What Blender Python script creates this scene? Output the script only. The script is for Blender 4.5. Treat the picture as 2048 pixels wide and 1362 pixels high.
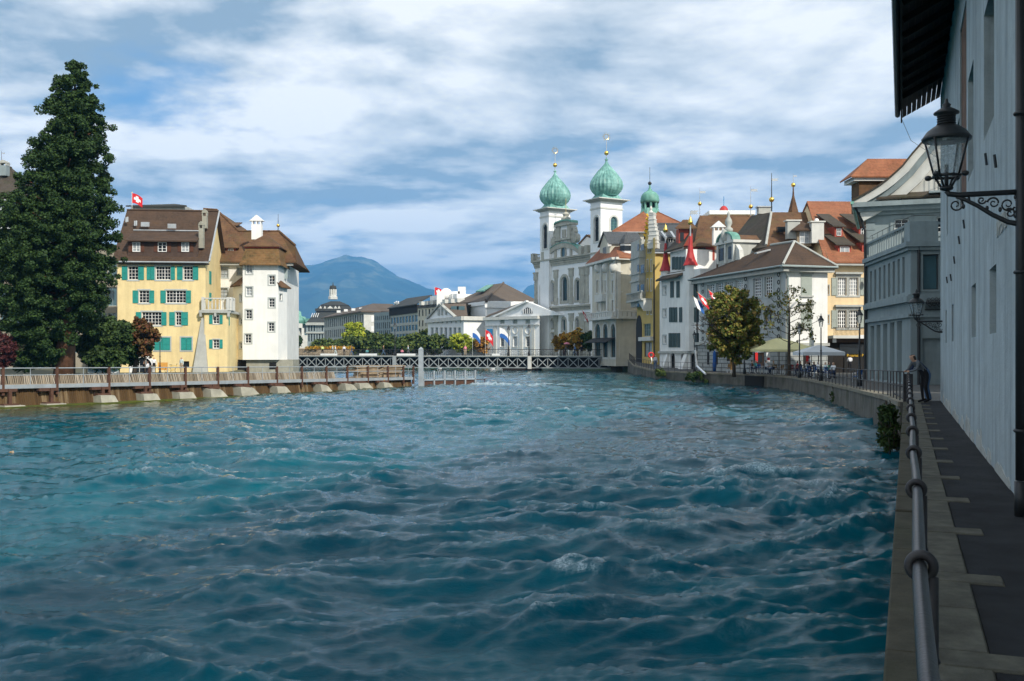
import bpy, math, random
import numpy as np
from mathutils import Vector, Matrix
for o in list(bpy.data.objects): bpy.data.objects.remove(o)
sc = bpy.context.scene
col = sc.collection
R = math.radians
random.seed(7)
# ---------------------------------------------------------------- camera
F, HZ, EYE = 2000.0, 703.0, 3.4          # focal length and horizon row in photo pixels, eye height over the water
cam = bpy.data.cameras.new('camera'); camo = bpy.data.objects.new('camera', cam); col.objects.link(camo)
cam.sensor_width = 36; cam.lens = 36*F/2048; cam.shift_y = (HZ-681)/2048
cam.clip_start = 0.05; cam.clip_end = 60000
camo.location = (0, 0, EYE); camo.rotation_euler = (R(90), 0, 0)
sc.camera = camo
# ---------------------------------------------------------------- sky and sun
SUN_AZ, SUN_EL = 145.0, 38.0             # clockwise from +Y (view direction): behind the right shoulder
sx, sy = math.sin(R(SUN_AZ)), math.cos(R(SUN_AZ))
w = bpy.data.worlds.new('World'); sc.world = w; w.use_nodes = True
nt = w.node_tree; nt.nodes.clear()
def N(t, **k):
    n = nt.nodes.new(t)
    for a, b in k.items(): setattr(n, a, b)
    return n
def L(a, b): nt.links.new(a, b)
def MATH(op, a, b=None, clamp=False):
    n = N('ShaderNodeMath', operation=op); n.use_clamp = clamp
    for i, x in enumerate((a, b)):
        if x is None: continue
        if isinstance(x, (int, float)): n.inputs[i].default_value = x
        else: L(x, n.inputs[i])
    return n.outputs[0]
def MIXC(f, a, b):
    n = N('ShaderNodeMix', data_type='RGBA')
    for s, x in ((n.inputs[0], f), (n.inputs[6], a), (n.inputs[7], b)):
        if isinstance(x, (int, float)): s.default_value = x
        elif isinstance(x, tuple): s.default_value = x if len(x) == 4 else (*x, 1)
        else: L(x, s)
    return n.outputs[2]
def RAMP(x, stops, interp='LINEAR'):
    n = N('ShaderNodeValToRGB'); n.color_ramp.interpolation = interp
    cr = n.color_ramp
    while len(cr.elements) < len(stops): cr.elements.new(.5)
    for e, (p, c) in zip(cr.elements, stops):
        e.position = p; e.color = (c, c, c, 1) if isinstance(c, (int, float)) else (*c, 1)
    L(x, n.inputs[0]); return n.outputs[0]
sky = N('ShaderNodeTexSky', sky_type='NISHITA'); sky.sun_disc = False
sky.sun_elevation = R(SUN_EL); sky.sun_rotation = R(SUN_AZ); sky.air_density = 1.0; sky.dust_density = 0.4; sky.ozone_density = 2.0
tc = N('ShaderNodeTexCoord')
sep = N('ShaderNodeSeparateXYZ'); L(tc.outputs['Generated'], sep.inputs[0])
zz = MATH('ADD', MATH('MAXIMUM', sep.outputs[2], 0.0), 0.13)
cmb = N('ShaderNodeCombineXYZ'); L(MATH('MULTIPLY', MATH('DIVIDE', sep.outputs[0], zz), -1.0), cmb.inputs[0]); L(MATH('DIVIDE', sep.outputs[1], zz), cmb.inputs[1])
def cloud(off, scale, detail, rough, dist=0.0):
    m = N('ShaderNodeMapping'); m.inputs['Location'].default_value = off; L(cmb.outputs[0], m.inputs[0])
    n = N('ShaderNodeTexNoise'); n.inputs['Scale'].default_value = scale; n.inputs['Detail'].default_value = detail
    n.inputs['Roughness'].default_value = rough; n.inputs['Distortion'].default_value = dist
    L(m.outputs[0], n.inputs['Vector']); return n.outputs[0]
CX, CY = 7.3, -2.2
big = cloud((CX, CY, 0), .55, 2, .5)
det = cloud((CX, CY, 3), 1.05, 9, .54, .15)
det2 = cloud((CX+.08, CY-.16, 3), 1.05, 8, .54, .15)     # the same field a little towards the sun: bright where the lit side is open
cov = MATH('ADD', MATH('MULTIPLY', big, .5), MATH('MULTIPLY', det, .5))
alpha = RAMP(cov, [(.385, 0.0), (.455, 1.0)], 'EASE')
lit = MATH('ADD', MATH('MULTIPLY', MATH('SUBTRACT', det, det2), 4.6), .50, True)
thick = RAMP(cov, [(.50, 1.0), (.72, .45)])
shade = MATH('MULTIPLY', lit, thick)
ccol = MIXC(RAMP(shade, [(.08, 0.0), (.78, 1.0)]), (4.1, 5.3, 6.3), (13.4, 13.4, 13.0))
hor = MATH('ADD', 1.0, MATH('MULTIPLY', MATH('POWER', MATH('SUBTRACT', 1.0, MATH('MAXIMUM', sep.outputs[2], 0.0)), 7.0), .60))    # clouds pile up brighter towards the horizon, all round
vs = N('ShaderNodeVectorMath', operation='SCALE'); L(ccol, vs.inputs[0]); L(hor, vs.inputs['Scale']); ccol = vs.outputs[0]
skycol = MIXC(alpha, MIXC(.45, sky.outputs[0], (2.6, 6.4, 12.0)), ccol)
bg = N('ShaderNodeBackground'); bg.inputs['Strength'].default_value = 0.092; L(skycol, bg.inputs[0])
wo = N('ShaderNodeOutputWorld'); L(bg.outputs[0], wo.inputs[0])
sun = bpy.data.lights.new('sun', 'SUN'); suno = bpy.data.objects.new('sun', sun); col.objects.link(suno)
sun.energy = 4.8; sun.angle = R(.6); sun.color = (1, .93, .82)
suno.rotation_euler = Vector((sx*math.cos(R(SUN_EL)), sy*math.cos(R(SUN_EL)), math.sin(R(SUN_EL)))).to_track_quat('Z', 'Y').to_euler()
suno.location = (30, -30, 60)
sc.view_settings.view_transform = 'Standard'; sc.view_settings.look = 'None'; sc.view_settings.exposure = 0.0; sc.view_settings.gamma = 1.0
sc.render.engine = 'CYCLES'
sc.cycles.max_bounces = 6; sc.cycles.volume_bounces = 0; sc.cycles.transparent_max_bounces = 6

# ---------------------------------------------------------------- helpers
def XY(px, Y): return ((px-1024)/F*Y, Y)
def P(px, py, Y): return Vector(((px-1024)/F*Y, Y, EYE+(HZ-py)/F*Y))
def crop(x0, y0, s): return lambda x, y: (x0+x/s, y0+y/s)
c2 = crop(200, 370, 3.405); c3 = crop(560, 500, 4.866); c4 = crop(820, 500, 4.863); c5 = crop(1040, 240, 5.2375)
c6 = crop(1040, 460, 4.54); c7 = crop(1280, 340, 4.267); c8 = crop(1280, 540, 4.267); cR = crop(1680, 320, 2.837)
ch = crop(1060, 470, 5.448); chh = crop(1170, 470, 4.865); cp = crop(1380, 500, 5.675); cg = crop(1700, 280, 5.674); ct = crop(770, 570, 12.8)
BASE = {}
def tag(o, label=None, cat=None, group=None, kind=None):
    if label: o['label'] = label
    if cat: o['category'] = cat
    if group: o['group'] = group
    if kind: o['kind'] = kind
    return o
def thing(name, loc, label, cat, group=None):
    o = bpy.data.objects.new(name, None); o.empty_display_size = .2; col.objects.link(o)
    o.location = loc; BASE[o.name] = Vector(loc)
    return tag(o, label, cat, group)
def ring2(p, d, r, seg, ph=0.0):
    d = d.normalized(); a = Vector((0, 0, 1)) if abs(d.z) < .95 else Vector((1, 0, 0))
    u = d.cross(a).normalized(); v = d.cross(u)
    return [p+(u*math.cos(t)+v*math.sin(t))*r for t in [ph+2*math.pi*i/seg for i in range(seg)]]
class MB:
    def __init__(s): s.v = []; s.f = []; s.m = []; s.mi = 0
    def add(s, vs, fs):
        o = len(s.v); s.v += [Vector(v) for v in vs]
        for f in fs: s.f.append([i+o for i in f]); s.m.append(s.mi)
        return s
    def hexa(s, p): return s.add(p, [(0,3,2,1),(4,5,6,7),(0,1,5,4),(1,2,6,5),(2,3,7,6),(3,0,4,7)])
    def box(s, x0, x1, y0, y1, z0, z1): return s.hexa([(x0,y0,z0),(x1,y0,z0),(x1,y1,z0),(x0,y1,z0),(x0,y0,z1),(x1,y0,z1),(x1,y1,z1),(x0,y1,z1)])
    def fbox(s, f, u0, u1, z0, z1, n0, n1):
        q = [f.pt(u0,z0,n1), f.pt(u1,z0,n1), f.pt(u1,z0,n0), f.pt(u0,z0,n0)]
        return s.hexa(q+[p+Vector((0,0,z1-z0)) for p in q])
    def bar(s, a, b, w, h=None):
        a, b = Vector(a), Vector(b); d = (b-a).normalized(); h = h or w
        up = Vector((0,0,1)) if abs(d.z) < .95 else Vector((0,1,0))
        x = d.cross(up).normalized()*w/2; y = x.cross(d).normalized()*h/2
        return s.hexa([a-x-y, a+x-y, a+x+y, a-x+y, b-x-y, b+x-y, b+x+y, b-x+y])
    def prism(s, poly, vec):
        n = len(poly); vec = Vector(vec); a = [Vector(p) for p in poly]
        return s.add(a+[p+vec for p in a], [tuple(range(n))[::-1], tuple(range(n, 2*n))]+[(i,(i+1)%n,(i+1)%n+n,i+n) for i in range(n)])
    def fprism(s, f, uz, n0, n1): return s.prism([f.pt(u, z, n0) for u, z in uz], f.n3*(n1-n0))
    def tube(s, pts, r, seg=6, cap=True):
        pts = [Vector(p) for p in pts]; rs = r if isinstance(r, (list, tuple)) else [r]*len(pts); n = len(pts); vs = []
        for i, p in enumerate(pts):
            d = pts[min(i+1, n-1)]-pts[max(i-1, 0)]
            vs += ring2(p, d, rs[i], seg)
        fs = [(i*seg+j, i*seg+(j+1)%seg, (i+1)*seg+(j+1)%seg, (i+1)*seg+j) for i in range(n-1) for j in range(seg)]
        if cap: fs += [tuple(range(seg))[::-1], tuple(range((n-1)*seg, n*seg))]
        return s.add(vs, fs)
    def lathe(s, c, prof, seg=16, ph=0.0, rib=None):
        c = Vector(c); vs = []
        for r, z in prof:
            for j in range(seg):
                t = ph+2*math.pi*j/seg; rr = r*(1+(rib*(j % 2) if rib else 0))
                vs.append(c+Vector((math.cos(t)*rr, math.sin(t)*rr, z)))
        n = len(prof)
        fs = [(i*seg+j, i*seg+(j+1)%seg, (i+1)*seg+(j+1)%seg, (i+1)*seg+j) for i in range(n-1) for j in range(seg)]
        fs += [tuple(range(seg))[::-1], tuple(range((n-1)*seg, n*seg))]
        return s.add(vs, fs)
    def torus(s, c, axis, Rr, r, seg=20, ss=8):
        c = Vector(c); axis = Vector(axis).normalized(); cs = ring2(c, axis, Rr, seg); vs = []
        for p in cs:
            e = (p-c).normalized()
            vs += [p+(e*math.cos(t)+axis*math.sin(t))*r for t in [2*math.pi*k/ss for k in range(ss)]]
        return s.add(vs, [(i*ss+k, i*ss+(k+1)%ss, ((i+1)%seg)*ss+(k+1)%ss, ((i+1)%seg)*ss+k) for i in range(seg) for k in range(ss)])
    def ball(s, c, r, seg=12, rings=8, sq=(1,1,1)):
        c = Vector(c); prof = [(max(.001, math.sin(math.pi*i/rings)), -math.cos(math.pi*i/rings)) for i in range(rings+1)]
        vs = [c+Vector((math.cos(2*math.pi*j/seg)*a*r*sq[0], math.sin(2*math.pi*j/seg)*a*r*sq[1], b*r*sq[2])) for a, b in prof for j in range(seg)]
        return s.add(vs, [(i*seg+j, i*seg+(j+1)%seg, (i+1)*seg+(j+1)%seg, (i+1)*seg+j) for i in range(rings) for j in range(seg)])
    def build(s, name, mat, parent=None, smooth=False, origin=None):
        me = bpy.data.meshes.new(name)
        if parent is not None: og = BASE[parent.name]
        elif origin is not None: og = Vector(origin)
        else:
            xs = [v.x for v in s.v]; ys = [v.y for v in s.v]; og = Vector(((min(xs)+max(xs))/2, (min(ys)+max(ys))/2, min(v.z for v in s.v)))
        me.from_pydata([tuple(v-og) for v in s.v], [], s.f)
        for m in (mat if isinstance(mat, (list, tuple)) else [mat]): me.materials.append(MAT[m])
        if s.mi or any(s.m): me.polygons.foreach_set('material_index', s.m)
        if smooth: me.polygons.foreach_set('use_smooth', [True]*len(me.polygons))
        me.update()
        o = bpy.data.objects.new(name, me); col.objects.link(o); BASE[o.name] = og
        if parent is not None: o.parent = parent
        else: o.location = og
        return o
class Face:
    """vertical plane through a ground point along a direction; u along it, z up, n out of it"""
    def __init__(s, a, d, flip=None):
        s.a = Vector(a).to_2d(); s.d = Vector(d).to_2d().normalized()
        n = Vector((s.d.y, -s.d.x))
        if flip is None: flip = n.dot(-s.a) < 0
        if flip: n = -n
        s.n = n; s.n3 = Vector((n.x, n.y, 0)); s.d3 = Vector((s.d.x, s.d.y, 0))
    @staticmethod
    def two(a, b): return Face(a, Vector(b)-Vector(a))
    def uz(s, px, py):
        k = (px-1024)/F
        u = (k*s.a.y-s.a.x)/(s.d.x-k*s.d.y)
        return u, EYE+(HZ-py)/F*(s.a.y+u*s.d.y)
    def u(s, px): return s.uz(px, 700)[0]
    def rect(s, x0, y0, x1, y1):
        xc = (x0+x1)/2
        return s.u(x0), s.u(x1), s.uz(xc, y1)[1], s.uz(xc, y0)[1]
    def crect(s, c, x0, y0, x1, y1): return s.rect(*c(x0, y0), *c(x1, y1))
    def pt(s, u, z, n=0.0):
        q = s.a+s.d*u+s.n*n; return Vector((q.x, q.y, z))
    def off(s, n): return Face(s.a+s.n*n, s.d, Vector((s.d.y, -s.d.x)).dot(s.n) < 0)
    def turn(s, u, right=True):
        """the face that leaves this one at u and runs straight back"""
        f = Face(s.a+s.d*u, -s.n, False); f.n = s.d if right else -s.d; f.n3 = Vector((f.n.x, f.n.y, 0)); return f

# ---------------------------------------------------------------- materials
MAT = {}
def mat(name, c, rough=.8, var=.12, scale=1.2, bump=.0, bscale=25., metal=0., streak=0., spec=.3, course=0., courseh=.3, blotch=0., blotchc=(.1,.1,.08), col2=None, isl=None, brick=None):
    global nt
    m = bpy.data.materials.new(name); m.use_nodes = True; nt = m.node_tree; MAT[name] = m
    b = nt.nodes['Principled BSDF']; b.inputs['Roughness'].default_value = rough; b.inputs['Metallic'].default_value = metal
    b.inputs['Specular IOR Level'].default_value = spec
    t = N('ShaderNodeTexCoord').outputs['Object']
    def noise(sc_, det=5, rg=.6, mapping=None):
        v = t
        if mapping:
            mp = N('ShaderNodeMapping'); mp.inputs['Scale'].default_value = mapping; L(t, mp.inputs[0]); v = mp.outputs[0]
        n = N('ShaderNodeTexNoise'); n.inputs['Scale'].default_value = sc_; n.inputs['Detail'].default_value = det; n.inputs['Roughness'].default_value = rg
        L(v, n.inputs['Vector']); return n.outputs[0]
    lo = tuple(max(0, x*(1-var)) for x in c); hi = tuple(min(1, x*(1+var)) for x in (col2 or c))
    f = RAMP(noise(scale), [(.3, 0.), (.7, 1.)])
    cc = MIXC(f, lo, hi)
    if isl:
        g = N('ShaderNodeNewGeometry'); n = N('ShaderNodeValToRGB'); cr = n.color_ramp
        while len(cr.elements) < len(isl): cr.elements.new(.5)
        for e, (p, q) in zip(cr.elements, isl): e.position = p; e.color = (*q, 1)
        L(g.outputs['Random Per Island'], n.inputs[0])
        cc = MIXC(.25, n.outputs[0], cc)
    hgt = None
    if course:                       # rows of roof tiles: rows follow the height, columns a fine noise
        sp = N('ShaderNodeSeparateXYZ'); L(t, sp.inputs[0])
        fr = MATH('FRACT', MATH('DIVIDE', sp.outputs[2], courseh))
        cc = MIXC(MATH('MULTIPLY', RAMP(fr, [(.0, 1.), (.22, 0.)]), course), cc, tuple(x*.35 for x in c))
        tl = RAMP(noise(1., 2, .5, (5.5, 5.5, 1/courseh)), [(.35, 0.), (.65, 1.)])
        cc = MIXC(MATH('MULTIPLY', tl, .45), cc, tuple(min(1, x*1.7+.01) for x in c))
        hgt = fr
    if brick:                        # joints of ashlar: (width, height, joint colour)
        sp = N('ShaderNodeSeparateXYZ'); L(t, sp.inputs[0]); cb = N('ShaderNodeCombineXYZ')
        L(MATH('ADD', sp.outputs[0], sp.outputs[1]), cb.inputs[0]); L(sp.outputs[2], cb.inputs[1])
        bk = N('ShaderNodeTexBrick'); bk.inputs['Scale'].default_value = 1; bk.inputs['Brick Width'].default_value = brick[0]; bk.inputs['Row Height'].default_value = brick[1]
        bk.inputs['Mortar Size'].default_value = .03; L(cb.outputs[0], bk.inputs['Vector'])
        cc = MIXC(bk.outputs['Fac'], cc, brick[2])
    if streak:
        s2 = RAMP(noise(1., 6, .65, (2.2, 2.2, .16)), [(.42, 0.), (.75, 1.)])
        cc = MIXC(MATH('MULTIPLY', s2, streak), cc, tuple(x*.35 for x in c))
    if blotch:
        s3 = RAMP(noise(.55, 6, .7), [(.5, 0.), (.62, 1.)])
        cc = MIXC(MATH('MULTIPLY', s3, blotch), cc, blotchc)
    L(cc, b.inputs['Base Color'])
    if bump or hgt is not None:
        bp = N('ShaderNodeBump'); bp.inputs['Strength'].default_value = bump or .35; bp.inputs['Distance'].default_value = .03
        L(noise(bscale, 6, .65) if hgt is None else hgt, bp.inputs['Height']); L(bp.outputs[0], b.inputs['Normal'])
    return m
mat('plaster_white', (.78,.78,.75), .85, .08, .7, .15, 24, streak=.24, blotch=.10, blotchc=(.58,.57,.52))
mat('plaster_tower', (.82,.82,.79), .85, .06, .5, .15, 24, streak=.14, blotch=.08, blotchc=(.66,.66,.60))
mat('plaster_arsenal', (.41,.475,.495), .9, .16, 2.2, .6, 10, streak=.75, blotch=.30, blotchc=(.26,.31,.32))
mat('plaster_yellow', (.78,.63,.33), .85, .10, .7, .2, 24, streak=.28, blotch=.10, blotchc=(.62,.46,.22))
mat('plaster_ochre', (.58,.42,.14), .85, .1, .5, .12, 30, streak=.2)
mat('plaster_cream', (.78,.60,.36), .85, .09, .6, .15, 24, streak=.22, blotch=.08, blotchc=(.6,.45,.27))
mat('plaster_grey', (.25,.30,.31), .85, .1, .6, .15, 20, streak=.25)
mat('trim_terrace', (.25,.30,.31), .85, .12, 1.2, .2, 14, streak=.35)
mat('plaster_palace', (.42,.45,.45), .85, .1, 1.1, .15, 20, streak=.3)
mat('plaster_church', (.84,.85,.85), .85, .05, .6, .08, 20, streak=.12)
mat('stone_church', (.42,.41,.35), .88, .22, 1.0, .25, 12, streak=.4)
mat('stone_hotel', (.55,.52,.43), .85, .12, .8, .2, 12, streak=.25)
mat('stone_grey', (.42,.43,.40), .85, .12, 1.2, .2, 14, streak=.2)
mat('stone_pale', (.60,.60,.56), .85, .1, 1.2, .2, 14, streak=.15)
mat('stone_trim', (.44,.47,.46), .85, .1, 1.5, .1, 14)
mat('ashlar_grey', (.34,.36,.35), .85, .12, 1.2, .2, 14, brick=(1.15,.42,(.1,.11,.11)))
mat('panel_modern', (.30,.27,.21), .8, .12, .4, .05, 14, streak=.2)
mat('concrete', (.34,.33,.27), .9, .2, 2.0, .4, 9, streak=.3)
mat('wall_quay', (0.143,0.136,0.118), .92, .3, .8, .6, 6, streak=.75, blotch=.6, blotchc=(.05,.055,.03))
mat('coping', (0.225,0.203,0.158), .92, .25, 3.0, .6, 18, blotch=.35, blotchc=(.08,.09,.04))
mat('kerbstone', (.125,.12,.095), .9, .35, 5.0, .6, 40, blotch=.35, blotchc=(.06,.06,.045), streak=.3)
mat('kerb_outer', (.07,.064,.045), .92, .3, 4.0, .6, 30, blotch=.4, blotchc=(.04,.05,.02))
mat('asphalt', (.026,.028,.032), .9, .45, 2.0, .8, 140, blotch=.3, blotchc=(.04,.042,.045))
mat('paving', (0.091,0.091,0.087), .9, .2, 2.0, .3, 30)
mat('earth', (.10,.10,.07), .95, .3, .05)
mat('far_ground', (.08,.11,.06), .95, .3, .01)
mat('tile_brown', (0.050,0.031,0.020), .8, .25, .8, course=.6, courseh=.28, col2=(0.066,0.038,0.022))
mat('tile_rust', (0.095,0.045,0.023), .8, .45, .7, course=.55, courseh=.28, col2=(0.111,0.061,0.027), blotch=.45, blotchc=(.09,.075,.03))
mat('tile_red', (0.216,0.076,0.036), .8, .3, .8, course=.5, courseh=.28, col2=(0.232,0.096,0.048), blotch=.3, blotchc=(.14,.08,.04))
mat('tile_moss', (0.102,0.070,0.026), .85, .4, 1.5, course=.5, courseh=.28, col2=(0.166,0.083,0.032))
mat('tile_dark', (0.052,0.042,0.032), .85, .35, .8, course=.6, courseh=.28, blotch=.4, blotchc=(.05,.055,.02))
mat('slate', (.055,.06,.065), .6, .3, 2., course=.5, courseh=.3)
mat('roof_far', (0.098,0.075,0.056), .85, .2, .2, course=.3, courseh=.6)
mat('roof_far_dark', (0.042,0.045,0.042), .8, .2, .2)
mat('copper', (.10,.29,.235), .55, .22, .6, .1, 8, streak=.55, col2=(.19,.40,.32), spec=.4)
mat('copper_dome', (.105,.30,.27), .5, .2, .5, streak=.85, col2=(.27,.50,.45), spec=.4)
mat('gold', (.85,.55,.12), .28, .05, 1, metal=1.)
mat('red_paint', (.42,.035,.035), .5, .2, 1.5)
mat('red_wood', (.33,.06,.04), .7, .2, 2)
mat('shutter_green', (.02,.27,.235), .55, .12, 2)
mat('shutter_dark', (.05,.085,.085), .6, .15, 2)
mat('shutter_grey', (.33,.37,.33), .6, .1, 2)
mat('shutter_brown', (.10,.04,.022), .6, .2, 2)
mat('wood_brown', (.075,.048,.036), .75, .25, 2, .2, 20)
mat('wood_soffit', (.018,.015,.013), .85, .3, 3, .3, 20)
mat('wood_weather', (.36,.28,.19), .85, .35, 1.5, .3, 10, streak=.5)
mat('wood_door', (.16,.09,.06), .85, .45, 2.5, .3, 10, streak=.5)
mat('needle', (.34,.285,.21), .85, .2, 1., isl=[(0,(.12,.095,.07)),(.5,(.24,.20,.145)),(1,(.38,.34,.28))])
mat('needle_wet', (0.207,0.126,0.054), .6, .2, 1., isl=[(0,(.035,.019,.008)),(.5,(.11,.068,.030)),(1,(.27,.21,.13))], streak=.85)
mat('moss', (.07,.085,.012), .9, .4, 3., .6, 20)
mat('frame_white', (.80,.80,.78), .5, .03, 2)
mat('frame_grey', (.30,.36,.36), .55, .1, 2)
mat('frame_dark', (.05,.055,.055), .5, .1, 2)
mat('glass', (.015,.02,.025), .12, .3, .6, spec=.35)
mat('glass_curtain', (.33,.36,.38), .25, .3, 2.5, spec=.6)
mat('glass_teal', (.05,.11,.13), .1, .25, .4, spec=.6)
mat('iron', (.018,.02,.022), .45, .2, 3, .1, 60, spec=.5)
mat('iron_rail', (.05,.047,.05), .33, .35, 6., .12, 60, metal=.85, spec=.5)
mat('iron_ring', (.045,.042,.045), .5, .3, 5., .15, 60, metal=.3, spec=.5)
mat('steel_grey', (.33,.37,.40), .5, .15, 2, metal=.2)
mat('steel_bridge', (.30,.33,.34), .6, .15, .6)
mat('steel_dark', (.03,.03,.03), .7, .2, 1)
mat('rust', (.09,.045,.03), .8, .3, 3)
mat('zinc', (.45,.48,.50), .4, .15, 2, metal=.4)
mat('aluminium', (.62,.65,.68), .3, .1, 2, metal=.7)
mat('white_paint', (.82,.82,.80), .55, .03, 2)
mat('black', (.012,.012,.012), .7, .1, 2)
mat('bark', (.07,.055,.04), .9, .3, 5, .7, 20)
mat('bark_red', (.16,.075,.04), .9, .3, 4, .7, 20)
mat('flag_red', (.62,.02,.025), .7, .06, 2); mat('flag_white', (.82,.82,.84), .7, .03, 2); mat('flag_blue', (.03,.13,.42), .7, .06, 2)
mat('canvas_cream', (.88,.80,.42), .75, .05, 1); mat('canvas_white', (.66,.68,.70), .75, .05, 1)
mat('blue_cloth', (.02,.09,.30), .7, .1, 2); mat('wicker', (.42,.25,.10), .7, .2, 20); mat('wine_cloth', (.22,.02,.03), .7, .1, 2)
mat('sign_blue', (.03,.22,.45), .5, .05, 2); mat('sign_red', (.62,.03,.03), .5, .05, 2); mat('sign_white', (.75,.76,.76), .5, .05, 2); mat('sign_green', (.03,.30,.25), .5, .1, 2)
mat('letters_yellow', (.75,.45,.03), .5, .05, 2); mat('orange_board', (.70,.35,.08), .6, .1, 2)
mat('skin', (.55,.32,.22), .6, .06, 4); mat('hair_dark', (.03,.02,.015), .6, .1, 8); mat('hair_grey', (.42,.40,.38), .6, .1, 8); mat('hair_fair', (.30,.19,.08), .6, .1, 8)
for nme, c in dict(cloth_white=(.72,.73,.76), cloth_lime=(.62,.72,.25), cloth_pale=(.55,.66,.68), cloth_teal=(.10,.42,.45), cloth_pink=(.72,.25,.32), cloth_blue=(.12,.25,.50), cloth_navy=(.03,.045,.09), cloth_black=(.015,.015,.018), cloth_grey=(.12,.13,.14), cloth_jeans=(.08,.15,.27), cloth_brown=(.16,.10,.06), cloth_green=(.06,.22,.15), cloth_red=(.45,.04,.05), cloth_tan=(.45,.36,.26)).items(): mat(nme, c, .85, .1, 6)
G = lambda *a: [(i/(len(a)-1), c) for i, c in enumerate(a)]
mat('leaf_sequoia', (.03,.075,.02), .7, .3, .35, isl=G((.008,.022,.004),(.020,.048,.007),(.048,.086,.013)))
mat('leaf_chestnut', (.16,.15,.03), .7, .3, .7, isl=G((.04,.085,.012),(.11,.16,.022),(.20,.19,.035),(.25,.12,.03)))
mat('leaf_dark', (.03,.06,.015), .7, .3, .6, isl=G((.012,.028,.008),(.035,.07,.012),(.06,.10,.02)))
mat('leaf_autumn', (.10,.06,.02), .7, .3, .6, isl=G((.06,.06,.012),(.13,.06,.02),(.17,.045,.02)))
mat('leaf_red', (.07,.02,.02), .7, .3, .8, isl=G((.04,.012,.012),(.09,.02,.02)))
mat('leaf_hedge', (.06,.09,.02), .7, .3, .3, isl=G((.02,.045,.01),(.06,.10,.018),(.11,.13,.02)))
mat('leaf_yellow', (.30,.36,.03), .7, .3, .5, isl=G((.12,.20,.015),(.32,.38,.03),(.45,.42,.04)))
mat('leaf_orange', (.36,.17,.03), .7, .3, .5, isl=G((.16,.08,.015),(.36,.17,.03),(.45,.25,.04)))
mat('leaf_golden', (.40,.22,.02), .7, .3, .35, isl=G((.10,.12,.015),(.42,.26,.02),(.50,.20,.02)))
mat('duck', (.10,.075,.05), .7, .3, 8); mat('swan', (.85,.85,.85), .7, .03, 2)
# lantern glass
m = bpy.data.materials.new('lantern_glass'); m.use_nodes = True; nt = m.node_tree; MAT['lantern_glass'] = m
b = nt.nodes['Principled BSDF']; tr = N('ShaderNodeBsdfTransparent'); mx = N('ShaderNodeMixShader')
b.inputs['Base Color'].default_value = (.55,.62,.64,1); b.inputs['Roughness'].default_value = .08
nn = N('ShaderNodeTexNoise'); nn.inputs['Scale'].default_value = 9; L(RAMP(nn.outputs[0], [(.35, .12), (.75, .5)]), mx.inputs[0])
L(tr.outputs[0], mx.inputs[1]); L(b.outputs[0], mx.inputs[2]); L(mx.outputs[0], nt.nodes['Material Output'].inputs[0])
# ================================================================ the setting: terrain, water, banks, hills, air
def mesh_np(name, v, f, matname, kind=None, smooth=True, attr=None, parent=None, origin=(0,0,0)):
    me = bpy.data.meshes.new(name); k = f.shape[1]
    v = v-np.array(origin)
    me.vertices.add(len(v)); me.vertices.foreach_set('co', v.astype(np.float32).ravel())
    me.loops.add(f.size); me.loops.foreach_set('vertex_index', f.astype(np.int32).ravel())
    me.polygons.add(len(f)); me.polygons.foreach_set('loop_start', np.arange(0, f.size, k, dtype=np.int32))
    if smooth: me.polygons.foreach_set('use_smooth', np.ones(len(f), dtype=bool))
    if attr is not None:
        for an, av in attr.items():
            a = me.attributes.new(an, 'FLOAT', 'POINT'); a.data.foreach_set('value', av.astype(np.float32).ravel())
    me.update(calc_edges=True); me.validate()
    me.materials.append(MAT[matname])
    o = bpy.data.objects.new(name, me); col.objects.link(o); BASE[o.name] = Vector(origin)
    if parent is not None: o.parent = parent
    else: o.location = origin
    if kind: o['kind'] = kind
    return o
def pnoise(x, y, seed=0):
    xi = np.floor(x).astype(np.int64); yi = np.floor(y).astype(np.int64); xf = x-xi; yf = y-yi
    def g(ix, iy):
        h = (ix*374761393+iy*668265263+seed*1274126177) & 0xFFFFFFFF
        h = ((h ^ (h >> 13))*1274126177) & 0xFFFFFFFF; h = h ^ (h >> 16)
        a = (h & 0xFFFF)/65536.0*2*np.pi; return np.cos(a), np.sin(a)
    u = xf*xf*xf*(xf*(xf*6-15)+10); v = yf*yf*yf*(yf*(yf*6-15)+10)
    def d(ix, iy, dx, dy):
        a, b_ = g(ix, iy); return a*dx+b_*dy
    n00 = d(xi, yi, xf, yf); n10 = d(xi+1, yi, xf-1, yf); n01 = d(xi, yi+1, xf, yf-1); n11 = d(xi+1, yi+1, xf-1, yf-1)
    return (n00*(1-u)+n10*u)*(1-v)+(n01*(1-u)+n11*u)*v*1.0
def sstep(a, b_, x):
    t = np.clip((x-a)/(b_-a), 0, 1); return t*t*(3-2*t)
def grid_faces(nr, nc):
    i = np.arange(nr-1)[:, None]*nc+np.arange(nc-1)[None, :]
    return np.stack([i, i+1, i+1+nc, i+nc], -1).reshape(-1, 4)
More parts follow.
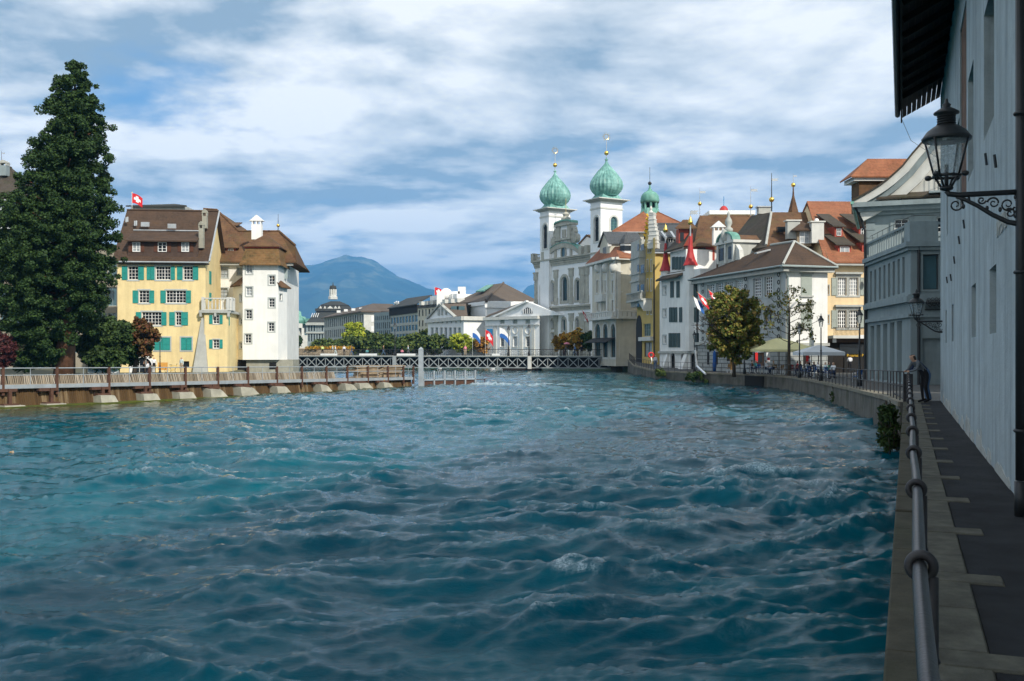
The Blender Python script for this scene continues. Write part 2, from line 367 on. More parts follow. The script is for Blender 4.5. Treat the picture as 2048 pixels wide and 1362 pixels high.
# ---- river water: one sheet with real waves
def water_level(y): return .35*sstep(84, 128, y)
NR, NC = 880, 760
yy = 1.2*(270/1.2)**np.linspace(0, 1, NR); rr = np.linspace(-1.15, .75, NC)
Yg = np.repeat(yy[:, None], NC, 1); Xg = rr[None, :]*(Yg+2.5)
def waves(X, Y):
    # flow runs from the bridge towards the camera, turning a little to the left; crests lie across it
    a = R(10); U = X*math.cos(a)+Y*math.sin(a); V = -X*math.sin(a)+Y*math.cos(a)
    wx = U+1.3*pnoise(U*.22, V*.22, 11); wy = V+1.1*pnoise(U*.24+5, V*.24+9, 12)+.35*pnoise(U*.8, V*.5, 14)
    rough = (.38+.62*sstep(-19, -7, X+.09*Y))*(.85+.75*pnoise(U*.09+3, V*.07, 13))
    rough = rough*(1-.45*sstep(60, 110, Y))*(1-.65*sstep(125, 150, Y))
    def ridge(n, k=2.1): return 1-k*np.abs(n)
    h1 = ridge(pnoise(wx*.20, wy*.42, 1))+.6*pnoise(wx*.33, wy*.62, 2)
    h1 = np.sign(h1)*np.abs(h1)**1.5
    h2 = ridge(pnoise(wx*.42+.2*wy, wy*.95, 3), 2.4)
    h3 = ridge(pnoise(wx*.85-.35*wy, wy*2.1, 4), 2.4)
    h4 = ridge(pnoise(wx*1.7+.9*wy, wy*4.6, 5), 2.2)
    h5 = ridge(pnoise(U*3.6-1.5*V, V*9.5, 6), 2.)
    fine = 1-sstep(30, 70, Y)
    act = np.clip(.35+.75*pnoise(U*.5+7, V*.45, 15)+.5*h1*.5, .12, 1.2)      # quiet slicks between broken patches
    h = rough*(.21*h1+.125*h2+.105*h3*(.5+act))+fine*(.3+act)*(.064*h4*(.4+rough*.6)+.024*h5)
    crest = rough*(.62*h1+.33*h2+.16*h3)
    return h, crest, rough
H, crest, rough = waves(Xg, Yg)
foamn = pnoise(Xg*2.3, Yg*3.4, 21)+.6*pnoise(Xg*6, Yg*9, 22)+.4*pnoise(Xg*14, Yg*18, 23)
foam = sstep(1.08, 1.42, crest+.42*foamn)*.8
# white water below the end of the weir and where the stream drops beside the café wall
def blob(cx, cy, rx, ry): return np.exp(-(((Xg-cx)/rx)**2+((Yg-cy)/ry)**2))
fall = 1.1*blob(-2.6, 95, 2.6, 2.2)+.95*blob(2.5, 94, 5., 2.2)+.7*blob(-7, 92.5, 2.2, 1.6)+.65*blob(17.6, 86, 3., 1.2)+.45*blob(14, 82, 4, 1.5)+.45*blob(8, 88, 5, 1.5)+.5*blob(21.5, 90, 1.5, .8)
fx = sstep(.35, .85, fall*(.75+.9*foamn))
foam = np.maximum(foam, fx*.95)
foam = np.clip(foam+.16*sstep(.5, 1.0, crest)*sstep(.0, .6, foamn), 0, 1)
H = H+.16*fall*(1+1.2*foamn)+.02*foam*foamn
Zg = H+water_level(Yg)
vv = np.stack([Xg, Yg, Zg], -1).reshape(-1, 3)
shallow = sstep(0, 1, np.exp(-((Xg+27-.47*(Yg-58))/5.)**2)*(1-sstep(88, 96, Yg)))
m = bpy.data.materials.new('river_water'); m.use_nodes = True; nt = m.node_tree; MAT['river_water'] = m
b = nt.nodes['Principled BSDF']
at = N('ShaderNodeAttribute'); at.attribute_name = 'foam'; sh = N('ShaderNodeAttribute'); sh.attribute_name = 'shallow'
t = N('ShaderNodeTexCoord').outputs['Object']
mp = N('ShaderNodeMapping'); mp.inputs['Scale'].default_value = (.6, 1.3, 1); mp.inputs['Rotation'].default_value = (0, 0, R(-10)); L(t, mp.inputs[0])
n1 = N('ShaderNodeTexNoise'); n1.inputs['Scale'].default_value = 8; n1.inputs['Detail'].default_value = 9; n1.inputs['Roughness'].default_value = .72; n1.inputs['Distortion'].default_value = .6; L(mp.outputs[0], n1.inputs['Vector'])
n2 = N('ShaderNodeTexNoise'); n2.inputs['Scale'].default_value = 1.1; n2.inputs['Detail'].default_value = 5; L(mp.outputs[0], n2.inputs['Vector'])
body = MIXC(RAMP(n2.outputs[0], [(.35, 0.), (.65, 1.)]), (.0001,.052,.078), (.0002,.080,.110))
body = MIXC(MATH('MULTIPLY', sh.outputs['Fac'], .8), body, (.055,.065,.015))
n3 = N('ShaderNodeTexNoise'); n3.inputs['Scale'].default_value = 24; n3.inputs['Detail'].default_value = 8; n3.inputs['Roughness'].default_value = .75; L(t, n3.inputs['Vector'])
ff = MATH('MULTIPLY', at.outputs['Fac'], RAMP(n3.outputs[0], [(.36, .0), (.66, 1.)]), True)
L(MIXC(ff, body, (.62,.72,.76)), b.inputs['Base Color'])
L(MATH('ADD', MATH('MULTIPLY', ff, .6), .03), b.inputs['Roughness']); b.inputs['IOR'].default_value = 1.33
b.inputs['Specular IOR Level'].default_value = .22; b.inputs['Specular Tint'].default_value = (.34,.80,1.,1); b.subsurface_method = 'BURLEY'; b.inputs['Subsurface Weight'].default_value = 1.0; b.inputs['Subsurface Radius'].default_value = (2.,5.,6.); b.inputs['Subsurface Scale'].default_value = 1.0
bp = N('ShaderNodeBump'); bp.inputs['Strength'].default_value = .50; bp.inputs['Distance'].default_value = .028; L(n1.outputs[0], bp.inputs['Height']); L(bp.outputs[0], b.inputs['Normal'])
river = mesh_np('river_water', vv, grid_faces(NR, NC), 'river_water', 'structure', attr=dict(foam=foam, shallow=shallow))
# ---- ground sheet and banks
g = MB(); g.box(-14000, 14000, -400, 13500, -3.2, -3.0); tag(g.build('ground', 'far_ground'), kind='structure')
def slab(name, pts, z0, matn):
    g = MB(); g.prism([(x, y, z0) for x, y, _ in pts], (0, 0, 0.001)); n = len(pts)
    g.v = [Vector((x, y, z0)) for x, y, _ in pts]+[Vector(p) for p in pts]
    return tag(g.build(name, matn), kind='structure')
LZ = 1.1
slab('left_bank', [(-400,50,LZ),(-62,70,LZ),(-47,97,LZ),(-35,101,LZ),(-29.5,104,LZ),(-30.5,116,LZ),(-37,160,2.2),(-52,236,2.2),(-400,236,2.2)], -2.9, 'earth')
slab('far_bank', [(-14000,236.5,2.2),(-50,236.5,2.2),(-4,222,2.2),(12.5,180,2.2),(17.6,152,2.2),(60,130,2.2),(14000,140,2.2),(14000,13400,2.2),(-14000,13400,2.2)], -2.9, 'far_ground')
# right bank: promenade along the river from the arsenal to the bridge
EDGE = [(13.0,33.5,1.72),(15.1,40.5,1.62),(18.7,55.5,1.42),(22.0,73.,1.32),(23.6,85.,1.28),(23.7,93.,1.26),(21.6,99.,1.25),(18.8,104.,1.24),(16.2,113.,1.24),(15.6,128.,1.6),(17.4,150.,2.2)]
g = MB(); n = len(EDGE)
vs = [Vector(p) for p in EDGE]+[Vector((p[0]+.55, p[1]-.2, p[2]-.012)) for p in EDGE]+[Vector((75, p[1]-15, p[2]-.012)) for p in EDGE]
vs = [v.copy() for v in vs]
g.add(vs, [(n+i, 2*n+i, 2*n+i+1, n+i+1) for i in range(n-1)])
prom = tag(g.build('promenade', 'paving'), kind='structure')
g = MB()
g.add([Vector(p)-Vector((0,0,.02)) for p in EDGE]+[Vector((p[0]-.12, p[1]-.05, -2.6)) for p in EDGE], [(i, i+1, n+i+1, n+i) for i in range(n-1)])
g.add([Vector((13.0,33.5,1.7)), Vector((12.8,33.4,-2.6)), Vector((16,33.0,-2.6)), Vector((16,33.0,1.7))], [(0,1,2,3)])
qw = tag(g.build('quay_wall', 'wall_quay'), kind='structure')
for i in range(n-1):                      # coping stones laid along the edge, each its own
    a, b_ = Vector(EDGE[i]), Vector(EDGE[i+1]); k = max(1, round((b_-a).length/2.2))
    for j in range(k):
        p = a.lerp(b_, (j+.008)/k); q = a.lerp(b_, (j+.992)/k); d = (q-p).normalized(); r_ = Vector((d.y, -d.x, 0))
        dz = random.uniform(-.008, .012)
        g = MB(); g.hexa([p-r_*.07+Vector((0,0,-.16)), q-r_*.07+Vector((0,0,-.16)), q+r_*.55+Vector((0,0,-.16)), p+r_*.55+Vector((0,0,-.16)), p-r_*.07+Vector((0,0,dz)), q-r_*.07+Vector((0,0,dz)), q+r_*.55+Vector((0,0,dz)), p+r_*.55+Vector((0,0,dz))])
        g.build('coping_stone', 'coping', qw)
# dark culvert mouth in the café wall
g = MB(); f = Face.two((23.75,92.5), (21.6,99.)); f = Face.two((22.9,95.3), (21.5,99.2))
u0, u1, z0, z1 = f.crect(c8, 905, 1010, 1060, 905)
z0, z1 = min(z0, z1)-.4, max(z0, z1)
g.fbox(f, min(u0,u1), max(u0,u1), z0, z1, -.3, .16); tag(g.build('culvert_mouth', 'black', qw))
# ---- near path beside the arsenal: rail line X = .05 + .395 Y
QD = Vector((.395, 1, 0)).normalized(); QR = Vector((QD.y, -QD.x, 0)); PZ = 1.75
def Q(s, t, z=PZ): return Vector((.05, 0, 0))+QD*s+QR*t+Vector((0,0,z))
S1 = 36.6
g = MB(); g.hexa([Q(-9,-.06,-2.7), Q(S1,-.06,-2.7), Q(S1,1.5,-2.7), Q(-9,1.5,-2.7), Q(-9,-.06,PZ-.16), Q(S1,-.06,PZ-.16), Q(S1,1.5,PZ-.16), Q(-9,1.5,PZ-.16)])
nq = tag(g.build('river_wall', 'wall_quay'), kind='structure')
g = MB(); g.hexa([Q(-9,.38,PZ-.155), Q(S1,.38,PZ-.155), Q(S1,3.2,PZ-.155), Q(-9,3.2,PZ-.155), Q(-9,.38,PZ-.012), Q(S1,.38,PZ-.012), Q(S1,3.2,PZ-.012), Q(-9,3.2,PZ-.012)])
path = tag(g.build('path', 'asphalt'), kind='structure')
g = MB(); g.hexa([Q(S1,-.05,1.2), Q(S1+9,-.6,1.2), Q(S1+9,14,1.2), Q(S1,14,1.2), Q(S1,-.05,1.735), Q(S1+9,-.6,1.66), Q(S1+9,14,1.66), Q(S1,14,1.735)])
tag(g.build('pavement', 'paving'), kind='structure')
PITCH = 2.105; S0 = 3.76
def stone(name, s0, s1, t0, t1, matn, par, dz=0., h=.14):
    g = MB(); zt = PZ+dz; e = .012; zb = PZ-.153
    lo = [Q(s0,t0,zb), Q(s1,t0,zb), Q(s1,t1,zb), Q(s0,t1,zb)]; mid = [Vector((p.x,p.y,zt-e)) for p in lo]
    top = [Q(s0+e,t0+e,zt), Q(s1-e,t0+e,zt), Q(s1-e,t1-e,zt), Q(s0+e,t1-e,zt)]
    fs = [(i,(i+1)%4,(i+1)%4+4,i+4) for i in range(4)]+[(i+4,(i+1)%4+4,(i+1)%4+8,i+8) for i in range(4)]+[(8,9,10,11)]
    g.add(lo+mid+top, fs); return g.build(name, matn, par)
k = -5
while S0+k*PITCH < S1-1:
    s = S0+k*PITCH
    stone('cross_stone', s-.15, s+.15, .062, .60, 'kerbstone', path, .004)
    a, c_ = s+.156, s+PITCH-.156; mid = a+(c_-a)*random.uniform(.42,.58)
    stone('kerb_stone', a, mid-.004, .062, .374, 'kerbstone', path, random.uniform(-.004,.003))
    stone('kerb_stone', mid+.004, c_, .062, .374, 'kerbstone', path, random.uniform(-.004,.003))
    x = s-.9+random.uniform(-.1,.1)
    for q in range(2):
        stone('coping_stone', x+q*PITCH/2+.004, x+(q+1)*PITCH/2-.004, -.16, .054, 'kerb_outer', nq, random.uniform(-.03,-.005))
    k += 1
# ---- hills
def hill(name, ridge, Yr, near, Xr, seed, dy, matn):
    px = np.array([p[0] for p in ridge], float); py = np.array([p[1] for p in ridge], float)
    xs = np.linspace(Xr[0], Xr[1], 260); ts = np.linspace(0, 1, 110)
    zr = EYE+(HZ-np.interp(1024+xs/Yr*F, px, py))/F*Yr
    X = np.repeat(xs[None, :], len(ts), 0); T = np.repeat(ts[:, None], len(xs), 1)
    Yv = near+(Yr-near)*T/.8; Tn = np.clip(T/.8, 0, 1)
    prof = np.where(T < .8, Tn**1.25, 1-((T-.8)/.2)**1.5*.7)
    nz = sum(pnoise(X/s_, Yv/s_, seed+i)*s_*.16 for i, s_ in enumerate((900, 420, 190, 90)))
    gul = -np.abs(pnoise(X/330+seed, Yv/1500, seed+9))*260*np.sin(np.pi*np.clip(Tn, 0, 1))
    Z = zr[None, :]*prof+(nz+gul)*np.clip(np.sin(np.pi*np.clip(T/.8, 0, 1)), 0, 1)+pnoise(X/240, Yv/240, seed+3)*34+pnoise(X/90, Yv/90, seed+4)*16-25*(1-np.clip(T*6, 0, 1))
    v = np.stack([X, Yv, Z], -1).reshape(-1, 3)
    return mesh_np(name, v, grid_faces(len(ts), len(xs)), matn, 'structure', origin=(0, near, 0))
m = mat('mountain', (.045,.075,.055), .95, .35, .003)
nt = m.node_tree; b = nt.nodes['Principled BSDF']; src = b.inputs['Base Color'].links[0].from_socket
t = N('ShaderNodeTexCoord').outputs['Object']; sp = N('ShaderNodeSeparateXYZ'); L(t, sp.inputs[0])
mp = N('ShaderNodeMapping'); mp.inputs['Scale'].default_value = (.0024,.0010,.0060); L(t, mp.inputs[0])
n1 = N('ShaderNodeTexNoise'); n1.inputs['Scale'].default_value = 1; n1.inputs['Detail'].default_value = 7; n1.inputs['Roughness'].default_value = .7; L(mp.outputs[0], n1.inputs['Vector'])
mask = MATH('MULTIPLY', RAMP(n1.outputs[0], [(.53, 0.), (.66, .8)]), RAMP(MATH('DIVIDE', sp.outputs[2], 1000.), [(.35, .08), (.75, .9)]))
L(MIXC(mask, src, (.30,.30,.17)), b.inputs['Base Color'])
hill('mountain', [(-900,640),(0,610),(300,575),(500,552),(575,541),(600,533),(633,530),(655,522),(690,513),(722,513),(745,519),(770,535),(800,552),(830,565),(866,579),(900,592),(960,612),(1100,650),(1500,680),(3000,690)], 10000, 5200, (-6500,3200), 31, 0, 'mountain')
hill('hill', [(0,695),(1000,640),(1040,592),(1054,574),(1066,569),(1090,560),(1200,566),(1400,590),(1700,620),(3000,640)], 11500, 8500, (-1500,8000), 47, 0, 'mountain')
# ================================================================ building kit
class Bld:
    def __init__(s, name, loc, label, cat='building', wall='plaster_white', frame='frame_white', trim='stone_trim', group=None):
        s.root = thing(name, loc, label, cat, group); s.W = []; s.wall = wall; s.frame = frame; s.trim = trim; s.extra = MB()
    def face(s, f, u0, u1, z0, z1, depth=.22):
        w_ = Wall(s, f, min(u0,u1), max(u0,u1), z0, z1, depth); s.W.append(w_); return w_
    def block(s, f, u0, u1, back, z0, z1, gable=None):
        """plain sides and back of a rectangular block whose front wall is made by face()"""
        a, b_ = f.pt(u0,0,0), f.pt(u1,0,0); c_, d_ = f.pt(u1,0,-back), f.pt(u0,0,-back)
        for p, q in ((b_,c_),(c_,d_),(d_,a)):
            s.extra.add([Vector((p.x,p.y,z0)), Vector((q.x,q.y,z0)), Vector((q.x,q.y,z1)), Vector((p.x,p.y,z1))], [(0,1,2,3)])
        if gable:
            for u in (u0, u1): s.extra.add([f.pt(u,z1,0), f.pt(u,z1,-back), f.pt(u,gable,-back/2)], [(0,1,2)])
        s.extra.add([f.pt(u0,z1-.02,0), f.pt(u1,z1-.02,0), f.pt(u1,z1-.02,-back), f.pt(u0,z1-.02,-back)], [(0,1,2,3)])
    def part(s, name, mb, matn, parent=None, smooth=False): return mb.build(name, matn, parent or s.root, smooth)
    def fb(s, name, f, u0, u1, z0, z1, n0, n1, matn, parent=None):
        return MB().fbox(f, min(u0,u1), max(u0,u1), z0, z1, n0, n1).build(name, matn, parent or s.root)
    def finish(s):
        mb = MB(); mb.v = s.extra.v; mb.f = s.extra.f; mb.m = s.extra.m
        for w_ in s.W: w_.emit(mb)
        return mb.build('wall', s.wall, s.root)
class Wall:
    def __init__(s, B, f, u0, u1, z0, z1, depth): s.B, s.f, s.u0, s.u1, s.z0, s.z1, s.depth, s.holes, s.arch = B, f, u0, u1, z0, z1, depth, [], []
    def emit(s, mb):
        f = s.f
        us = sorted({s.u0, s.u1, *[u for h in s.holes for u in h[:2]]}); zs = sorted({s.z0, s.z1, *[z for h in s.holes for z in h[2:]]})
        us = [u for u in us if s.u0-1e-6 <= u <= s.u1+1e-6]; zs = [z for z in zs if s.z0-1e-6 <= z <= s.z1+1e-6]
        for i in range(len(us)-1):
            run = None
            for j in range(len(zs)):
                inside = True
                if j < len(zs)-1:
                    uc, zc = (us[i]+us[i+1])/2, (zs[j]+zs[j+1])/2
                    inside = any(h[0] < uc < h[1] and h[2] < zc < h[3] for h in s.holes)
                if not inside and run is None: run = zs[j]
                if inside and run is not None:
                    if zs[j]-run > 1e-5: mb.add([f.pt(us[i],run), f.pt(us[i+1],run), f.pt(us[i+1],zs[j]), f.pt(us[i],zs[j])], [(0,1,2,3)])
                    run = None
        for a, b_, c_, d_ in s.holes:
            for p, q in (((a,c_),(b_,c_)),((b_,c_),(b_,d_)),((b_,d_),(a,d_)),((a,d_),(a,c_))):
                mb.add([f.pt(*p), f.pt(*q), f.pt(*q, -s.depth), f.pt(*p, -s.depth)], [(0,1,2,3)])
        for a, b_, c_, d_ in s.arch:                     # spandrels that round the top of an opening
            r = (b_-a)/2; zc = d_-r; um = (a+b_)/2; K = 6
            for sg in (-1, 1):
                pts = [(um+sg*r, d_)]+[(um+sg*r*math.cos(t), zc+r*math.sin(t)) for t in [i/K*math.pi/2 for i in range(K+1)]]
                mb.fprism(f, pts, -s.depth, -.002)
    def win(s, rect, nx=2, nz=3, fw=.06, bar=.035, sur=0., surp=.04, sill=0., arch=False, frame=None, pane='glass', surm=None, name='window', deep=None, sash=None, parent=None):
        a, b_, c_, d_ = rect; a, b_ = min(a,b_), max(a,b_); c_, d_ = min(c_,d_), max(c_,d_)
        f = s.f; B = s.B; s.holes.append((a,b_,c_,d_))
        if arch: s.arch.append((a,b_,c_,d_))
        dp = deep if deep is not None else s.depth*.7
        mb = MB(); n0, n1 = -dp-.04, -dp+.03
        mb.fbox(f,a,a+fw,c_,d_,n0,n1); mb.fbox(f,b_-fw,b_,c_,d_,n0,n1); mb.fbox(f,a+fw,b_-fw,c_,c_+fw,n0,n1); mb.fbox(f,a+fw,b_-fw,d_-fw,d_,n0,n1)
        for i in range(1, nx):
            u = a+(b_-a)*i/nx; w2 = bar/2*(1.8 if (sash and i % sash == 0) else 1); mb.fbox(f,u-w2,u+w2,c_+fw,d_-fw,n0+.005,n1-.004)
        for j in range(1, nz):
            z = c_+(d_-c_)*j/nz; mb.fbox(f,a+fw,b_-fw,z-bar/2,z+bar/2,n0+.008,n1-.008)
        if pane == 'glass' and random.random() < .22: pane = 'glass_curtain'
        wn = mb.build(name, frame or B.frame, parent or B.root)
        MB().fbox(f,a+fw*.5,b_-fw*.5,c_+fw*.5,d_-fw*.5,n0-.04,n0-.006).build('pane', pane, wn)
        if sur:
            mb = MB(); z0 = c_-(sur if not sill else 0)
            if not arch:
                mb.fbox(f,a-sur,a,z0,d_+sur,-.02,surp); mb.fbox(f,b_,b_+sur,z0,d_+sur,-.02,surp); mb.fbox(f,a,b_,d_,d_+sur,-.02,surp*.97)
                if not sill: mb.fbox(f,a,b_,c_-sur,c_,-.02,surp*.97)
            else:
                r = (b_-a)/2; zc = d_-r; um = (a+b_)/2; K = 10
                mb.fbox(f,a-sur,a,z0,zc,-.02,surp); mb.fbox(f,b_,b_+sur,z0,zc,-.02,surp)
                ts = [math.pi*i/K for i in range(K+1)]
                for t0, t1 in zip(ts, ts[1:]):
                    mb.fprism(f,[(um+r*math.cos(t0),zc+r*math.sin(t0)),(um+(r+sur)*math.cos(t0),zc+(r+sur)*math.sin(t0)),(um+(r+sur)*math.cos(t1),zc+(r+sur)*math.sin(t1)),(um+r*math.cos(t1),zc+r*math.sin(t1))],-.02,surp)
                if not sill: mb.fbox(f,a,b_,c_-sur,c_,-.02,surp*.97)
            mb.build('surround', surm or B.trim, wn)
        if sill: MB().fbox(f,a-sur-.08,b_+sur+.08,c_-sill,c_-.002,-.03,.14).build('sill', surm or B.trim, wn)
        return wn
    def cwin(s, c, x0, y0, x1, y1, **k): return s.win(s.f.crect(c, x0, y0, x1, y1), **k)
    def shutter(s, rect, matn='shutter_green', n=.03, slats=True):
        a, b_, c_, d_ = rect; a, b_ = min(a,b_), max(a,b_); f = s.f; mb = MB(); t = .06
        mb.fbox(f,a,a+t,c_,d_,n,n+.05); mb.fbox(f,b_-t,b_,c_,d_,n,n+.05)
        for z in (c_, (c_+d_)/2-t/2, d_-t): mb.fbox(f,a+t,b_-t,z,z+t,n+.003,n+.047)
        if slats:
            k = max(6, int((d_-c_)/.11))
            for i in range(k):
                z = c_+(d_-c_)*(i+.5)/k
                mb.add([f.pt(a+t,z-.045,n+.04), f.pt(b_-t,z-.045,n+.04), f.pt(b_-t,z+.045,n+.012), f.pt(a+t,z+.045,n+.012)], [(0,1,2,3)])
            mb.fbox(f,a+t*.5,b_-t*.5,c_+.02,d_-.02,n+.002,n+.009)
        else: mb.fbox(f,a+t*.5,b_-t*.5,c_+.02,d_-.02,n+.004,n+.03)
        return mb.build('shutter', matn, s.B.root)
    def cshut(s, c, x0, y0, x1, y1, matn='shutter_green', **k): return s.shutter(s.f.crect(c, x0, y0, x1, y1), matn, **k)
def slabpoly(mb, pts, th=.16): return mb.prism([Vector(p) for p in pts], (0, 0, -th))
def hip(B, f, u0, u1, back, ze, zr, over=.5, hl=0., hr=0., frac=.5, th=.18, matn='tile_brown', name='roof', ride=0., parent=None, gutter=True, flare=0.):
    """gable or hipped roof over a block: front slope, back slope and hips as slabs"""
    mb = MB(); nr = -back*frac; e = over
    A, Bq, C, D = f.pt(u0-e,ze,e), f.pt(u1+e,ze,e), f.pt(u1+e,ze,-back-e), f.pt(u0-e,ze,-back-e)
    r0 = f.pt(u0+hl if hl else u0-e, zr, nr); r1 = f.pt(u1-hr if hr else u1+e, zr, nr)
    if flare:                           # the foot of the slope kicks out
        def mid(p, q, k=.22): m_ = p.lerp(q, k); m_.z = p.z+(q.z-p.z)*k*flare; return m_
        m0, m1, m2, m3 = mid(A,r0), mid(Bq,r1), mid(C,r1), mid(D,r0)
        polys = [(A,Bq,m1,m0),(m0,m1,r1,r0),(C,D,m3,m2),(m2,m3,r0,r1)]
        if hl: polys += [(D,A,m0,m3),(m3,m0,r0)]
        if hr: polys += [(Bq,C,m2,m1),(m1,m2,r1)]
    else:
        polys = [(A,Bq,r1,r0),(C,D,r0,r1)]
        if hl: polys.append((D,A,r0))
        if hr: polys.append((Bq,C,r1))
    for p in polys: slabpoly(mb, p, th)
    ro = mb.build(name, matn, parent or B.root)
    if parent is None:
        rg = MB(); rg.tube([r0+Vector((0,0,.02)), r1+Vector((0,0,.02))], .13, 6)
        if hl: rg.tube([A+Vector((0,0,.05)), r0], .11, 6)
        if hr: rg.tube([Bq+Vector((0,0,.05)), r1], .11, 6)
        rg.build('ridge_tiles', matn, ro)
        if gutter: MB().tube([A-Vector((0,0,th*.6))+f.n3*.06, Bq-Vector((0,0,th*.6))+f.n3*.06], .09, 6).build('gutter', 'zinc', ro)
    return ro
def dormer(B, f, rect, nfront, depth, wallm, roofm, kind='gable', rise=.7, over=.25, nx=2, nz=2, frame='frame_white', win=None, pane='glass', side=None, roofh=.12):
    """f is the building front; rect the dormer front in u,z on the plane nfront"""
    a, b_, c_, d_ = rect; a, b_ = min(a,b_), max(a,b_)
    g = f.off(nfront); mb = MB(); mb.fbox(g, a, b_, c_, d_, -depth, 0)
    dm = mb.build('dormer', wallm, B.root)
    wa, wb, wc, wd = win or (a+(b_-a)*.18, b_-(b_-a)*.18, c_+(d_-c_)*.15, d_-(d_-c_)*.1)
    mb = MB(); t = .05
    mb.fbox(g,wa,wa+t,wc,wd,.003,.07); mb.fbox(g,wb-t,wb,wc,wd,.003,.07); mb.fbox(g,wa+t,wb-t,wc,wc+t,.003,.07); mb.fbox(g,wa+t,wb-t,wd-t,wd,.003,.07)
    for i in range(1, nx): u = wa+(wb-wa)*i/nx; mb.fbox(g,u-.025,u+.025,wc+t,wd-t,.003,.06)
    for j in range(1, nz): z = wc+(wd-wc)*j/nz; mb.fbox(g,wa+t,wb-t,z-.02,z+.02,.003,.055)
    mb.build('window', frame, dm); MB().fbox(g,wa+.02,wb-.02,wc+.02,wd-.02,.001,.03).build('pane', pane, dm)
    mb = MB(); e = over; um = (a+b_)/2
    if kind == 'gable':
        for q in ((a-e),(b_+e)): slabpoly(mb, [g.pt(q,d_-.05,e), g.pt(um,d_+rise,e), g.pt(um,d_+rise,-depth), g.pt(q,d_-.05,-depth)], roofh)
        MB().fprism(g, [(a,d_),(b_,d_),(um,d_+rise-.1)], -.12, 0).build('dormer_gable', wallm, dm)
    elif kind == 'hip':
        r0 = g.pt(um,d_+rise,-.6); r1 = g.pt(um,d_+rise,-depth)
        slabpoly(mb, [g.pt(a-e,d_,e), g.pt(b_+e,d_,e), r0], roofh); slabpoly(mb, [g.pt(a-e,d_,e), r0, r1, g.pt(a-e,d_,-depth)], roofh); slabpoly(mb, [g.pt(b_+e,d_,e), g.pt(b_+e,d_,-depth), r1, r0], roofh)
    else: slabpoly(mb, [g.pt(a-e,d_,e), g.pt(b_+e,d_,e), g.pt(b_+e,d_+rise,-depth), g.pt(a-e,d_+rise,-depth)], roofh)
    mb.build('dormer_roof', roofm, dm)
    return dm
def chimney(B, base, top, w, matn, d=None, cap='slab', capm='zinc'):
    """base, top: centre points; w across"""
    d = d or w; mb = MB(); x, y = base.x, base.y
    mb.box(x-w/2, x+w/2, y-d/2, y+d/2, base.z, top.z)
    c_ = mb.build('chimney', matn, B.root); mb = MB()
    if cap == 'slab': mb.box(x-w*.62, x+w*.62, y-d*.62, y+d*.62, top.z+.002, top.z+.14)
    elif cap == 'arch':
        mb.box(x-w*.55,x-w*.35,y-d/2,y+d/2,top.z+.002,top.z+.35); mb.box(x+w*.35,x+w*.55,y-d/2,y+d/2,top.z+.002,top.z+.35)
        mb.prism([(x-w*.6,y-d*.55,top.z+.35),(x+w*.6,y-d*.55,top.z+.35),(x+w*.45,y-d*.55,top.z+.6),(x,y-d*.55,top.z+.78),(x-w*.45,y-d*.55,top.z+.6)],(0,d*1.1,0))
    elif cap == 'gable':
        for i in (-1, 0, 1): mb.box(x+i*w*.42-.06, x+i*w*.42+.06, y-d/2, y+d/2, top.z+.002, top.z+.4)
        mb.prism([(x-w*.72,y-d*.6,top.z+.4),(x+w*.72,y-d*.6,top.z+.4),(x,y-d*.6,top.z+.4+w*.62)],(0,d*1.2,0))
    mb.build('chimney_cap', capm, c_); return c_
def finial(B, p, h, r=.05, matn='iron', ball=.22, ballm='gold', ballat=.35, vane=None):
    mb = MB(); mb.tube([p, p+Vector((0,0,h))], [r, r*.4], 6); o = mb.build('finial', matn, B.root)
    if ball: MB().ball(p+Vector((0,0,h*ballat)), ball).build('finial_ball', ballm, o, True)
    if vane:
        z = p.z+h*.8; q = Vector((p.x, p.y, z)); v = MB()
        v.prism([q+Vector((.05,0,0)), q+Vector((vane,0,.0)), q+Vector((vane*.78,0,vane*.17)), q+Vector((vane,0,vane*.34)), q+Vector((.05,0,vane*.34))], (0,.03,0)); v.build('weather_vane', 'zinc', o)
    return o
def baluster_row(B, a, b_, z0, z1, step, matn, name='balustrade', r=.08, parent=None, rail=.14):
    a, b_ = Vector(a), Vector(b_); n = max(2, int((b_-a).length/step)); mb = MB()
    ln = (b_-a); h = z1-z0
    mb.bar(Vector((a.x,a.y,z1-.06)), Vector((b_.x,b_.y,z1-.06)), .26, .12)
    rl = mb.build(name, matn, parent or B.root)
    MB().bar(Vector((a.x,a.y,z0+.05)), Vector((b_.x,b_.y,z0+.05)), .26, .1).build('bottom_rail', matn, rl if not parent else parent)
    for i in range(n):
        p = a+ln*((i+.5)/n); p.z = 0; m2 = MB()
        m2.lathe(p, [(r*.7,z0+.1),(r*.7,z0+.16),(r*1.15,z0+h*.36),(r*.55,z0+h*.68),(r*.75,z1-.12)], 6); m2.build('baluster', matn, rl if not parent else parent, True)
    return rl
